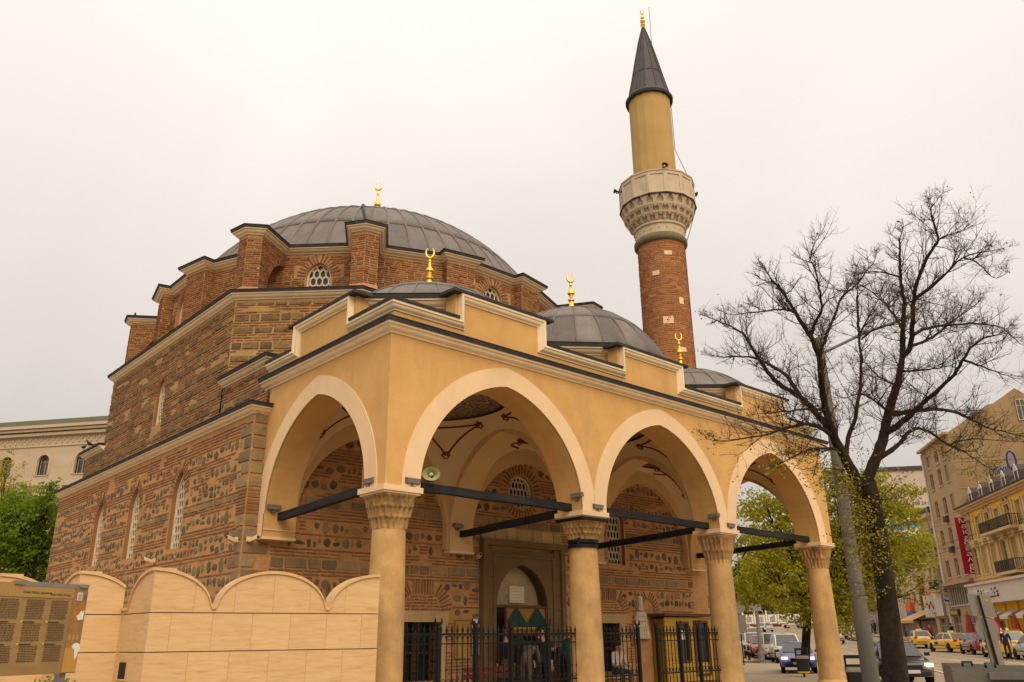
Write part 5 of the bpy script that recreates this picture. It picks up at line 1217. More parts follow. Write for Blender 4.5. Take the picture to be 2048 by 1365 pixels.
obj('header_strip', plate(.17, BL, 2.0, 2.13, .031), mat('board_header', (.40, .25, .08), (.34, .2, .06), scale=4, rough=.4), bd_)
obj('map_strip', plate(.0, .17, 1.5, 2.08, .031), mat('board_map', (.19, .11, .05), (.36, .18, .05), scale=9, rough=.4), bd_)
obj('yellow_panel', plate(.005, .17, 1.29, 1.52, .033), mat('board_yellow', (.48, .27, .06), (.42, .22, .05), scale=5, rough=.4), bd_)
m_ink = mat('board_ink', (.06, .035, .018), (.09, .055, .03), scale=30, rough=.6); gb = random.Random(11)
for s0, s1 in ((.215, .415), (.485, .69), (.76, .97)):                         # two and a half columns of small print
    ink = MB(); z = 1.975; k = 0
    while z > 1.40:
        k += 1
        if k in (13, 25): z -= .016; obj('caption', plate(s0 + .08, s1, z - .012, z, .033, .002), m_ink, bd_); z -= .02; obj('bullet', plate(s1 + .008, s1 + .026, z + .008, z + .026, .033, .003), mat('bullet_yellow', (.75, .55, .02), rough=.5), bd_); continue
        x = s1 - gb.uniform(0, .012)
        while x > s0 + .01:
            l = gb.uniform(.012, .04); ink.quad(P(max(x - l, s0), z - .007, .034), P(x, z - .007, .034), P(x, z, .034), P(max(x - l, s0), z, .034)); x -= l + .006
        z -= .0155
    obj('text_block', ink, m_ink, bd_, kind='stuff')
def text_mesh(name, body, size, loc, ux, uy, m, parent=None, ext=.004, align='CENTER', sx=1.):
    cu = bpy.data.curves.new(name, 'FONT'); cu.body = body; cu.size = size; cu.align_x = align; cu.align_y = 'CENTER'; cu.extrude = ext; cu.resolution_u = 3
    o = bpy.data.objects.new(name, cu); me = bpy.data.meshes.new_from_object(o); bpy.data.objects.remove(o)
    q = MB(); ux, uy = Vector(ux), Vector(uy); nz_ = ux.cross(uy)
    q.v = [tuple(Vector(loc) + ux * v.co.x * sx + uy * v.co.y + nz_ * v.co.z) for v in me.vertices]; q.f = [tuple(p.vertices) for p in me.polygons]
    r = obj(name, q, m, parent, fix=False); bpy.data.meshes.remove(me); return r
text_mesh('title', 'Баня баши джамия', .034, P(.585, 2.045, .036), -U, (0, 0, 1), m_ink, bd_, .001); text_mesh('title', 'Banya bashi mosque', .03, P(.32, 2.035, .036), -U, (0, 0, 1), m_ink, bd_, .001)
m_torn = mat('torn_paper', (.75, .72, .68), rough=.8)
for ol in ([(.02, 1.80), (.075, 1.79), (.1, 1.83), (.07, 1.85), (.05, 1.885), (.035, 1.87), (.015, 1.89)], [(.03, 1.42), (.045, 1.41), (.06, 1.5), (.10, 1.53), (.085, 1.56), (.05, 1.57), (.01, 1.56), (-.005, 1.51), (.015, 1.48)]):
    q = MB(); q.prism(ol, P(0, 0, .037), U, (0, 0, 1), Nn * .003); obj('torn_patch', q, m_torn, bd_)
q = MB(); q.add([P(.095 + .055 * math.cos(R(t)), 1.86 + .085 * math.sin(R(t)), .0365) for t in range(0, 360, 20)], [tuple(range(18))]); obj('arch_picture', q, mat('picture_orange', (.40, .17, .03), (.33, .13, .025), scale=14, rough=.5), bd_)
for k in range(3): q = MB(); q.add([P(.05 + k * .045 + .018 * math.cos(R(t)), 1.625 + .034 * math.sin(R(t)), .0365) for t in range(0, 360, 30)], [tuple(range(12))]); obj('picture', q, mat('picture_tan', (.40, .23, .07), rough=.5), bd_)
obj('sticker', plate(.065, .125, 1.985, 2.065, .034), mat('sticker_white', (.7, .66, .6), rough=.6), bd_); obj('sticker_print', plate(.075, .115, 1.995, 2.055, .039, .002), mat('sticker_print', (.30, .2, .13), (.5, .4, .3), scale=60, rough=.7), bd_); obj('sticker', plate(.02, .04, 2.0, 2.045, .034), mat('sticker_blue', (.08, .14, .22), rough=.6), bd_)
m_alu = mat('aluminium', (.30, .28, .25), (.24, .22, .2), scale=5, rough=.45, metal=.5)
for s in (.1, 1.05): q = MB(); p0, p1 = Vector(P(s, 0, -.06)), Vector(P(s, 2.1, -.06)); q.box((p0 + p1) / 2, (.07, .07, 2.1), math.atan2(U.y, U.x)); obj('post', q, m_alu, bd_)
for s in (.06, .80): q = MB(); q.box(P(s, 2.13, .02), (.1, .06, .035), math.atan2(U.y, U.x)); obj('clip', q, m_alu, bd_)
obj('torn_top_edge', plate(.14, .78, 2.105, 2.145, .034), m_alu, bd_)
# ================================================================ BUILDINGS ON THE BOULEVARD
NB0 = 28.3
m_frame = mat('window_frame', (.5, .42, .32), (.42, .35, .27), scale=5, rough=.7)
m_pane = mat('window_pane', (.09, .08, .065), (.05, .046, .04), scale=1.5, rough=.12, spec=.6)
m_curtain = mat('net_curtain', (.42, .37, .28), (.32, .28, .21), scale=6, rough=.8)
def SF(nb, t0):                                             # facade map: u grows towards the camera
    o = S(t0, nb, 0, False); return facemap(o, -ES, -EN)
def facade_window(parent, F, u, v, w_, h, dep=.18, arch=0, sill=True, cur=None, ped=None, trim=None, bars=True):
    o = opening_arch(u, w_ / 2, v, v + h - arch, arch, 5) if arch else opening_rect(u - w_ / 2, u + w_ / 2, v, v + h)
    ol = op_outline(o); fr = MB(); n = len(ol); cu, cv = u, v + h / 2
    inn = [(cu + (a - cu) * (1 - .16 / w_), cv + (b - cv) * (1 - .16 / h)) for a, b in ol]
    for k in range(n):
        j = (k + 1) % n; fr.quad(F(*ol[k], -dep + .04), F(*ol[j], -dep + .04), F(*inn[j], -dep + .04), F(*inn[k], -dep + .04)); fr.quad(F(*inn[k], -dep + .04), F(*inn[j], -dep + .04), F(*inn[j], -dep), F(*inn[k], -dep))
    if bars:
        for a, b, c, d in ((u - .035, v, u + .035, v + h - arch), (u - w_ / 2, v + h * .68, u + w_ / 2, v + h * .68 + .06)): fr.quad(F(a, b, -dep + .035), F(c, b, -dep + .035), F(c, d, -dep + .035), F(a, d, -dep + .035))
    win = obj('window', fr, m_frame, parent, fix=False)
    p = MB(); p.add([F(a, b, -dep + .005) for a, b in ol], [tuple(range(n))]); obj('pane', p, cur or m_pane, win)
    if sill:
        q = MB(); bxq(q, F, u - w_ / 2 - .1, u + w_ / 2 + .1, v - .1, v, -.05, .1); obj('sill', q, trim or m_frame, win)
    if trim:
        q = MB(); bxq(q, F, u - w_ / 2 - .18, u - w_ / 2, v, v + h, -.02, .06); bxq(q, F, u + w_ / 2, u + w_ / 2 + .18, v, v + h, -.02, .06); bxq(q, F, u - w_ / 2 - .22, u + w_ / 2 + .22, v + h, v + h + .2, -.02, .09); obj('surround', q, trim, win)
        if ped:
            q = MB(); b0 = v + h + .2; A = [(u - w_ / 2 - .3, b0), (u + w_ / 2 + .3, b0), (u, b0 + .62)]; B = [(u - w_ / 2 + .02, b0 + .1), (u + w_ / 2 - .02, b0 + .1), (u, b0 + .42)]
            for k in range(3):
                j = (k + 1) % 3; q.quad(F(*A[k], .16), F(*A[j], .16), F(*B[j], .16), F(*B[k], .16)); q.quad(F(*A[k], .16), F(*A[j], .16), F(*A[j], 0), F(*A[k], 0)); q.quad(F(*B[k], .16), F(*B[j], .16), F(*B[j], .03), F(*B[k], .03))
            obj('pediment', q, trim, win)
    return o
def bxq(mb, F, u0, u1, v0, v1, d0, d1):
    P = [F(u, v, d) for d in (d0, d1) for u, v in ((u0, v0), (u1, v0), (u1, v1), (u0, v1))]
    mb.add(P, [(0, 3, 2, 1), (4, 5, 6, 7), (0, 1, 5, 4), (1, 2, 6, 5), (2, 3, 7, 6), (3, 0, 4, 7)])
def part(parent, nm, F, u0, u1, v0, v1, d0, d1, m):
    q = MB(); bxq(q, F, u0, u1, v0, v1, d0, d1); return obj(nm, q, m, parent)
def shell(parent, F, w_, h, deep, floors, m, nm='wall'):
    """floors: list of (v0,v1,[openings])"""
    q = MB()
    for v0, v1, ops in floors: wall_panel(q, F, 0, w_, v0, v1, ops, .2)
    q.quad(F(0, 0, 0), F(0, 0, -deep), F(0, h, -deep), F(0, h, 0)); q.quad(F(w_, 0, 0), F(w_, 0, -deep), F(w_, h, -deep), F(w_, h, 0)); q.quad(F(0, h, 0), F(w_, h, 0), F(w_, h, -deep), F(0, h, -deep)); q.quad(F(0, 0, -deep), F(w_, 0, -deep), F(w_, h, -deep), F(0, h, -deep))
    return obj(nm, q, m, parent, fix=False)

# ---- yellow corner house with the restaurant
m_yhouse = mat('yellow_stucco', (.85, .53, .035), (.76, .45, .03), scale=1.2, rough=.85, stain=(.40, .24, .06), stain_amt=.4)
m_ytrim = mat('cream_stucco', (.62, .45, .24), (.52, .37, .19), scale=1.5, rough=.85, stain=(.3, .22, .13), stain_amt=.4)
m_fascia = mat('white_fascia', (.62, .53, .44), (.56, .47, .38), scale=2, rough=.6)
m_slate = mat('slate_roof', (.075, .06, .05), (.05, .042, .036), scale=3, rough=.8)
YT0, YT1 = 88.8, 56.; YW = YT0 - YT1; F = SF(NB0, YT0)
yh = thing('corner_house', 'yellow ornate house with cream pilasters and a restaurant on the ground floor', 'building', tuple(S((YT0 + YT1) / 2, NB0)))
us = [1.25 + 2.5 * k for k in range(13)]
fl1 = [(u, 6.75, 1.2, 2.5) for u in us]; fl2 = [(u, 10.0, 1.05, 1.95) for u in us]
rect = lambda L: [opening_rect(u - w_ / 2, u + w_ / 2, v, v + h) for u, v, w_, h in L]
gfl = [(1.6 + 3.0 * k, .75, 2.0, 2.75) for k in range(10)]
shell(yh, F, YW, 13.0, 14, [(0, 4.2, rect(gfl)), (4.2, 6.4, []), (6.4, 9.7, rect(fl1)), (9.7, 12.9, rect(fl2))], m_yhouse)
for i, (u, v, w_, h) in enumerate(fl1): facade_window(yh, F, u, v, w_, h, trim=m_ytrim, cur=m_curtain if i % 3 else m_pane)
for i, (u, v, w_, h) in enumerate(fl2): facade_window(yh, F, u, v, w_, h, trim=m_ytrim, ped=(i % 2 == 0), cur=m_curtain if i % 2 else m_pane)
for u, v, w_, h in gfl: facade_window(yh, F, u, v, w_, h, sill=False)
for k in range(14):
    u = 2.5 * k; u = min(max(u, .2), YW - .2)
    part(yh, 'pilaster', F, u - .2, u + .2, 6.45, 9.45, 0, .14, m_ytrim); part(yh, 'pilaster', F, u - .16, u + .16, 9.95, 12.2, 0, .1, m_ytrim); part(yh, 'console', F, u - .34, u + .34, 9.25, 9.8, 0, .45, m_ytrim); part(yh, 'console', F, u + .9, u + 1.6, 9.45, 9.8, 0, .3, m_ytrim)
part(yh, 'string_course', F, 0, YW, 9.8, 9.96, 0, .25, m_ytrim); part(yh, 'string_course', F, 0, YW, 6.28, 6.44, 0, .2, m_ytrim)
for k in range(3): part(yh, 'eaves_cornice', F, -.1, YW, 12.55 + .18 * k, 12.73 + .18 * k, -.1, .25 + .2 * k, m_ytrim)
part(yh, 'gutter', F, -.1, YW, 13.1, 13.2, .3, .78, m_slate)
q = MB(); q.add([F(0, 13.15, .4), F(YW, 13.15, .4), F(YW, 14.9, -1.6), F(0, 14.9, -1.6)], [(0, 1, 2, 3)]); q.add([F(0, 14.9, -1.6), F(YW, 14.9, -1.6), F(YW, 15.2, -9), F(0, 15.2, -9)], [(0, 1, 2, 3)]); obj('roof', q, m_slate, yh)
for k in range(9):
    u = 3.2 + 2.9 * k
    q = MB(); ol = [(u - .45, 13.35), (u + .45, 13.35), (u + .45, 14.25), (u, 14.75), (u - .45, 14.25)]; q.loft([[F(a, b, .05) for a, b in ol], [F(a, b, -1.3) for a, b in ol]]); dm = obj('dormer', q, m_slate, yh)
    q = MB(); bxq(q, F, u - .42, u - .3, 13.35, 14.2, .04, .09); bxq(q, F, u + .3, u + .42, 13.35, 14.2, .04, .09); q.prism([(u - .5, 14.18), (u + .5, 14.18), (u, 14.8)], F(0, 0, .05), -ES, (0, 0, 1), -EN * .05); obj('front', q, m_fascia, dm)
# balconies
m_bal = mat('iron_balcony', (.03, .024, .018), (.06, .05, .035), scale=10, rough=.6)
def balcony(parent, F, u0, u1, v, out=.9, dens=.16):
    b = part(parent, 'balcony', F, u0, u1, v - .22, v, 0, out, m_ytrim)
    q = MB(); bxq(q, F, u0, u1, v + .88, v + .94, out - .06, out); bxq(q, F, u0, u1, v + .08, v + .12, out - .05, out - .01)
    u = u0
    while u < u1: bxq(q, F, u, u + .035, v, v + .9, out - .05, out - .015); u += dens
    for s in (u0, u1 - .04):
        d = 0.
        while d < out: bxq(q, F, s, s + .035, v, v + .9, d, d + .035); d += dens
        bxq(q, F, s, s + .04, v + .88, v + .94, 0, out)
    obj('railing', q, m_bal, b, kind='stuff'); return b
balcony(yh, F, 6.6, 13.6, 9.98, 1.0); balcony(yh, F, 8.6, 13.0, 6.46, 1.0)
# restaurant front: fascia, lettering, awnings
fa = part(yh, 'fascia', F, .3, YW, 4.3, 5.75, 0, 1.0, m_fascia); part(yh, 'fascia_cap', F, .1, YW, 5.75, 5.95, -.02, 1.2, m_fascia); part(yh, 'fascia_foot', F, .1, YW, 4.1, 4.3, -.02, 1.15, m_fascia)
m_letw = mat('white_letter', (.78, .74, .68), rough=.5); m_letd = mat('letter_shadow', (.06, .05, .045), rough=.7)
text_mesh('lettering', "McDonald's", 1.05, F(5.3, 4.98, 1.09), -ES, (0, 0, 1), m_letw, yh, .07, sx=1.15); text_mesh('lettering_shadow', "McDonald's", 1.05, F(5.42, 4.90, 1.03), -ES, (0, 0, 1), m_letd, yh, .05, sx=1.15)  # dark offset copy stands in for the shadow behind the white letters
m_awn = mat('white_awning', (.66, .57, .46), (.6, .5, .4), scale=3, rough=.8)
for k in range(7):
    u = 5.2 + 3.3 * k; q = MB(); q.add([F(u - .95, 3.55, .05), F(u + .95, 3.55, .05), F(u + .95, 2.95, 1.1), F(u - .95, 2.95, 1.1), F(u - .95, 2.7, 1.1), F(u + .95, 2.7, 1.1), F(u - .95, 2.95, .05), F(u + .95, 2.95, .05)], [(0, 1, 2, 3), (3, 2, 5, 4), (0, 3, 6), (1, 2, 7)]); obj('awning', q, m_awn, yh)
for k in range(11):
    u = .15 + 3.0 * k; part(yh, 'pier', F, u - .28, u + .28, 0.3, 4.1, 0, .18, m_yhouse)
m_umb = mat('red_umbrella', (.36, .05, .02), (.28, .035, .015), scale=6, rough=.8)
for k, (t, n) in enumerate(((87.6, 26.6), (79.5, 26.4), (75.6, 26.4), (70.5, 26.3))):
    p = S(t, n); u_ = local_thing('closed_umbrella', ['tall red closed umbrella beside the dark doorway of the brown building', 'red closed umbrella left of the second white awning', 'red closed umbrella at the right picture edge', 'red closed umbrella in front of the yellow house beyond the picture'][k], 'umbrella', p, 0, 'closed red umbrellas on the pavement')
    q = MB(); n_ = 14; rings = []
    for z, r_ in ((.75, .34), (.9, .36), (1.6, .27), (2.3, .15), (2.75, .05)): rings.append([(r_ * (1 + .18 * (j % 2)) * math.cos(2 * math.pi * j / n_), r_ * (1 + .18 * (j % 2)) * math.sin(2 * math.pi * j / n_), z) for j in range(n_)])
    q.loft(rings); obj('canopy', q, m_umb, u_, local=True)
    q = MB(); q.tube([(0, 0, 0), (0, 0, 2.9)], .03, 6); q.lathe([(.3, 0), (.3, .06), (.05, .1)], 12); obj('pole', q, m_iron, u_, local=True)

# ---- brown apartment house beside it
m_brown = mat('tan_stucco', (.46, .315, .17), (.38, .25, .135), scale=.8, rough=.9, bump=.15, stain=(.20, .14, .085), stain_amt=.6, stain_scale=(.3, .3, .12))
m_party = mat('bare_party_wall', (.36, .24, .125), (.27, .175, .09), scale=.5, rough=.95, bump=.3, bscale=8, stain=(.13, .09, .055), stain_amt=.6, stain_scale=(.35, .35, .12))
BT0, BT1 = 98.6, 88.85; BW = BT0 - BT1; F = SF(NB0, BT0)
bh = thing('apartment_house', 'tall tan apartment house with blank side wall beside the yellow house', 'building', tuple(S(93.7, NB0)))
rows = [7.1, 10.2, 13.3, 16.3, 19.0 - .4]
wins = [[(u, v, 1.15, 1.75 if v < 18 else 1.4) for u in (2.1, 5.0, 7.6)] for v in rows]
bigw = [(4.2, 4.3, 6.6, 1.9)]; sh0 = [(2.0, .7, 2.4, 2.6), (6.4, .7, 3.6, 2.6)]
shell(bh, F, BW, 20.9, 16, [(0, 4.0, rect(sh0)), (4.0, 6.6, rect(bigw))] + [(6.6 + 3.06 * k if k else 6.6, 6.6 + 3.06 * (k + 1) if k < 4 else 20.9, rect(wins[k])) for k in range(5)], m_brown)
for r_ in wins:
    for i, (u, v, w_, h) in enumerate(r_): facade_window(bh, F, u, v, w_, h, dep=.22, cur=m_curtain if (i + int(v)) % 3 == 0 else m_pane)
facade_window(bh, F, *bigw[0], bars=False)
for k in range(9): part(bh, 'glazing_bar', F, 1.0 + .74 * k, 1.08 + .74 * k, 4.3, 6.2, -.16, -.05, m_frame)
for u, v, w_, h in sh0: facade_window(bh, F, u, v, w_, h, sill=False)
for k, v in enumerate((9.9 + .1, 13.1)): part(bh, 'air_conditioner', F, 4.5, 5.4, v - .55, v, .02, .35, m_slate)
part(bh, 'ledge', F, -.05, BW, 6.3, 6.6, 0, .55, m_brown); part(bh, 'ledge', F, -.1, BW + .1, 20.75, 21.0, -.1, .45, m_brown); part(bh, 'corner_pipe', F, .02, .18, 0.5, 20.6, .02, .16, m_letw)
part(bh, 'shop_sign', F, .6, 3.4, 3.3, 3.95, .02, .2, mat('dark_sign', (.05, .035, .02), rough=.5))
for k in range(4): part(bh, 'sign_mark', F, .95 + .55 * k, 1.3 + .55 * k, 3.45, 3.8, .2, .23, mat('yellow_print', (.6, .42, .02), rough=.6))
gab = [(28.32, 0), (28.32, 20.9), (30.4, 22.2), (31.8, 23.2), (32.4, 23.3), (32.6, 23.62), (33.2, 23.7), (34.3, 24.4), (35.5, 25.2), (36.4, 24.5), (38.5, 22.6), (44.3, 22.6), (44.3, 0)]
q = MB(); A = [S(BT1 - .02, n, z, False) for n, z in gab]; B_ = [S(BT1 + 2.2, n, z, False) for n, z in gab]; q.loft([A, B_]); sd_ = obj('side_wall', q, m_party, bh)
Fs = facemap(S(BT1 - .04, 0, 0, False), EN, -ES)
for n, z, w_, h in ((35.7, 21.8, .9, 2.2), (39.5, 20.5, 1., 1.6)): facade_window(sd_, Fs, n, z, w_, h, dep=-.03, sill=False)
for z in (15.2, 17.9, 20.5): part(sd_, 'wall_seam', Fs, 28.4, 44, z, z + .06, 0, .03, m_brown)
part(bh, 'air_conditioner', Fs, 29.2, 30.2, 13.9, 14.6, 0, .4, m_letw); q = MB(); q.lathe([(.0, 0), (.27, 0), (.27, .03), (.0, .03)], 18); q.v = [Fs(29.62 + v[0], 14.25 + v[1], .42 + v[2]) for v in q.v]; obj('fan', q, m_slate, bh)
# blade sign with upright stacked letters
bs = thing('blade_sign', 'tall dark red vertical sign with white letters between the two houses', 'sign', tuple(S(88.3, 28.1, 7)))
m_rsign = mat('crimson_sign', (.36, .008, .022), (.32, .006, .018), scale=2, rough=.45); m_rlet = mat('sign_letter', (.85, .78, .68), rough=.5)
Fb = facemap(S(88.3, 0, 0, False), EN, -ES)
part(bs, 'panel', Fb, 27.3, 28.75, 6.95, 12.3, -.12, .0, m_rsign); part(bs, 'edge', Fb, 28.72, 28.8, 6.95, 12.3, -.12, .01, m_fascia)
for k, ch in enumerate('Макgонаʌgс'): text_mesh('letter', ch, .66, Fb(28.02, 11.97 - .525 * k, .02), EN, (0, 0, 1), m_rlet, bs, .02, sx=1.5)
# rooftop sign on the yellow house
rs_ = thing('rooftop_sign', 'dark blue rooftop sign with rows of tube letters and an oval emblem', 'sign', tuple(S(86, 31, 15)))
m_blue = mat('sign_blue', (.02, .025, .12), (.03, .05, .2), scale=12, rough=.5); m_tube = mat('tube_blue', (.16, .28, .5), (.2, .3, .5), rough=.4); m_vio = mat('sign_violet', (.09, .03, .16), rough=.5)
Fr = facemap(S(86, 0, 0, False), EN, -ES)
text_mesh('lettering', 'Allianz', 1.0, Fr(31.45, 16.35, .05), (EN + Vector((0, 0, .36))).normalized(), (0, 0, 1), m_blue, rs_, .1, sx=.72)
q = MB(); q.tube([Fr(32.65 + .40 * math.cos(R(a)), 17.2 + .95 * math.sin(R(a)), .08) for a in range(0, 361, 20)], .09, 6); emb = obj('emblem_ring', q, m_blue, rs_)
for d in (-.15, 0, .15): q = MB(); q.box(Fr(32.65 + d, 17.2, .12), (.05, .05, 1.15)); obj('emblem_bar', q, m_tube, emb)
for k in range(9): q = MB(); q.tube([Fr(30.7 + .17 * k, 15.8 + .06 * k, .2), Fr(30.66 + .17 * k, 16.75 + .06 * k, .2)], .018, 4); obj('tube', q, m_tube, rs_)
for n in (30.6, 31.6, 32.6): q = MB(); q.tube([Fr(n, 14.6, -.2), Fr(n, 16.8, -.1)], .04, 5); obj('strut', q, m_iron, rs_)
# ---- narrow cream house
m_cream2 = mat('cream_house', (.60, .38, .14), (.52, .33, .12), scale=1, rough=.88, stain=(.32, .22, .1), stain_amt=.4)
CT0, CT1 = 104., 98.65; CW = CT0 - CT1; F = SF(NB0, CT0)
ch_ = thing('narrow_house', 'narrow ochre house with two iron balconies left of the tan house', 'building', tuple(S(101, NB0)))
w3 = [[(u, v, .95, 2.0) for u in (1.0, 2.7, 4.4)] for v in (6.6, 10.6)]
shell(ch_, F, CW, 14.2, 12, [(0, 5.6, rect([(2.7, .6, 3.6, 2.6)])), (5.6, 9.8, rect(w3[0])), (9.8, 14.1, rect(w3[1]))], m_cream2)
for r_ in w3:
    for u, v, w_, h in r_: facade_window(ch_, F, u, v, w_, h, trim=m_ytrim, arch=.35)
facade_window(ch_, F, 2.7, .6, 3.6, 2.6, sill=False)
part(ch_, 'eaves_cornice', F, -.15, CW, 13.8, 14.2, 0, .6, m_ytrim); part(ch_, 'roof', F, -.1, CW, 14.2, 14.9, -4, .3, m_slate); part(ch_, 'string_course', F, 0, CW, 9.3, 9.5, 0, .2, m_ytrim)
balcony(ch_, F, 2.6, 5.2, 9.9, .9); balcony(ch_, F, 2.6, 5.2, 6.0, .9)
for v in (10.4, 6.5): part(ch_, 'air_conditioner', F, 3.6, 4.6, v, v + .6, .4, .8, m_slate)
part(ch_, 'shop_front', F, -.1, CW, 3.4, 5.7, 0, .35, m_fascia)
ws = thing('white_hanging_sign', 'white hanging sign with a red letter W on the narrow house', 'sign', tuple(S(103, 27.6, 4)))
Fw = facemap(S(103, 0, 0, False), EN, -ES); part(ws, 'panel', Fw, 27.0, 28.2, 3.3, 5.6, -.1, 0, m_letw); text_mesh('letter', 'W', 1.3, Fw(27.7, 4.5, .02), EN, (0, 0, 1), m_redp, ws, .01, sx=.7)
dmS = thing('direction_sign', 'white hanging sign reading dm 70 m with a dark arrow', 'sign', tuple(S(98, 28.2, 5)))
Fd = facemap(S(98.2, 0, 0, False), EN, -ES); part(dmS, 'panel', Fd, 27.75, 28.75, 4.6, 6.3, -.1, 0, m_letw); m_navy = mat('navy_print', (.03, .03, .16), rough=.6)
text_mesh('letters', 'dm', .62, Fd(28.25, 5.95, .02), EN, (0, 0, 1), m_navy, dmS, .01); part(dmS, 'stripe', Fd, 27.85, 28.65, 5.62, 5.7, .0, .015, mat('orange_print', (.7, .25, .02), rough=.6)); text_mesh('letters', '70 m', .42, Fd(28.25, 5.36, .02), EN, (0, 0, 1), m_navy, dmS, .01); part(dmS, 'arrow', Fd, 27.9, 28.6, 4.78, 4.95, 0, .015, m_navy)
part(dmS, 'arrow_head', Fd, 27.86, 27.98, 4.78, 5.12, 0, .015, m_navy)
# ---- low pale building with red letters, awning and flue
m_pinkw = mat('pale_render', (.58, .44, .34), (.50, .38, .29), scale=.8, rough=.9, stain=(.32, .24, .18), stain_amt=.4)
PT0, PT1 = 122., 104.05; PWD = PT0 - PT1; F = SF(NB0 + .3, PT0)
pb = thing('low_shop_building', 'low pale rendered shop building with red letters and a tan awning', 'building', tuple(S(113, NB0)))
shell(pb, F, PWD, 9.2, 14, [(0, 4.6, rect([(3.5, .9, 5, 2.4), (12.8, .9, 7.5, 2.4)])), (4.6, 9.1, [])], m_pinkw)
facade_window(pb, F, 3.5, .9, 5, 2.4, sill=False); facade_window(pb, F, 12.8, .9, 7.5, 2.4, sill=False)
m_pinkl = mat('pink_letter', (.62, .10, .12), (.55, .12, .14), scale=3, rough=.6)
for k, chh in enumerate('ПАЛМ'): text_mesh('letter', chh, 2.2, F(6.6 + 3.0 * k, 5.6, .06), -ES, (0, 0, 1), m_pinkl, pb, .04)
part(pb, 'orange_sign', F, 6.2, 8.4, 4.2, 5.3, .05, .5, mat('orange_sign', (.75, .13, .01), rough=.5)); part(pb, 'blue_sign', F, 6.4, 9.6, 3.5, 4.15, .05, .5, mat('blue_sign', (.03, .12, .4), rough=.5))
q = MB(); q.add([F(9.5, 4.1, .0), F(16.5, 4.1, .0), F(16.5, 3.1, 2.4), F(9.5, 3.1, 2.4), F(9.5, 2.8, 2.4), F(16.5, 2.8, 2.4)], [(0, 1, 2, 3), (3, 2, 5, 4)]); obj('awning', q, mat('tan_awning', (.60, .36, .14), (.5, .3, .11), scale=4, rough=.8), pb)
part(pb, 'canopy', F, 0, 9.3, 3.1, 3.3, 0, 1.6, m_rw); part(pb, 'stall', F, 10.6, 15.6, .0, 1.3, .5, 2.2, mat('brown_stall', (.20, .09, .05), rough=.8))
q = MB(); q.box(F(13.9, 6.0, .3), (.55, .55, 3.6), R(36.9)); obj('flue', q, mat('rust_flue', (.22, .085, .02), (.16, .06, .015), scale=4, rough=.7), pb); q = MB(); q.box(F(13.9, 7.95, .3), (.9, .9, .12), R(36.9)); obj('flue_cap', q, m_slate, pb)
# ---- advertising panels and the tall pale gable behind
ad = thing('billboard', 'blue, yellow and white advertising billboard behind the green tree', 'billboard', tuple(S(125, 32.5, 8)))
Fa = facemap(S(125, 0, 0, False), EN, -ES); part(ad, 'panel', Fa, 29, 36, 9.6, 17.6, -.2, 0, mat('billboard_white', (.60, .58, .56), (.52, .52, .52), scale=1, rough=.5))
m_bb = mat('billboard_blue', (.03, .20, .42), (.04, .28, .5), scale=1.5, rough=.5); m_by = mat('billboard_yellow', (.65, .46, .02), rough=.5)
for pts, m in (([(29, 9.9), (31.4, 10.2), (33.8, 11.2), (36, 12.6), (36, 13.6), (33.6, 12.2), (31, 11.3), (29, 11.6)], m_bb), ([(29, 12.0), (31, 11.7), (33.5, 12.5), (33.5, 12.8), (31, 12.1), (29, 12.5)], m_by), ([(29, 15.2), (36, 15.8), (36, 16.6), (29, 16.2)], m_bb), ([(29.5, 13.2), (34, 13.9), (34, 14.6), (29.5, 14.2)], m_bb)):
    q = MB(); q.add([Fa(n, z, .01) for n, z in pts], [tuple(range(len(pts)))]); obj('print', q, m, ad)
for n in (29.5, 32.5, 35.5): q = MB(); q.box(Fa(n, 5., -.4), (.3, .3, 10), R(36.9)); obj('post', q, m_iron, ad)
tg = thing('gable_building', 'tall pale gable wall with painted lettering far down the street', 'building', tuple(S(134, 38)))
Fg = facemap(S(130, 0, 0, False), EN, -ES); m_gab = mat('pale_gable', (.52, .42, .35), (.46, .37, .3), scale=.4, rough=.9)
part(tg, 'wall', Fg, 30.5, 52, 0, 24.5, -14, 0, m_gab); part(tg, 'roof', Fg, 30.2, 52.2, 24.5, 25.1, -14.2, .2, m_slate)
m_gtx = mat('gable_print', (.05, .04, .04), rough=.8); text_mesh('lettering', 'coy AD', 1.5, Fg(36.2, 21.3, .03), EN, (0, 0, 1), m_gtx, tg, .01); text_mesh('lettering', '908 24 00', .7, Fg(36.3, 19.6, .03), EN, (0, 0, 1), m_gtx, tg, .01); text_mesh('lettering', '.com', .7, Fg(35.6, 18.8, .03), EN, (0, 0, 1), m_gtx, tg, .01); part(tg, 'mark', Fg, 35.6, 36.3, 17.9, 18.4, 0, .05, m_gtx)
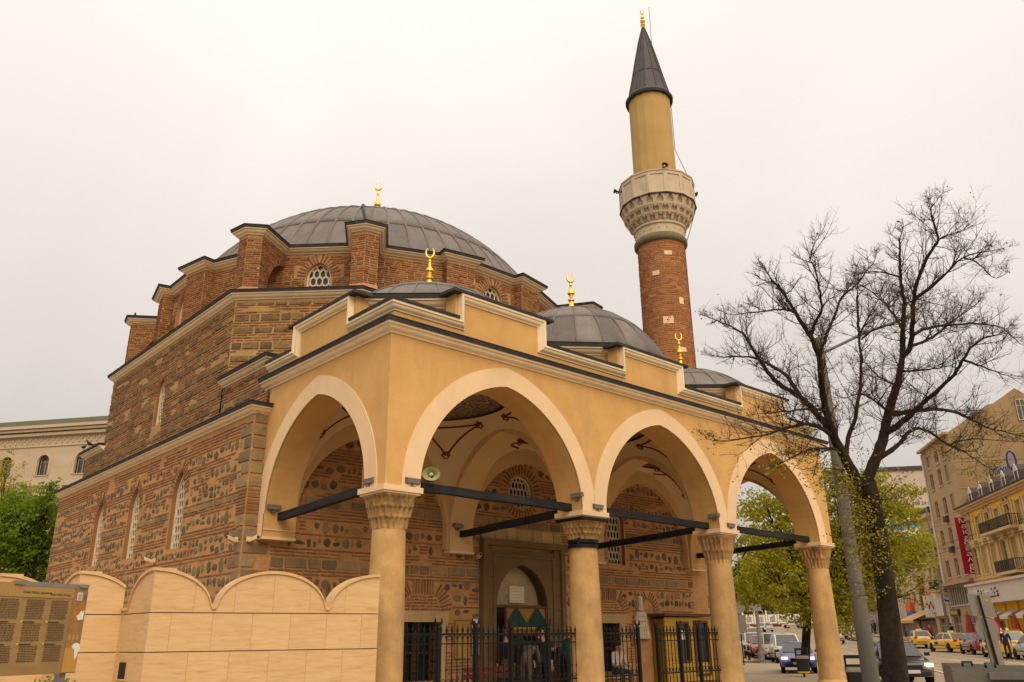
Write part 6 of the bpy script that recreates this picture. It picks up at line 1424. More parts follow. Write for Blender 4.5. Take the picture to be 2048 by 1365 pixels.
# ---- further low houses closing the right side
m_far = [mat('far_wall_a', (.42, .34, .26), (.36, .29, .22), scale=.5, rough=.9), mat('far_wall_b', (.36, .27, .19), (.3, .22, .16), scale=.5, rough=.9), mat('far_wall_c', (.48, .40, .32), (.4, .33, .27), scale=.5, rough=.9)]
for k, (t0, t1, h) in enumerate(((140, 124, 8.), (160, 141, 11.), (185, 161, 9.))):
    F = SF(NB0 + .6 * k, t0); fb = thing('far_house', ['low pale far house with dark shop canopy beyond the trees', 'tan far house of three storeys down the right side', 'pale farthest house at the end of the right side'][k], 'building', tuple(S((t0 + t1) / 2, NB0)), 0)
    ww = t0 - t1; fl = [[(2 + 3.2 * i, 4.2 + 3.2 * j + gh(t0), 1.4, 1.7) for i in range(int((ww - 2) / 3.2))] for j in range(int((h - 4) / 3.2))]
    z1 = gh(t0); shell(fb, F, ww, h + z1, 12, [(0, 3.8 + z1, [])] + [(3.8 + z1 + 3.2 * j, 3.8 + z1 + 3.2 * (j + 1) if j < len(fl) - 1 else h + z1, rect(fl[j])) for j in range(len(fl))], m_far[k])
    for r_ in fl:
        for u, v, w_, hh in r_: facade_window(fb, F, u, v, w_, hh, sill=False)
    part(fb, 'shop_canopy', F, 0, ww, 2.9 + z1, 3.3 + z1, 0, 1.8, m_slate); part(fb, 'shop_glass', F, .5, ww - .5, .3 + z1, 2.9 + z1, 0, .06, m_pane); part(fb, 'roof', F, -.2, ww + .2, h + z1, h + z1 + .5, -12, .4, m_slate)

# ---- stone office block behind the mosque on the left
m_limest = mat('limestone', (.54, .42, .29), (.47, .36, .245), scale=.35, rough=.9, stain=(.36, .27, .18), stain_amt=.4, stain_scale=(.05, .05, .6))
A0, A1 = Vector((.5, 116.8, 0)), Vector((40, 63.6, 0)); U = (A1 - A0); LW = U.length; U.normalize(); Nn = Vector((U.y, -U.x, 0)); Nn = Nn if Nn.dot(CAM - A0) > 0 else -Nn
Fo = facemap(A0, U, Nn); ob = thing('office_block', 'large pale stone office block with arched top windows and balustrade', 'building', (20, 92, 0))
arc = [(4.0 + 5.15 * k - .15, 20.6, 1.5, 2.5) for k in range(12)]; rc = [(2.2 + 2.75 * k, 14.4, 1.3, 2.4) for k in range(23)]; rc2 = [(2.2 + 2.75 * k, 10.2, 1.3, 2.4) for k in range(23)]
shell(ob, Fo, LW, 26.6, 15, [(0, 9.6, []), (9.6, 13.4, rect(rc2)), (13.4, 18.0, rect(rc)), (18.0, 26.6, [opening_arch(u, w_ / 2, v, v + 1.7, .75, 5) for u, v, w_, h in arc])], m_limest)
m_wgl = mat('pane_violet', (.10, .09, .10), (.07, .06, .07), scale=1.5, rough=.2, spec=.5)
for u, v, w_, h in arc: facade_window(ob, Fo, u, v, w_, h - .05, arch=.75, dep=.45, trim=None)
for u, v, w_, h in rc + rc2: facade_window(ob, Fo, u, v, w_, h, dep=.4, sill=False)
for u, v, w_, h in arc:
    q = MB(); I = arch_pts(w_ / 2 + .04, .79, 6, v + 1.7, u); O = arch_pts(w_ / 2 + .3, 1.05, 6, v + 1.7, u); I = [(I[0][0], v)] + I + [(I[-1][0], v)]; O = [(O[0][0], v)] + O + [(O[-1][0], v)]
    for k in range(len(I) - 1): q.quad(Fo(*I[k], .1), Fo(*I[k + 1], .1), Fo(*O[k + 1], .1), Fo(*O[k], .1)); q.quad(Fo(*O[k], .1), Fo(*O[k + 1], .1), Fo(*O[k + 1], 0), Fo(*O[k], 0))
    obj('arch_surround', q, m_limest, ob)
part(ob, 'string_course', Fo, 0, LW, 18.0, 18.25, 0, .7, m_limest); part(ob, 'string_course', Fo, 0, LW, 16.9, 17.0, 0, .08, m_limest)
for k in range(12):
    u = 1.3 + 5.15 * k; part(ob, 'pedestal', Fo, u, u + 1.0, 18.25, 19.35, .15, .65, m_limest); part(ob, 'handrail', Fo, u + 1.0, u + 5.15, 19.15, 19.35, .25, .6, m_limest)
me = None
for k in range(12 * 12):
    u = 2.45 + 5.15 * (k // 12) + .34 * (k % 12)
    if me is None:
        q = MB(); q.lathe([(.06, 0), (.1, .2), (.05, .5), (.09, .8), (.07, .9)], 6); o = obj('baluster', q, m_limest, ob, local=True); me = o.data
    else: o = bpy.data.objects.new('baluster', me); C.objects.link(o); o.parent = ob
    o.location = Vector(Fo(u, 18.25, .42)) - Vector((20, 92, 0))
for v, d, h in ((24.1, .12, .12), (25.4, .5, .35), (25.9, .75, .3), (26.25, 1.0, .35)): part(ob, 'cornice_band', Fo, -.5, LW, v, v + h, 0, d, m_limest)
for k in range(160): part(ob, 'frieze_block', Fo, .4 * k, .4 * k + .2, 24.5 + .35 * (k % 2), 24.82 + .35 * (k % 2), 0, .1, m_limest)
part(ob, 'roof', Fo, -.3, LW, 26.6, 27.3, -8, .7, mat('copper_roof', (.17, .165, .11), (.14, .135, .09), scale=.8, rough=.8)); part(ob, 'roof_vent', Fo, 4.2, 5.6, 27.3, 28.0, -3, -1, m_slate); part(ob, 'roof_vent', Fo, 9.2, 11.2, 27.3, 27.7, -3, -1, m_slate)
q = MB(); q.tube([Fo(.9, 27.2, -.5), Fo(1.1, 34, -.5)], .06, 4); obj('antenna', q, m_iron, ob); q = MB(); q.tube([Fo(3.3, 27.2, -.5), Fo(3.3, 29.3, -.5)], .05, 4); obj('antenna', q, m_iron, ob)
# ================================================================ VEHICLES
m_tyre = mat('tyre_rubber', (.012, .011, .010), rough=.9, spec=.1); m_rim = mat('wheel_rim', (.32, .29, .26), (.25, .23, .2), rough=.35, metal=.7)
m_cglass = mat('car_glass', (.05, .048, .042), (.035, .033, .03), rough=.06, spec=.8); m_plate = mat('number_plate', (.6, .56, .5), rough=.5); m_trimb = mat('black_trim', (.012, .012, .012), rough=.6)
m_tail = mat('tail_lamp', (.32, .02, .015), (.25, .015, .01), rough=.25); m_headl = mat('head_lamp', (.45, .43, .4), rough=.15)
m_lit = mat('lit_lamp', (1., .72, .38), rough=.3, emit=2.2); m_litv = mat('lit_lamp_violet', (.75, .55, 1.), rough=.3, emit=1.8)
def paint(nm, c): return mat('paint_' + nm, c, tuple(v * .92 for v in c), scale=2, rough=.22, spec=.5, coat=.6)
SHAPES = {
 'sedan': dict(L=4.45, W=1.74, st=[(-2.22, .42, .72, .60), (-2.15, .34, .92, .76), (-1.75, .28, 1.0, .84), (-1.0, .26, .98, .87), (.2, .26, .95, .87), (.95, .26, .93, .86), (1.6, .27, .82, .82), (2.05, .30, .68, .74), (2.2, .36, .56, .60)], gh=[(-1.85, .98, 0, .74), (-1.25, 1.40, 1, .58), (.25, 1.42, 1, .60), (1.05, .92, 0, .76)], wb=(-1.32, 1.34)),
 'hatch': dict(L=4.0, W=1.70, st=[(-2.0, .40, .8, .62), (-1.95, .34, 1.0, .76), (-1.6, .28, 1.02, .82), (-.9, .26, .99, .85), (.2, .26, .95, .85), (.9, .26, .93, .84), (1.45, .27, .84, .80), (1.85, .30, .70, .72), (1.98, .36, .58, .60)], gh=[(-1.92, 1.0, 0, .72), (-1.5, 1.44, 1, .58), (.1, 1.47, 1, .60), (1.0, .92, 0, .74)], wb=(-1.22, 1.24)),
 'van': dict(L=4.4, W=1.76, st=[(-2.2, .40, .9, .66), (-2.16, .34, 1.05, .80), (-1.7, .28, 1.06, .85), (-.9, .26, 1.04, .87), (.3, .26, 1.0, .87), (1.1, .26, .97, .86), (1.65, .27, .88, .82), (2.05, .30, .74, .74), (2.18, .36, .6, .62)], gh=[(-2.14, 1.05, 0, .76), (-1.95, 1.60, 1, .62), (.3, 1.64, 1, .64), (1.45, .95, 0, .76)], wb=(-1.35, 1.32)),
 'coupe': dict(L=4.4, W=1.78, st=[(-2.2, .42, .72, .62), (-2.12, .33, .92, .78), (-1.7, .27, .98, .86), (-1.0, .24, .95, .88), (.2, .24, .92, .88), (.85, .24, .91, .87), (1.55, .25, .80, .84), (2.02, .28, .66, .76), (2.18, .34, .54, .60)], gh=[(-1.7, .95, 0, .74), (-.9, 1.34, 1, .56), (.0, 1.36, 1, .58), (.95, .90, 0, .76)], wb=(-1.33, 1.38)),
}
def make_car(shape, col, label, loc, heading, group, taxi=False, lit=None, name='car', cat='car', rack=False):
    sp = SHAPES[shape]; t = local_thing(name, label, cat, loc, heading, group); xr, xf = sp['wb']; WR = .31
    body = MB(); st = sp['st']; xs = sorted(set([s[0] for s in st] + [xw + d for xw in (xr, xf) for d in (-.42, -.36, -.25, -.12, 0, .12, .25, .36, .42)])); rings = []
    def ip(x, k):
        for a, b in zip(st, st[1:]):
            if a[0] <= x <= b[0]: f_ = (x - a[0]) / (b[0] - a[0]); return a[k] + (b[k] - a[k]) * f_
        return st[-1][k]
    for x in xs:
        lo, hi, w_ = ip(x, 1), ip(x, 2), ip(x, 3)
        for xw in (xr, xf):
            d = abs(x - xw)
            if d < .385: lo = max(lo, .30 + math.sqrt(max(0, .375 ** 2 - d * d)))
        mid = (max(lo, .45) + hi) / 2
        half = [(w_ * .90, lo), (w_ * .985, lo + .05), (w_ * 1.0, max(lo + .06, mid)), (w_ * .985, hi - .10), (w_ * .93, hi - .03), (w_ * .60, hi + .012)]
        rings.append([(x, y, z) for y, z in half] + [(x, -y, z) for y, z in reversed(half)])
    body.loft(rings); obj('body', body, paint(*col), t, smooth=38, local=True)
    g_ = sp['gh']; (x0, z0, _, w0), (x1, z1, _, w1), (x2, z2, _, w2), (x3, z3, _, w3) = g_
    cab = MB(); lowz = min(z0, z3) - .06
    cab.add([(x0, -w0, z0 - .03), (x0, w0, z0 - .03), (x3, w3, z3 - .03), (x3, -w3, z3 - .03), (x1, -w1, z1), (x1, w1, z1), (x2, w2, z2), (x2, -w2, z2)], [(0, 1, 5, 4), (1, 2, 6, 5), (2, 3, 7, 6), (3, 0, 4, 7)])
    cab.loft([[(x1 - .02, -w1 - .0, z1), (x1 - .02, w1, z1), (x2 + .02, w2, z2), (x2 + .02, -w2, z2)], [(x1 + .2, -w1 + .12, z1 + .05), (x1 + .2, w1 - .12, z1 + .05), (x2 - .2, w2 - .12, z2 + .045), (x2 - .2, -w2 + .12, z2 + .045)]], True, False, True)
    obj('cabin', cab, paint(*col), t, smooth=30, local=True)
    def pane(nm, a, b, c, d, k=.10, off=.008):
        P = [Vector(p) for p in (a, b, c, d)]; ctr = sum(P, Vector()) / 4; nr = (P[1] - P[0]).cross(P[3] - P[0]).normalized(); nr = nr if nr.dot(ctr - Vector((0, 0, .8))) > 0 else -nr
        q = MB(); q.add([p + (ctr - p).normalized() * k + nr * off for p in P], [(0, 1, 2, 3)]); obj(nm, q, m_cglass, t, local=True)
    pane('rear_window', (x0, -w0, z0), (x0, w0, z0), (x1, w1, z1), (x1, -w1, z1)); pane('windscreen', (x3, -w3, z3), (x3, w3, z3), (x2, w2, z2), (x2, -w2, z2))
    for s in (-1, 1):
        xm = (x1 + x2) / 2; fr = (xm - x0) / (x3 - x0); wm = w0 + (w3 - w0) * fr; zm = z0 + (z3 - z0) * fr; zt = (z1 + z2) / 2; wt = (w1 + w2) / 2
        pane('side_window', (x0, s * w0, z0), (xm, s * wm, zm), (xm, s * wt, zt), (x1, s * w1, z1), .09); pane('side_window', (xm, s * wm, zm), (x3, s * w3, z3), (x2, s * w2, z2), (xm, s * wt, zt), .09)
        for xw in (xr, xf):
            q = MB(); n = 22; q.loft([[(xw + r_ * math.cos(2 * math.pi * k / n), s * y, WR + r_ * math.sin(2 * math.pi * k / n)) for k in range(n)] for r_, y in ((.2, .62), (.30, .64), (.315, .68), (.315, .78), (.29, .815), (.20, .812))]); wh = obj('wheel', q, m_tyre, t, smooth=35, local=True)
            q = MB(); q.loft([[(xw + r_ * math.cos(2 * math.pi * k / n), s * y, WR + r_ * math.sin(2 * math.pi * k / n)) for k in range(n)] for r_, y in ((.205, .805), (.2, .815), (.12, .80), (.04, .808))]); obj('rim', q, m_rim, wh, smooth=30, local=True)
        L2 = sp['L'] / 2
        q = MB(); q.box((L2 - .17, s * .60, .68 if shape != 'van' else .78), (.14, .27, .12), s * R(-18)); obj('headlight', q, (m_lit if lit == 'w' else m_litv if lit == 'v' else m_headl), t, local=True)
        q = MB(); q.box((-L2 + .085, s * .63, .86 if shape != 'van' else 1.0), (.12, .24, .17 if shape != 'van' else .34), s * R(14)); obj('tail_light', q, m_tail, t, local=True)
        q = MB(); q.box((x3 - .28, s * (w3 + .16), z3 + .09), (.12, .18, .12), s * R(-10)); obj('mirror', q, m_trimb if taxi or shape == 'sedan' else paint(*col), t, local=True)
        q = MB(); q.box(((xr + xf) / 2, s * (sp['W'] / 2 + .002), .52), (1.7, .012, .05)); obj('side_strip', q, m_trimb, t, local=True)
        for xx in (.05, -.02 + x0 * .55): q = MB(); q.box((xx, s * (sp['W'] / 2 - .0), .82), (.16, .012, .03)); obj('door_handle', q, m_trimb, t, local=True)
    L2 = sp['L'] / 2
    q = MB(); q.box((L2 - .04, 0, .60), (.05, .70, .16)); obj('grille', q, m_trimb, t, local=True)
    q = MB(); q.box((L2 - .03, 0, .40), (.05, 1.2, .10)); obj('air_intake', q, m_trimb, t, local=True)
    q = MB(); q.box((L2 + .0, 0, .47), (.02, .50, .11)); obj('number_plate', q, m_plate, t, local=True)
    q = MB(); q.box((-L2 - .0, 0, .78), (.03, .50, .11)); obj('number_plate', q, m_plate, t, local=True)
    q = MB(); q.box((-L2 + .02, 0, .50), (.04, 1.3, .05)); obj('bumper_strip', q, m_trimb, t, local=True)
    if taxi:
        q = MB(); q.box(((x1 + x2) / 2, 0, max(z1, z2) + .11), (.14, .5, .13), taper=.8); obj('taxi_sign', q, m_plate, t, local=True)
        for s in (-1, 1): q = MB(); q.box((.35, s * (sp['W'] / 2 + .004), .68), (.5, .01, .2)); obj('door_badge', q, m_navy, t, local=True)
    if rack:
        for s in (-1, 1): q = MB(); q.tube([(x1 + .1, s * (w1 - .06), z1 + .04), (x1 + .15, s * (w1 - .06), z1 + .1), (x2 - .15, s * (w2 - .06), z2 + .1), (x2 - .1, s * (w2 - .06), z2 + .04)], .018, 5); obj('roof_rail', q, m_rim, t, local=True)
    return t
HD = R(36.87); YEL = ('yellow', (.72, .40, .008)); SIL = ('silver', (.38, .35, .31)); WHI = ('white', (.62, .57, .5)); BLK = ('graphite', (.035, .033, .032)); GRN = 'cars on the boulevard'
def car_at(tt, nn, shape, col, label, away=True, turn=0., **k):
    return make_car(shape, col, label, tuple(S(tt, nn, -.12)), HD + (0 if away else math.pi) + R(turn), GRN, **k)
car_at(34.6, 7.75, 'sedan', BLK, 'dark grey saloon with a lit headlamp coming round the tree trunk', False, lit='w')
car_at(45.0, 5.55, 'coupe', ('blue', (.02, .045, .22)), 'dark blue coupe with violet headlamps beside the far porch column', False, -6, lit='v')
car_at(62.0, 20.6, 'van', YEL, 'yellow taxi van with roof rails at the right edge', True, taxi=True, rack=True)
car_at(57.4, 20.9, 'hatch', SIL, 'silver hatchback behind the standing man at the right edge')
car_at(68.8, 21.2, 'hatch', ('burgundy', (.20, .02, .035)), 'dark red hatchback parked between the yellow taxi and the taxi van')
car_at(74.5, 20.9, 'sedan', YEL, 'yellow taxi saloon parked in front of the dark red hatchback', True, 12, taxi=True)
car_at(83.2, 20.9, 'sedan', YEL, 'yellow taxi saloon farthest ahead of the three, right of the tree trunk', True, -4, taxi=True)
car_at(95.3, 15.6, 'sedan', SIL, 'silver saloon driving away between the porch column and the grey pole')
for k, (tt, nn, sh_, c_, lb) in enumerate(((104, 19.6, 'hatch', WHI, 'white car parked far off beside the grey pole'), (110, 19.9, 'hatch', SIL, 'silver car second in the far parked row left of the grey pole'), (116, 20.2, 'van', WHI, 'pale van farthest in the parked row left of the grey pole'))): car_at(tt, nn, sh_, c_, lb)
car_at(56.8, 6.4, 'van', WHI, 'white van parked behind the dark blue coupe', False); car_at(62.5, 6.2, 'van', SIL, 'grey van top showing above the white car behind the blue coupe', False)
car_at(66, 5.7, 'hatch', ('red', (.36, .035, .03)), 'red car in the parked row beside the grey lamp post', False); car_at(71, 5.6, 'van', WHI, 'white car second in the parked row by the lamp post', False)
car_at(77, 5.2, 'hatch', SIL, 'silver car parked in front of the walking pedestrian', False); car_at(84, 4.9, 'hatch', WHI, 'pale car parked just right of the third porch column', False)
car_at(104, 8.2, 'hatch', YEL, 'yellow taxi with lit headlamps coming down the road by the lamp post', False, lit='w', taxi=True); car_at(128, 9.2, 'hatch', YEL, 'small yellow taxi far behind the lamp post', False)
car_at(118, 6.6, 'hatch', SIL, 'silver car far off right of the third column', False); car_at(150, 13.8, 'sedan', WHI, 'white saloon driving away in the far distance', True, 20); car_at(178, 22, 'sedan', WHI, 'white car standing sideways before the far wall', True, 62)
car_at(140, 4.2, 'van', SIL, 'grey van far off by the traffic light', False)

# ================================================================ STREET FURNITURE
m_bin = mat('black_plastic', (.012, .012, .013), (.02, .02, .02), scale=10, rough=.45); m_band = mat('yellow_band', (.62, .36, .01), rough=.5)
def litter_bin(tt, nn, label, k=1., rz=0):
    t = local_thing('litter_bin', label, 'litter bin', tuple(S(tt, nn)), HD + rz, 'black litter bins')
    q = MB(); n = 24; sec = lambda r_, z: [(r_ * .8 * math.copysign(abs(math.cos(2 * math.pi * j / n)) ** .5, math.cos(2 * math.pi * j / n)), r_ * 1.15 * math.copysign(abs(math.sin(2 * math.pi * j / n)) ** .5, math.sin(2 * math.pi * j / n)), z) for j in range(n)]
    q.loft([sec(.19, .12), sec(.20, .2), sec(.215, .78)]); obj('body', q, m_bin, t, smooth=35, local=True)
    q = MB(); q.loft([sec(.219, .73), sec(.224, .74), sec(.224, .79), sec(.218, .80)]); obj('band', q, m_band, t, local=True); q = MB(); q.loft([sec(.202, .14), sec(.207, .15), sec(.209, .19), sec(.203, .2)]); obj('band', q, m_band, t, local=True)
    hood = MB(); A = [(-.22, .80), (.22, .80), (.20, 1.06), (-.20, 1.06)]
    for x in (-.165, .165):
        hood.box((x, -.225, .93), (.012, .05, .26)); hood.box((x, .225, .93), (.012, .05, .26)); hood.box((x, 0, .83), (.012, .42, .05)); hood.box((x, 0, 1.03), (.012, .46, .06))
    hood.box((0, -.245, .93), (.34, .012, .26)); hood.box((0, .245, .93), (.34, .012, .26)); hood.box((0, 0, 1.065), (.36, .5, .03)); obj('hood', hood, m_bin, t, local=True)
    q = MB(); q.loft([[(x * s, y * s, z) for x, y, z in sec(.228, zz)] for s, zz in ((1, .68), (1.02, .73), (.98, .8))]); obj('bag_edge', q, mat('bag_plastic', (.30, .26, .22), (.22, .19, .16), scale=14, rough=.4), t, local=True)
    q = MB(); q.tube([(0, 0, -.02), (0, 0, .14)], .04, 8); obj('stem', q, m_iron, t, local=True)
litter_bin(23.6, 4.30, 'black litter bin with yellow bands in front of the grey pole', 1, R(-10)); litter_bin(37.0, 4.75, 'black litter bin in front of the dark blue car', 1, R(-10))
m_pole = mat('grey_pole', (.19, .17, .145), (.145, .13, .11), scale=1.5, rough=.7, stain=(.10, .09, .075), stain_amt=.5, stain_scale=(2, 2, .5))
tp = thing('tram_pole', 'tall grey tapering pole with a bracket arm behind the bare tree', 'pole', tuple(S(19.6, 3.85)))
b0 = S(19.6, 3.85); top = Vector((b0.x - .02, b0.y + .05, 8.25)); q = MB(); q.tube([b0 + Vector((0, 0, -.05)), b0.lerp(top, .3), b0.lerp(top, .6), top], [.185, .155, .125, .095], 18); obj('shaft', q, m_pole, tp, smooth=40)
q = MB(); q.lathe([(.22, 0), (.22, .35), (.19, .4)], 18, tuple(b0)); obj('collar', q, m_pole, tp); q = MB(); q.lathe([(.1, 8.22), (.1, 8.3), (.03, 8.34)], 12, (top.x, top.y, 0)); obj('cap', q, m_pole, tp)
q = MB(); q.tube([top + Vector((0, 0, -.35)), top + EN * 1.1 + Vector((0, 0, .12)), top + EN * 2.1 + Vector((0, 0, .42))], .035, 6); obj('bracket_arm', q, m_pole, tp)
# lamp posts along the kerbs
def lamp_post(tt, nn, h, label, lean=0., plates=()):
    p = S(tt, nn); t = local_thing('street_pole', label, 'pole', tuple(p), 0, 'slender grey street poles'); q = MB(); q.tube([(0, 0, -.05), (lean * .5, 0, h * .5), (lean, 0, h)], [.14, .11, .08], 10); obj('shaft', q, m_pole, t, smooth=40, local=True)
    q = MB(); q.lathe([(.2, 0), (.2, .5), (.15, .55)], 12); obj('foot', q, m_pole, t, local=True)
    for z, w_, h_ in plates: q = MB(); q.box((-.12, 0, z), (.03, w_, h_), HD); obj('plate', q, m_alu, t, local=True)
lamp_post(55.4, 4.75, 4.3, 'grey post with sign plates behind the bollards', 0, ((3.35, .75, .9),))
lamp_post(87.6, 24.7, 12.6, 'tall thin grey pole in front of the narrow ochre house', -.1)
def road_sign(tt, nn, label, parts, rz=0, h=3.4, lean=0.):
    t = local_thing('road_sign', label, 'road sign', tuple(S(tt, nn)), HD + rz, 'backs of road signs'); q = MB(); q.tube([(0, 0, -.03), (0, 0, h)], .035, 8); obj('post', q, m_iron, t, local=True)
    for kind, z, w_, h_ in parts:
        q = MB()
        if kind == 'o': q.lathe([(0, 0), (w_ / 2, 0), (w_ / 2, .02), (0, .02)], 28); q.v = [(-.06 - v[2], v[0], z + v[1]) for v in q.v]
        else: q.box((-.07, 0, z), (.02, w_, h_))
        obj('plate', q, m_alu, t, local=True)
    return t
road_sign(50.5, 3.35, 'round and oblong road sign backs right of the third column', (('o', 3.05, .72, 0), ('r', 2.15, .7, .95)))
sg = thing('sign_board_back', 'grey back of a leaning square and round road sign on a broad post', 'road sign', tuple(S(20.6, 6.55)))
pb_, pt_ = S(20.6, 6.62, .0), S(20.6, 6.45, 2.72)
m_signb = mat('sign_back', (.24, .215, .18), (.19, .17, .14), scale=4, rough=.5, metal=.2)
Fq = facemap(S(20.6, 6.58, 0), EN, -ES)
q = MB(); q.loft([[Fq(.16 + s, 0, d) for s, d in ((-.13, -.06), (.13, -.06), (.13, .02), (-.13, .02))], [Fq(.06 + s, 1.6, d) for s, d in ((-.12, -.06), (.12, -.06), (.12, .02), (-.12, .02))]]); obj('broad_post', q, m_signb, sg)
q = MB(); q.tube([Fq(.15, 0, .06), Fq(-.05, 2.36, .06)], .026, 8); obj('tube', q, m_iron, sg)
q = MB(); ol = [(-.22, 1.93), (.27, 1.90), (.21, 2.36), (-.26, 2.40)]; q.loft([[Fq(a, b, -.03) for a, b in ol], [Fq(a, b, .0) for a, b in ol]]); obj('square_plate', q, m_signb, sg)
q = MB(); q.lathe([(0, 0), (.235, 0), (.235, .025), (0, .025)], 32); q.v = [Fq(.02 + v[0], 1.66 + v[1], -.03 + v[2]) for v in q.v]; obj('round_plate', q, m_signb, sg)
q = MB(); q.lathe([(0, 0), (.245, 0), (.245, .01), (0, .01)], 32); q.v = [Fq(.05 + v[0], 1.66 + v[1], -.05 + v[2]) for v in q.v]; obj('red_rim', q, m_redp, sg)
part(sg, 'sticker', Fq, .1, .15, 2.24, 2.28, 0, .004, m_band)
# skip container at the bottom right
sk = thing('skip_container', 'grey steel skip container at the bottom right corner', 'skip', (1.9, -9.6, 0)); m_skip = mat('skip_steel', (.16, .15, .125), (.11, .10, .085), scale=2.5, rough=.6, bump=.2, metal=.2, stain=(.2, .14, .09), stain_amt=.5, stain_scale=(1.5, 1.5, 1.5))
K0 = Vector((1.40, -9.30, 0)); U = Vector((.42, -.907, 0)).normalized(); Nn = Vector((U.y, -U.x, 0)); Nn = Nn if Nn.dot(CAM - K0) > 0 else -Nn; Fk = facemap(K0, U, Nn)
q = MB(); q.loft([[Fk(.0, .0, 0), Fk(2.5, .0, 0), Fk(2.5, .0, -1.6), Fk(.0, .0, -1.6)], [Fk(-.03, 1.22, .05), Fk(2.5, 1.12, .05), Fk(2.5, 1.12, -1.65), Fk(-.03, 1.22, -1.65)]], True, True, False); obj('shell', q, m_skip, sk)
part(sk, 'rim', Fk, .32, 2.5, 1.10, 1.17, .04, .12, m_skip); part(sk, 'rim', Fk, .34, 2.5, 1.02, 1.06, .04, .09, m_skip); part(sk, 'rib', Fk, .36, .46, .1, 1.02, .02, .1, m_trimb); part(sk, 'handle', Fk, .52, .74, .94, .96, .1, .13, m_rim); part(sk, 'handle_side', Fk, .52, .54, .94, 1.0, .05, .13, m_rim); part(sk, 'handle_side', Fk, .72, .74, .94, 1.0, .05, .13, m_rim)
for u in (.08, .30):
    q = MB(); q.tube([Fk(u, 1.26 - u * .07, .0), Fk(u + .11, 1.26 - u * .07, .0)], .028, 8); obj('hinge_pin', q, m_trimb, sk)
    part(sk, 'hinge_lug', Fk, u + .02, u + .09, 1.16, 1.26, -.03, .03, m_skip)
# bollards and planter
for k in range(13):
    tt = 57.2 + 2.6 * k; p = S(tt, 4.15 - .04 * k); b = local_thing('bollard', 'dark bollard, %s in the row edging the far pavement' % ('nearest second third fourth fifth sixth seventh eighth ninth tenth eleventh twelfth farthest'.split()[k]), 'bollard', tuple(p), 0, 'row of dark bollards'); q = MB(); q.lathe([(.10, 0), (.10, .06), (.075, .08), (.075, .70), (.095, .72), (.095, .78), (.03, .84)], 10); obj('post', q, m_iron, b, smooth=40, local=True)
    q = MB(); q.lathe([(.08, .5), (.082, .51), (.082, .56), (.08, .57)], 10); obj('band', q, m_alu, b, local=True)
for k in range(4):
    p = S(85 + 1.6 * k, 23.4); b = local_thing('kerb_post', 'short black and white kerb post, %s of the four between the yellow taxis' % ('nearest second third farthest'.split()[k]), 'bollard', tuple(p), 0, 'kerb posts between the taxis'); q = MB(); q.lathe([(.09, 0), (.09, .85), (.03, .9)], 10); obj('post', q, m_iron, b, local=True); q = MB(); q.lathe([(.094, .55), (.094, .7), (.05, .7)], 10); obj('band', q, m_letw, b, local=True)
q = MB(); q.box(S(62.5, 4.1, .42), (.75, .5, .85), HD, taper=.92); tag(obj('concrete_block', q, mat('tan_concrete', (.45, .33, .2), (.38, .27, .16), scale=4, rough=.9)), 'tan concrete block among the bollards', 'block')
# traffic lights
m_tlg = mat('green_signal', (.05, .8, .5), rough=.3, emit=3.)
for tt, nn, h, lb in ((92, 4.6, 6.2, 'yellow traffic light with a green lamp right of the third column'), (150, 17.5, 3.8, 'yellow traffic light post by the far poster wall')):
    t = local_thing('traffic_light', lb, 'traffic light', tuple(S(tt, nn)), HD); q = MB(); q.tube([(0, 0, 0), (0, 0, h)], .07, 8); obj('post', q, mat('signal_yellow', (.55, .28, .01), rough=.5), t, local=True); q = MB(); q.box((-.1, 0, h), (.25, .35, .95)); obj('head', q, mat('signal_yellow', (.5, .25, .01)), t, local=True)
    for k, m in enumerate((m_tlg, m_trimb, m_trimb)): q = MB(); q.lathe([(0, 0), (.12, 0), (.12, .03), (0, .05)], 12); q.v = [(-.23 - v[2], v[0], h - .3 + .3 * k + v[1]) for v in q.v]; obj('lamp', q, m, t, local=True)
# poster wall at the end of the road
pw = thing('poster_wall', 'low grey wall with framed posters at the end of the road', 'wall', tuple(S(200, 22))); Fp = facemap(S(200, 0, 0), EN, -ES); m_conc = mat('grey_concrete', (.24, .21, .18), (.19, .165, .14), scale=1, rough=.9)
part(pw, 'wall', Fp, -8, 30, -.2, 2.6, -.3, 0, m_conc)
for k in range(8): n = 11.5 + 2.55 * k; part(pw, 'pier', Fp, n - .18, n + .18, 0, 3.3, -.35, .1, m_letw)
for k in range(7): n = 11.5 + 2.55 * k + 1.27; part(pw, 'poster', Fp, n - .95, n + .95, .55, 2.4, 0, .05, m_letw); part(pw, 'picture', Fp, n - .55, n + .55, .85, 2.05, .05, .07, mat('poster_print', (.12, .10, .09), (.5, .45, .4), scale=3, rough=.6))
part(pw, 'plinth', Fp, -8, 30, -.2, .4, 0, .15, m_rw)
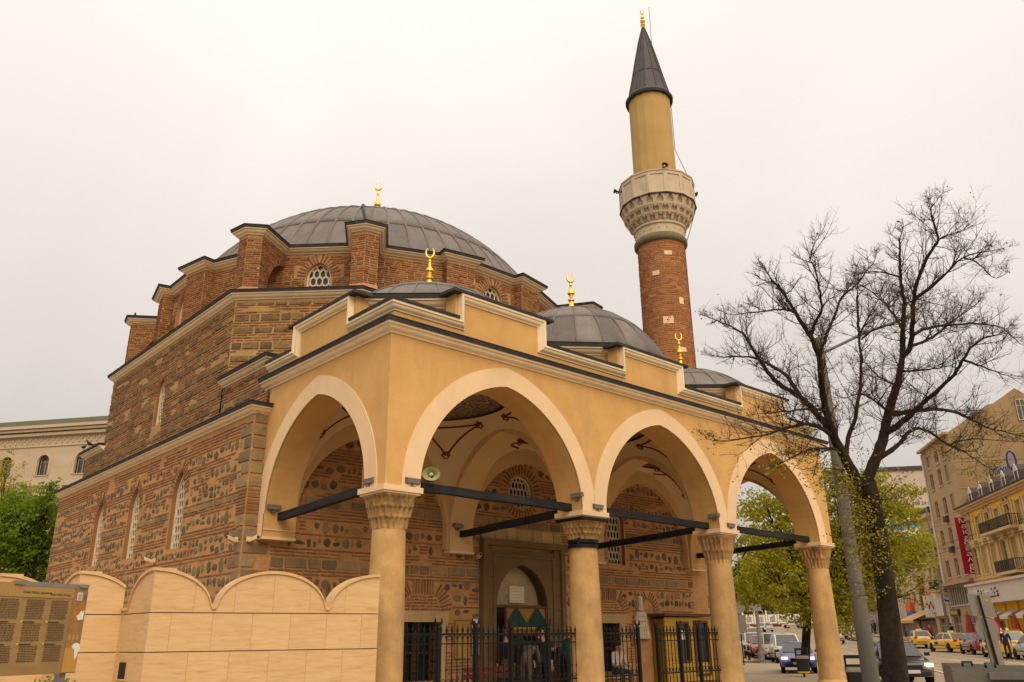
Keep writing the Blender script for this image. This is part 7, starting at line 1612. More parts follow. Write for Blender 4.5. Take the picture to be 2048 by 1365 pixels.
# overhead wires
wi = MB()
def wire(a, b, sag=.4, r_=.012):
    a, b = Vector(a), Vector(b); wi.tube([a.lerp(b, k / 8) - Vector((0, 0, sag * 4 * (k / 8) * (1 - k / 8))) for k in range(9)], r_, 3)
for i, (a, b, sg_) in enumerate(((tuple(top), tuple(S(88, 24.6, 9.5)), .5), (tuple(S(0, 16, 6.2)), tuple(S(150, 17, 6.2)), .3), (tuple(S(0, 18.2, 6.2)), tuple(S(150, 18.5, 6.2)), .3), (tuple(S(70, 6, 9)), tuple(S(86, 28.3, 11.0)), .4), (tuple(S(96, 4, 8.5)), tuple(S(90, 28.3, 9.0)), .4), (tuple(S(110, 4, 8)), tuple(S(99, 28.3, 8.4)), .3))):
    wi = MB(); wire(a, b, sg_, .014 if i else .01); tag(obj('overhead_wire', wi, m_iron), ['thin wire running from the tall grey pole top towards the ochre house', 'overhead tram wire along the left track', 'overhead tram wire along the right track', 'overhead wire crossing to the yellow house front', 'overhead wire crossing to the tan apartment house', 'overhead wire crossing to the narrow ochre house'][i], 'wire', 'overhead wires')
# ================================================================ TREES
m_bark = mat('dark_bark', (.035, .025, .016), (.014, .010, .007), scale=9, rough=.95, bump=1., bscale=18, stain=(.075, .06, .03), stain_amt=.5, stain_scale=(4, 4, 1))
m_twig = mat('twig_bark', (.065, .034, .026), (.042, .022, .017), scale=9, rough=.9)
m_leafy = mat('young_leaf', (.32, .27, .012), (.2, .18, .01), scale=3, rough=.7, rvar=.1)
def leafmat(nm, a, b):
    m = mat(nm, a, b, scale=1.1, rough=.6, spec=.2); p = m.node_tree.nodes['Principled BSDF']; p.inputs['Transmission Weight'].default_value = 0; p.inputs['Subsurface Weight'].default_value = 0
    t = m.node_tree; tr = t.nodes.new('ShaderNodeBsdfTranslucent'); tr.inputs[0].default_value = (a[0] * 1.6, a[1] * 1.6, a[2], 1); mixn = t.nodes.new('ShaderNodeMixShader'); mixn.inputs[0].default_value = .35; o = t.nodes['Material Output']
    t.links.new(p.outputs[0], mixn.inputs[1]); t.links.new(tr.outputs[0], mixn.inputs[2]); t.links.new(mixn.outputs[0], o.inputs['Surface']); return m
m_leaf1 = leafmat('leaf_lime', (.33, .30, .016), (.15, .155, .011)); m_leaf2 = leafmat('leaf_green', (.17, .24, .014), (.06, .11, .008)); m_leaf3 = leafmat('leaf_dark', (.05, .065, .014), (.022, .034, .008)); m_leaf4 = leafmat('leaf_willow', (.32, .27, .03), (.19, .17, .02))
def pix(x, y, depth):                                       # a point seen at that spot at that distance
    d = _f + _r2 * ((x - 1024) / FPX) - _u2 * ((y - 682.5) / FPX); return CAM + d * depth
gt = random.Random(17)
tree = thing('bare_tree', 'large bare dark tree with budding twigs in front of the porch', 'tree', tuple(S(18.4, 4.05)))
T0 = 16.3; cpx = lambda x, y: (1380 + x / 2.2755, 380 + y / 2.2755)
DONE = []
def limb(pts, r0, r1, w0=0., w1=0., n=8):
    P = []; m = len(pts)
    if DONE and pts[0] != (790, 1345):                                                # a side limb leaves its parent at the parent's own distance
        w0 = min(DONE, key=lambda q_: (q_[0] - pts[0][0]) ** 2 + (q_[1] - pts[0][1]) ** 2)[2]
    for i in range(m - 1):
        for k in range(6): f_ = k / 6; DONE.append((pts[i][0] + (pts[i + 1][0] - pts[i][0]) * f_, pts[i][1] + (pts[i + 1][1] - pts[i][1]) * f_, w0 + (w1 - w0) * (i + f_) / (m - 1)))
    for i, (x, y) in enumerate(pts): P.append(pix(*cpx(x, y), T0 + w0 + (w1 - w0) * i / (m - 1)))
    fine = []                                               # smooth the polyline and roughen it a little
    for i in range(m - 1):
        a, b, c, d = P[max(i - 1, 0)], P[i], P[i + 1], P[min(i + 2, m - 1)]
        for k in range(4):
            t = k / 4; fine.append(.5 * ((2 * b) + (c - a) * t + (2 * a - 5 * b + 4 * c - d) * t * t + (3 * b - a - 3 * c + d) * t ** 3) + Vector((gt.uniform(-1, 1), gt.uniform(-1, 1), gt.uniform(-1, 1))) * .012)
    fine.append(P[-1]); rad = [r0 + (r1 - r0) * (i / (len(fine) - 1)) ** .8 for i in range(len(fine))]; rad = [r_ * .86 * gt.uniform(.9, 1.1) for r_ in rad]
    return fine, rad
tb = S(18.4, 4.05); tk = [tb + Vector((0, 0, -.1)), tb + Vector((0, 0, .25)), pix(1793, 1365, T0), pix(1774, 1200, T0), pix(1760, 1090, T0), pix(1742, 1000, T0), pix(1730, 965, T0)]
q = MB(); q.tube(tk, [.36, .29, .25, .195, .175, .18, .2], 14); trunk = obj('trunk', q, m_bark, tree, smooth=60)
LIMBS = [([(770, 1340), (700, 1210), (650, 1110), (615, 990), (600, 880), (585, 760), (550, 670), (480, 560), (430, 480), (365, 400)], .13, .018, 0, -1.2), ([(585, 760), (610, 690), (660, 570), (690, 490), (760, 430), (830, 340)], .045, .012, -.6, -.1), ([(550, 670), (570, 600), (600, 550), (590, 470), (575, 380), (550, 320), (560, 260)], .04, .01, -.8, -1.6),
 ([(650, 1110), (560, 1000), (480, 930), (400, 880), (340, 810), (290, 730), (240, 655), (180, 620), (110, 590)], .085, .012, 0, .9), ([(515, 962), (440, 850), (350, 790), (270, 760), (130, 760)], .06, .012, .2, 1.6), ([(480, 560), (440, 545), (350, 550), (200, 570)], .035, .008, -1, -1.8), ([(650, 1120), (560, 1070), (450, 1080), (330, 1120), (140, 1145)], .055, .010, -.2, -1.8), ([(690, 1180), (560, 1180), (470, 1215), (400, 1250)], .04, .008, 0, -1.4), ([(600, 1000), (520, 1000), (430, 1010), (310, 1020)], .035, .007, .1, -1.),
 ([(790, 1345), (850, 1220), (880, 1120), (905, 1010), (940, 900), (960, 800), (970, 650), (975, 520), (960, 420), (955, 300), (955, 220)], .15, .018, 0, .9), ([(965, 760), (1000, 720), (1015, 600), (1020, 500), (1040, 400), (1090, 290), (1130, 230), (1110, 150), (1095, 90), (1115, 60)], .075, .01, .4, -.6), ([(1020, 500), (1100, 440), (1170, 380), (1240, 310), (1360, 280)], .05, .01, .1, -.8), ([(1110, 250), (1150, 215), (1230, 190), (1280, 150)], .022, .006, -.5, -1), ([(1250, 310), (1320, 340), (1380, 400), (1440, 380)], .02, .006, -.5, 0),
 ([(882, 1115), (960, 1060), (1040, 990), (1130, 910), (1200, 840), (1250, 760), (1310, 690), (1400, 660)], .085, .012, 0, -1.6), ([(1240, 770), (1320, 800), (1400, 830), (1480, 860)], .03, .006, -1.2, -1.9), ([(902, 1025), (1000, 1010), (1100, 1000), (1200, 1010), (1290, 1050), (1380, 1090), (1540, 1125)], .07, .012, .1, 1.8), ([(850, 1225), (940, 1170), (1000, 1100), (1060, 1090), (1180, 1160), (1260, 1200), (1350, 1260)], .07, .008, 0, 1.6), ([(1003, 712), (1070, 690), (1130, 650), (1180, 610), (1250, 560), (1310, 515)], .045, .008, .3, 1.6), ([(1020, 660), (1080, 630), (1200, 615), (1320, 610), (1420, 630), (1500, 700)], .045, .008, .3, 1.0),
 ([(1180, 1160), (1240, 1140), (1330, 1135), (1450, 1145)], .025, .005, 1, .4), ([(715, 1200), (720, 1130), (750, 1040), (770, 930), (780, 800), (770, 680), (765, 560), (762, 480)], .06, .02, 0, .4), ([(770, 660), (800, 600), (840, 530), (870, 480)], .03, .006, .2, 1), ([(780, 680), (830, 640), (900, 620), (960, 610)], .025, .008, .2, -.6), ([(900, 1010), (840, 960), (780, 930), (700, 950)], .035, .008, .1, -1), ([(960, 620), (920, 560), (860, 490), (770, 430)], .035, .008, .5, 1.4), ([(960, 400), (900, 380), (820, 375), (740, 390)], .03, .006, .8, 1.6), ([(970, 520), (1040, 500), (1120, 520), (1180, 540)], .02, .005, .6, 1.8), ([(940, 890), (860, 850), (800, 790), (760, 780)], .03, .006, .1, 1.3), ([(960, 830), (1060, 820), (1150, 810), (1210, 790)], .03, .006, .2, -1.3)]
twigs = MB(); lv = MB(); tips = []
def grow(p, d, L, r_, lev):
    n = 3 if lev < 3 else 2; P = [p]; q_ = p.copy(); d = d.normalized()
    for k in range(n):
        d = (d + Vector((gt.uniform(-1, 1), gt.uniform(-1, 1), gt.uniform(-.75, 1))) * .27 + Vector((0, 0, .07))).normalized(); q_ = q_ + d * L / n; P.append(q_.copy())
    twigs.tube(P, [r_ * (1 - .65 * k / n) for k in range(n + 1)], 4 if lev < 2 else 3, False)
    if lev >= 2: tips.append((P[-1], lev))
    if lev < 3:
        for _ in range({0: 6, 1: 5, 2: 3}[lev] + gt.randint(0, 2)):
            k = gt.randint(1, n); a = P[k]; dd = (P[k] - P[k - 1]).normalized(); sd_ = Vector((gt.uniform(-1, 1), gt.uniform(-1, 1), gt.uniform(-.6, 1))).normalized()
            grow(a - (P[k] - P[k - 1]) * gt.random(), dd * .65 + sd_ * .8, L * gt.uniform(.4, .7), r_ * .55, lev + 1)
for pts, r0, r1, w0, w1 in LIMBS:
    fine, rad = limb(pts, r0, r1, w0, w1); q = MB(); q.tube(fine, rad, 8 if r0 > .04 else 6); obj('limb', q, m_bark, tree, smooth=60)
    tot = sum((b - a).length for a, b in zip(fine, fine[1:])); n = int(tot * 8.5)
    for k in range(n):
        f_ = (k + gt.random()) / n * .85 + .15; i = min(int(f_ * (len(fine) - 1)), len(fine) - 2); a = fine[i]; dd = (fine[i + 1] - fine[i]).normalized(); sd_ = Vector((gt.uniform(-1, 1), gt.uniform(-1, 1), gt.uniform(-.5, 1))).normalized()
        grow(a, dd * .6 + sd_ * .8, gt.uniform(.32, .78) * (1.15 - .35 * f_), min(.010, rad[i] * .6), 1)
    grow(fine[-1], fine[-1] - fine[-2], .34, r1 * .7, 0)
obj('twigs', twigs, m_twig, tree, kind='stuff', fix=False)
def leaf(mb, p, s, g_):
    n = Vector((g_.uniform(-1, 1), g_.uniform(-1, 1), g_.uniform(-1, 1))).normalized(); a = n.orthogonal().normalized(); b = n.cross(a); mb.add([p - a * s * .5, p + b * s * .34, p + a * s * .5, p - b * s * .34], [(0, 1, 2, 3)])
for p, lev in tips:                                         # buds and first leaves, mostly on the lower twigs
    y = proj(p)[1]; pr = .95 if y > 940 else .30 if y > 860 else .02
    if gt.random() < pr:
        for _ in range(2 if y > 900 else 1): leaf(lv, p + Vector((gt.uniform(-.05, .05), gt.uniform(-.05, .05), gt.uniform(-.05, .05))), gt.uniform(.03, .065), gt)
def sucker(p0, d, n=7):
    for _ in range(n):
        dd = (d + Vector((gt.uniform(-1, 1), gt.uniform(-1, 1), gt.uniform(-.4, .9))) * .8).normalized(); P = [p0]; q_ = p0.copy()
        for k in range(5): dd = (dd + Vector((gt.uniform(-1, 1), gt.uniform(-1, 1), gt.uniform(-.6, .5))) * .3).normalized(); q_ = q_ + dd * gt.uniform(.12, .2); P.append(q_.copy())
        twm = MB(); sk_tw.tube(P, [.008 - .0012 * k for k in range(6)], 3, False)
        for p in P[1:]:
            for _ in range(5): leaf(lv, p + Vector((gt.uniform(-.1, .1), gt.uniform(-.1, .1), gt.uniform(-.1, .1))), gt.uniform(.03, .065), gt)
sk_tw = MB()
for (x, y), d in (((1735, 990), (-.6, .6, .2)), ((1725, 975), (-.9, .4, .0)), ((1745, 1010), (-1, -.2, -.3)), ((1740, 1060), (-.8, .5, -.2)), ((1750, 1080), (-1., .2, -.4)), ((1760, 1000), (.6, -.6, .3)), ((1770, 1120), (-.9, .3, 0)), ((1790, 1200), (.6, -.8, .5)), ((1792, 1195), (.8, -.5, .1)), ((1778, 1185), (-.8, .4, -.1)), ((1700, 960), (-.8, .6, -.2)), ((1690, 940), (-.7, .7, -.4)), ((1660, 900), (-.6, .6, -.5)), ((1755, 1040), (-1, .3, 0)), ((1748, 1100), (-1, .1, -.5))): sucker(pix(x, y, T0 - .1), Vector(d), 9)
obj('shoots', sk_tw, m_twig, tree, kind='stuff', fix=False); obj('young_leaves', lv, m_leafy, tree, kind='stuff', fix=False)

def leafy_tree(name, label, base, blobs, trunk_r, nleaf, size, ml, seed, group=None, trunk_top=None, clump=.55):
    """trunk, limbs reaching into each mass of foliage and thousands of small leaves in uneven clumps"""
    g_ = random.Random(seed); base = Vector(base); t = thing(name, label, 'tree', tuple(base), 0, group)
    ctr = sum((Vector(b[0]) for b in blobs), Vector()) / len(blobs); fork = Vector(trunk_top) if trunk_top else base.lerp(ctr, .45)
    q = MB(); q.tube([base - Vector((0, 0, .1)), base.lerp(fork, .4) + Vector((.05, .03, 0)), fork], [trunk_r * 1.25, trunk_r, trunk_r * .85], 10); obj('trunk', q, m_bark, t, smooth=60)
    lm = MB(); lf = MB(); vol = [b[1].x * b[1].y * b[1].z if isinstance(b[1], Vector) else b[1] ** 3 for b in blobs]; tv = sum(v ** .8 for v in vol)
    for bi, (c, r_) in enumerate(blobs):
        c = Vector(c); rv_ = r_ if isinstance(r_, Vector) else Vector((r_, r_, r_)); mid = fork.lerp(c, .55) + Vector((g_.uniform(-.3, .3), g_.uniform(-.3, .3), g_.uniform(-.2, .3)))
        lm.tube([fork, mid, c + Vector((0, 0, rv_.z * .3))], [trunk_r * .5, trunk_r * .3, trunk_r * .08], 6)
        nl = int(nleaf * vol[bi] ** .8 / tv); nc = max(3, nl // 26)
        for _ in range(nc):
            d = Vector((g_.gauss(0, 1), g_.gauss(0, 1), g_.gauss(0, 1))).normalized(); rr = g_.random() ** .38; cc_ = c + Vector((d.x * rv_.x, d.y * rv_.y, d.z * rv_.z)) * rr
            if g_.random() < .35: lm.tube([mid.lerp(c, .5), cc_.lerp(c, .4) + Vector((0, 0, .1)), cc_], [trunk_r * .1, trunk_r * .07, .012], 4, False)
            cs = clump * g_.uniform(.6, 1.25)
            for _ in range(26): leaf(lf, cc_ + Vector((g_.gauss(0, .42) * cs, g_.gauss(0, .42) * cs, g_.gauss(0, .28) * cs)), size * g_.uniform(.7, 1.3), g_)
    obj('limbs', lm, m_bark, t, fix=False); obj('crown', lf, ml, t, kind='stuff', fix=False); return t
V = Vector
gb0 = S(42.6, 5.5); D = 36.5
leafy_tree('leafy_tree', 'bright green leafy street tree seen through the last porch arch', gb0, [(pix(1560, 1075, D), 1.55), (pix(1520, 1010, D), 1.0), (pix(1600, 1000, D), 1.25), (pix(1540, 1160, D - 1), 1.5), (pix(1490, 1190, D), .75), (pix(1620, 1120, D + 1), 1.7), (pix(1690, 1040, D + .5), 1.9), (pix(1700, 1150, D), 1.8), (pix(1770, 1060, D - .5), 1.55), (pix(1790, 1130, D), 1.35), (pix(1830, 1090, D + .5), .95), (pix(1660, 1200, D - .5), 1.3), (pix(1740, 980, D), 1.2), (pix(1600, 1210, D), 1.0), (pix(1650, 960, D + 1), 1.0), (pix(1690, 1235, D + .5), .75), (pix(1800, 1000, D), .9)], .19, 30000, .155, m_leaf1, 4, 'leafy trees', pix(1617, 1190, D))
D = 60
leafy_tree('leafy_tree', 'yellow green leafy tree far behind the third column', S(66, -1.5), [(pix(1500, 1130, D), 2.2), (pix(1470, 1080, D), 1.8), (pix(1530, 1060, D), 2.), (pix(1480, 1200, D), 1.6), (pix(1550, 1180, D), 1.6)], .25, 4500, .2, m_leaf1, 5, 'leafy trees')
for k, (x, y, dd, rr, lb) in enumerate(((1500, 1165, 205, 8, 'dark evergreen tree rising behind the far poster wall, left one'), (1560, 1160, 215, 8, 'dark evergreen tree rising behind the far poster wall, middle one'), (1620, 1165, 220, 8, 'dark tree behind the far poster wall, nearest the last column'), (1690, 1175, 225, 8, 'dark far tree left of the grey pole'), (1450, 1170, 200, 8, 'dark far tree behind the third column'))):
    c = pix(x, y, dd); leafy_tree('far_tree', lb, (c.x, c.y, 4.2), [(c, V((rr, rr, 5.5))), (c + V((3, 2, -5)), V((7, 7, 4))), (c + V((-4, 3, -6)), V((6, 6, 3.5)))], .4, 3200, .75, m_leaf3, 30 + k, 'far dark trees', None, 2.)
# trees on the left, beside the mosque
D = 44
leafy_tree('leafy_tree', 'bright green leafy tree left of the mosque side wall', (pix(70, 1150, D).x, pix(70, 1150, D).y, 0), [(pix(60, 1060, D), 1.7), (pix(100, 1090, D + 1), 1.5), (pix(20, 1100, D), 1.6), (pix(90, 1010, D), 1.0), (pix(40, 1010, D + 1), .9), (pix(110, 1150, D + 1), 1.3), (pix(50, 1150, D), 1.6), (pix(100, 975, D), .5), (pix(-20, 1050, D), 1.6)], .2, 16000, .18, m_leaf2, 8, 'leafy trees')
D = 56
leafy_tree('weeping_tree', 'loose yellow green tree at the far left edge', (pix(10, 1150, D).x, pix(10, 1150, D).y, 0), [(pix(12, 930, D), 1.1), (pix(0, 980, D), 1.6), (pix(25, 990, D), 1.3), (pix(55, 1000, D), 1.0), (pix(10, 1050, D), 2.0), (pix(-40, 1000, D), 2.)], .2, 5500, .13, m_leaf4, 9, None, None, .45)
leafy_tree('low_shrub', 'small dark shrub at the foot of the information board', (-4.9, 1.0, .0), [((-4.95, .9, .75), .35), ((-4.8, 1.1, .95), .25)], .03, 500, .06, m_leaf2, 10, None, None, .2)
# ================================================================ PEOPLE
m_skin = mat('skin', (.42, .22, .13), (.38, .19, .11), scale=8, rough=.6)
CL = lambda nm, c: mat('cloth_' + nm, c, tuple(v * .7 for v in c), scale=9, rough=.85, bump=.2, bscale=25)
STAND = dict(pelvis=(0, 0, .95), spine=(0, 0, 1.14), chest=(.01, 0, 1.36), neck=(.01, 0, 1.50), jaw=(.03, 0, 1.58), head=(.02, 0, 1.69), nose=(.115, 0, 1.635),
  shL=(0, .175, 1.42), elL=(-.03, .25, 1.14), wrL=(.06, .26, .90), paL=(.09, .255, .83), shR=(0, -.175, 1.42), elR=(-.03, -.25, 1.14), wrR=(.06, -.26, .90), paR=(.09, -.255, .83),
  hiL=(0, .095, .92), knL=(.02, .11, .50), anL=(-.02, .115, .09), toL=(.15, .13, .035), hiR=(0, -.095, .92), knR=(.02, -.11, .50), anR=(-.02, -.115, .09), toR=(.15, -.13, .035))
RAD = dict(pelvis=(.15, .12), spine=(.14, .105), chest=(.155, .11), neck=(.06, .06), jaw=(.07, .07), head=(.092, .088), nose=(.014, .014), sh=(.075, .075), el=(.05, .05), wr=(.034, .034), pa=(.038, .022), hi=(.1, .1), kn=(.064, .064), an=(.045, .045), to=(.04, .03))
EDG = [('pelvis', 'spine', 'top'), ('spine', 'chest', 'top'), ('chest', 'neck', 'skin'), ('neck', 'jaw', 'skin'), ('jaw', 'head', 'skin'), ('jaw', 'nose', 'skin')]
for s in 'LR': EDG += [('chest', 'sh' + s, 'top'), ('sh' + s, 'el' + s, 'top'), ('el' + s, 'wr' + s, 'top'), ('wr' + s, 'pa' + s, 'skin'), ('pelvis', 'hi' + s, 'legs'), ('hi' + s, 'kn' + s, 'legs'), ('kn' + s, 'an' + s, 'legs'), ('an' + s, 'to' + s, 'shoe')]
PEOPLE = []
def person(label, loc, rz, pose, top, legs, hair=(.03, .02, .015), k=1., bald=False, group=None):
    J = dict(STAND); J.update(pose or {}); names = list(J); me = bpy.data.meshes.new('person'); V_ = [Vector(J[n]) * k for n in names]; E_ = [(names.index(a), names.index(b)) for a, b, _ in EDG]; R_ = []
    for n in names:
        r_ = RAD.get(n) or RAD[n[:2]]; R_.append((r_[0] * k, r_[1] * k))
    for s in 'LR':                                          # four fingers and a thumb on each palm
        pa, wr = Vector(J['pa' + s]) * k, Vector(J['wr' + s]) * k; d = (pa - wr).normalized(); x = d.orthogonal().normalized(); y = d.cross(x); ip_ = names.index('pa' + s)
        for fi in range(5):
            b0_ = len(V_); off = (fi - 1.5) * .017 * k; L_ = (.075, .085, .08, .062, .05)[fi] * k
            if fi < 4: p1 = pa + d * .045 * k + y * off; p2 = p1 + d * L_ * .5 + x * .008 * k; p3 = p2 + (d * .7 + x * .5) * L_ * .5
            else: p1 = pa - d * .01 * k + y * .04 * k; p2 = p1 + (d + y * .6) * .03 * k; p3 = p2 + d * .025 * k
            V_.extend([p1, p2, p3]); R_.extend([(.0095 * k,) * 2, (.009 * k,) * 2, (.007 * k,) * 2]); E_.extend([(ip_, b0_), (b0_, b0_ + 1), (b0_ + 1, b0_ + 2)])
    me.from_pydata(V_, E_, []); o = bpy.data.objects.new('person', me); C.objects.link(o); o.location = loc; o.rotation_euler = (0, 0, rz)
    m1 = o.modifiers.new('skin', 'SKIN'); m1.use_smooth_shade = True; o.modifiers.new('sub', 'SUBSURF').render_levels = 1; o.modifiers['sub'].levels = 1
    for i, sv in enumerate(me.skin_vertices[0].data): sv.radius = R_[i]; sv.use_root = (i == 0)
    PEOPLE.append((o, J, k, top, legs, hair, bald)); tag(o, label, 'person', group); return o
SIT = dict(pelvis=(0, 0, .52), spine=(.0, 0, .70), chest=(.06, 0, .92), neck=(.09, 0, 1.06), jaw=(.13, 0, 1.13), head=(.13, 0, 1.23), nose=(.22, 0, 1.17), shL=(.06, .175, .97), elL=(.12, .24, .72), wrL=(.33, .17, .66), paL=(.40, .14, .65), shR=(.06, -.175, .97), elR=(.12, -.24, .72), wrR=(.33, -.17, .66), paR=(.40, -.14, .65), hiL=(.05, .1, .5), knL=(.44, .13, .5), anL=(.42, .13, .1), toL=(.58, .14, .05), hiR=(.05, -.1, .5), knR=(.44, -.13, .5), anR=(.42, -.13, .1), toR=(.58, -.14, .05))
STOOP = dict(spine=(.12, 0, 1.1), chest=(.30, 0, 1.22), neck=(.42, 0, 1.25), jaw=(.50, 0, 1.24), head=(.55, 0, 1.29), nose=(.60, 0, 1.2), shL=(.30, .175, 1.24), elL=(.38, .2, .96), wrL=(.5, .14, .76), paL=(.55, .12, .70), shR=(.30, -.175, 1.24), elR=(.38, -.2, .96), wrR=(.5, -.14, .76), paR=(.55, -.12, .70))
WALK = dict(knL=(.18, .10, .52), anL=(.16, .1, .10), toL=(.33, .11, .07), knR=(-.02, -.1, .5), anR=(-.26, -.1, .14), toR=(-.12, -.11, .05), wrL=(-.12, .25, .92), paL=(-.14, .25, .85), wrR=(.18, -.24, .94), paR=(.22, -.23, .88))
CARRY = dict(elL=(.04, .24, 1.14), wrL=(.26, .12, 1.06), paL=(.33, .09, 1.07), elR=(.04, -.24, 1.14), wrR=(.26, -.12, 1.06), paR=(.33, -.09, 1.07))
ZF = .06; d_dn = math.atan2(-1, -.6)
person('man in a grey suit stooping behind the fence before the doorway', (7.55, 4.2, ZF), R(20), STOOP, CL('grey_suit', (.16, .13, .09)), CL('grey_trouser', (.12, .10, .075)), (.20, .16, .12), 1.02)
person('person in a black top standing with back turned left of the doorway', (7.35, 4.75, ZF), R(70), None, CL('black_top', (.012, .011, .012)), CL('brown_skirt', (.10, .065, .04)), (.16, .06, .03), .98)
person('man in a black jacket and pale shirt standing in the doorway', (8.15, 4.2, ZF), R(-110), None, CL('black_jacket', (.014, .013, .014)), CL('navy_jeans', (.02, .022, .04)), (.02, .015, .012), 1.03)
person('person in dark blue bending over right of the doorway', (9.25, 4.3, ZF), R(160), STOOP, CL('dark_blue', (.02, .02, .045)), CL('dark_trouser', (.02, .02, .028)), (.02, .016, .014), .98)
person('man in a white shirt sitting beside the barred window right of the banded column', (11.9, 4.75, ZF), R(-100), SIT, CL('white_shirt', (.6, .56, .5)), CL('blue_jeans', (.05, .07, .11)), (.03, .02, .015), 1.05)
person('pedestrian in black walking away right of the third column', tuple(S(68.2, 4.0)), HD, WALK, CL('black_coat', (.012, .012, .014)), CL('black_trouser', (.012, .012, .013)), k=1.02)
person('man in dark clothes standing in the road by the silver hatchback', tuple(S(58.0, 19.5, -.12)), HD + R(150), None, CL('dark_jacket', (.016, .017, .02)), CL('dark_jeans', (.02, .024, .035)), k=1.04)
person('woman in dark clothes carrying a yellow bag beyond the tree trunk', tuple(S(91.0, 23.0, .0)), HD + R(180), WALK, CL('dark_brown', (.04, .025, .02)), CL('black_trouser', (.012, .012, .013)), (.2, .09, .04), .98, group='pair of pedestrians')
person('pedestrian in black with a red shirt beyond the tree trunk', tuple(S(90.4, 23.8, .0)), HD + R(180), WALK, CL('red_shirt', (.30, .03, .02)), CL('dark_jeans', (.02, .024, .035)), k=1.02, group='pair of pedestrians')
person('pedestrian in black at the door behind the second yellow taxi', tuple(S(93.0, 26.5, .0)), HD + R(-60), None, CL('black_coat', (.012, .012, .014)), CL('black_trouser', (.012, .012, .013)), k=1.0)
CR = ['far pedestrian in black in the crowd left of the grey pole', 'far pedestrian in grey in the crowd left of the grey pole', 'far pedestrian in blue in the crowd left of the grey pole', 'far pedestrian in brown in the crowd left of the grey pole', 'far pedestrian in red in the crowd left of the grey pole', 'far pedestrian in white in the crowd left of the grey pole', 'far pedestrian in green in the crowd left of the grey pole']
CC = [(.014, .014, .015), (.15, .14, .13), (.03, .05, .14), (.12, .07, .04), (.3, .04, .03), (.5, .46, .42), (.04, .1, .05)]
for i in range(7): person(CR[i], tuple(S(121 + 2.2 * i, 24.6 + .5 * (i % 3) + .25 * i, 0)), HD + R(180 + 20 * (i % 3)), WALK if i % 2 else None, CL('crowd%d' % i, CC[i]), CL('black_trouser', (.012, .012, .013)), k=.96 + .02 * (i % 4), group='far crowd of pedestrians')
dg = bpy.context.evaluated_depsgraph_get(); m_shoe = mat('shoe_leather', (.015, .013, .012), rough=.5)
for o, J, k, top, legs, hair, bald in PEOPLE:
    me = bpy.data.meshes.new_from_object(o.evaluated_get(dg)); o.modifiers.clear(); o.data = me; me.materials.clear()
    for m in (m_skin, top, legs, m_shoe): me.materials.append(m)
    ix = {'skin': 0, 'top': 1, 'legs': 2, 'shoe': 3}; seg = [(Vector(J[a]) * k, Vector(J[b]) * k, ix[l]) for a, b, l in EDG]
    for p in me.polygons:
        c = p.center; best = 9; bi = 0
        for a, b, l in seg:
            ab = b - a; t = max(0, min(1, (c - a).dot(ab) / ab.length_squared)); d = (c - a - ab * t).length
            if d < best: best = d; bi = l
        p.material_index = bi; p.use_smooth = True
    hd, jw = Vector(J['head']) * k, Vector(J['jaw']) * k; up = (hd - jw).normalized(); fw = (Vector(J['nose']) * k - jw); fw = (fw - up * fw.dot(up)).normalized(); sd_ = up.cross(fw); h = MB(); rings = []
    for i in range(7):
        a = R(90 - 21 * i); rr = .108 * k * math.cos(a) if i else .004; rings.append([hd + up * (.105 * k * math.sin(a) + .005) + (fw * math.cos(2 * math.pi * j / 14) * 1.05 + sd_ * math.sin(2 * math.pi * j / 14)) * rr - fw * (.02 + .012 * max(0, i - 2)) * k for j in range(14)])
    h.loft(rings); hm = mat('hair_%02d%02d' % (int(hair[0] * 100), int(hair[1] * 100)), hair, rough=.7); ho = obj('hair', h, hm, o, smooth=60, local=True)
    for s in (1, -1):
        e = MB(); c = jw.lerp(hd, .45) + fw * .083 * k + sd_ * s * .032 * k; e.lathe([(.001, -.008), (.009, -.004), (.011, 0), (.009, .004), (.001, .008)], 8, tuple(c)); obj('eye', e, m_trimb, o, local=True)
        e = MB(); c = jw.lerp(hd, .4) + sd_ * s * .09 * k; e.loft([[c + up * .026 * math.cos(t * math.pi / 4) * r_ + fw * .016 * math.sin(t * math.pi / 4) * r_ + sd_ * s * d for t in range(8)] for r_, d in ((1, -.01), (1.1, .008), (.6, .012))]); obj('ear', e, m_skin, o, local=True)
    e = MB(); c = jw + fw * .078 * k - up * .02; e.box(c, (.02, .045, .008), math.atan2(fw.y, fw.x)); obj('mouth', e, mat('lips', (.25, .08, .06), rough=.6), o, local=True)

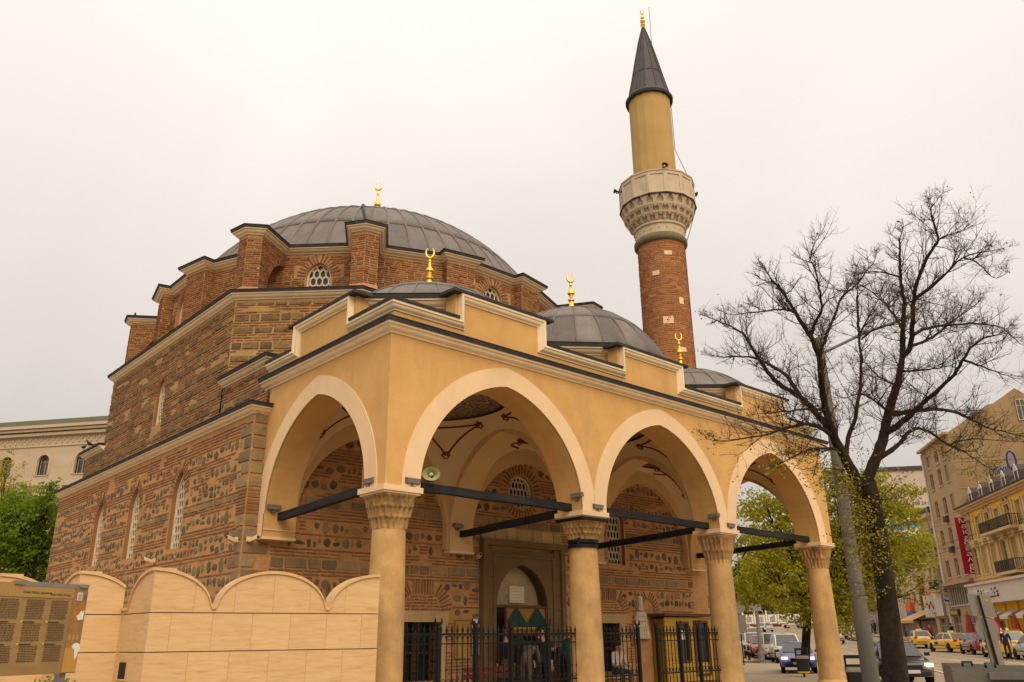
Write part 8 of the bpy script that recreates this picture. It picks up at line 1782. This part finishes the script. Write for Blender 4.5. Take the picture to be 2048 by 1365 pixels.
# ================================================================ PIGEONS AND SMALL THINGS ON THE ROOFS
m_pig = mat('pigeon_grey', (.035, .033, .038), (.06, .055, .06), scale=20, rough=.8)
for loc, rz, lb in (((.03, 21.35, 8.66), 40, 'pigeon on the lower far roof corner, left of the two'), ((.03, 20.6, 8.66), 200, 'pigeon on the lower far roof corner, right of the two'), (polar(9.3, turret_ang[3] if False else R(123.75)) + (13.66,), 120, 'pigeon on the farthest buttress top at the left'), (polar(8.15, R(168.75)) + (13.64,), 30, 'pigeon on the drum cornice above the left window'), (polar(9.3, R(146.25)) + (13.66,), 250, 'pigeon on the left buttress top above its arch')):
    t = local_thing('pigeon', lb, 'bird', loc, R(rz), 'pigeons on the roof'); q = MB(); rings = []
    for x, r_, z in ((-.16, .008, .10), (-.10, .03, .11), (-.03, .06, .125), (.05, .062, .145), (.10, .04, .18), (.12, .032, .215), (.14, .028, .24), (.165, .01, .235)): rings.append([(x, r_ * math.cos(2 * math.pi * j / 10), z + r_ * math.sin(2 * math.pi * j / 10)) for j in range(10)])
    q.loft(rings); obj('body', q, m_pig, t, smooth=60, local=True); q = MB(); q.tube([(.0, .02, .09), (.01, .02, .0)], .006, 4); q.tube([(.0, -.02, .09), (.01, -.02, .0)], .006, 4); obj('legs', q, m_redp, t, local=True)
    q = MB(); q.add([(-.13, -.03, .1), (-.13, .03, .1), (-.24, .035, .075), (-.24, -.035, .075)], [(0, 1, 2, 3)]); obj('tail', q, m_pig, t, local=True)
h_ = 18.25 - 13.5; Rs_ = (7.4 * 7.4 + h_ * h_) / (2 * h_); zc_ = 18.25 - Rs_; P = []
for k in range(12):
    th = math.acos((13.5 - zc_) / Rs_) * (1 - k / 12.); a = R(238 - 14 * (k / 12)); P.append((AX + (Rs_ + .07) * math.sin(th) * math.cos(a), AY + (Rs_ + .07) * math.sin(th) * math.sin(a), zc_ + (Rs_ + .07) * math.cos(th)))
q = MB(); q.tube(P, .045, 6); obj('cable_strap', q, m_lead_dark, mosque)
for x_, y_, z0_, z1_ in ((TX0 - .03, AY - 5.2, 7.1, 8.35),): q = MB(); q.tube([(x_, y_, z0_), (x_, y_ - .05, z1_)], .02, 5); obj('drain_cable', q, m_iron, mosque)
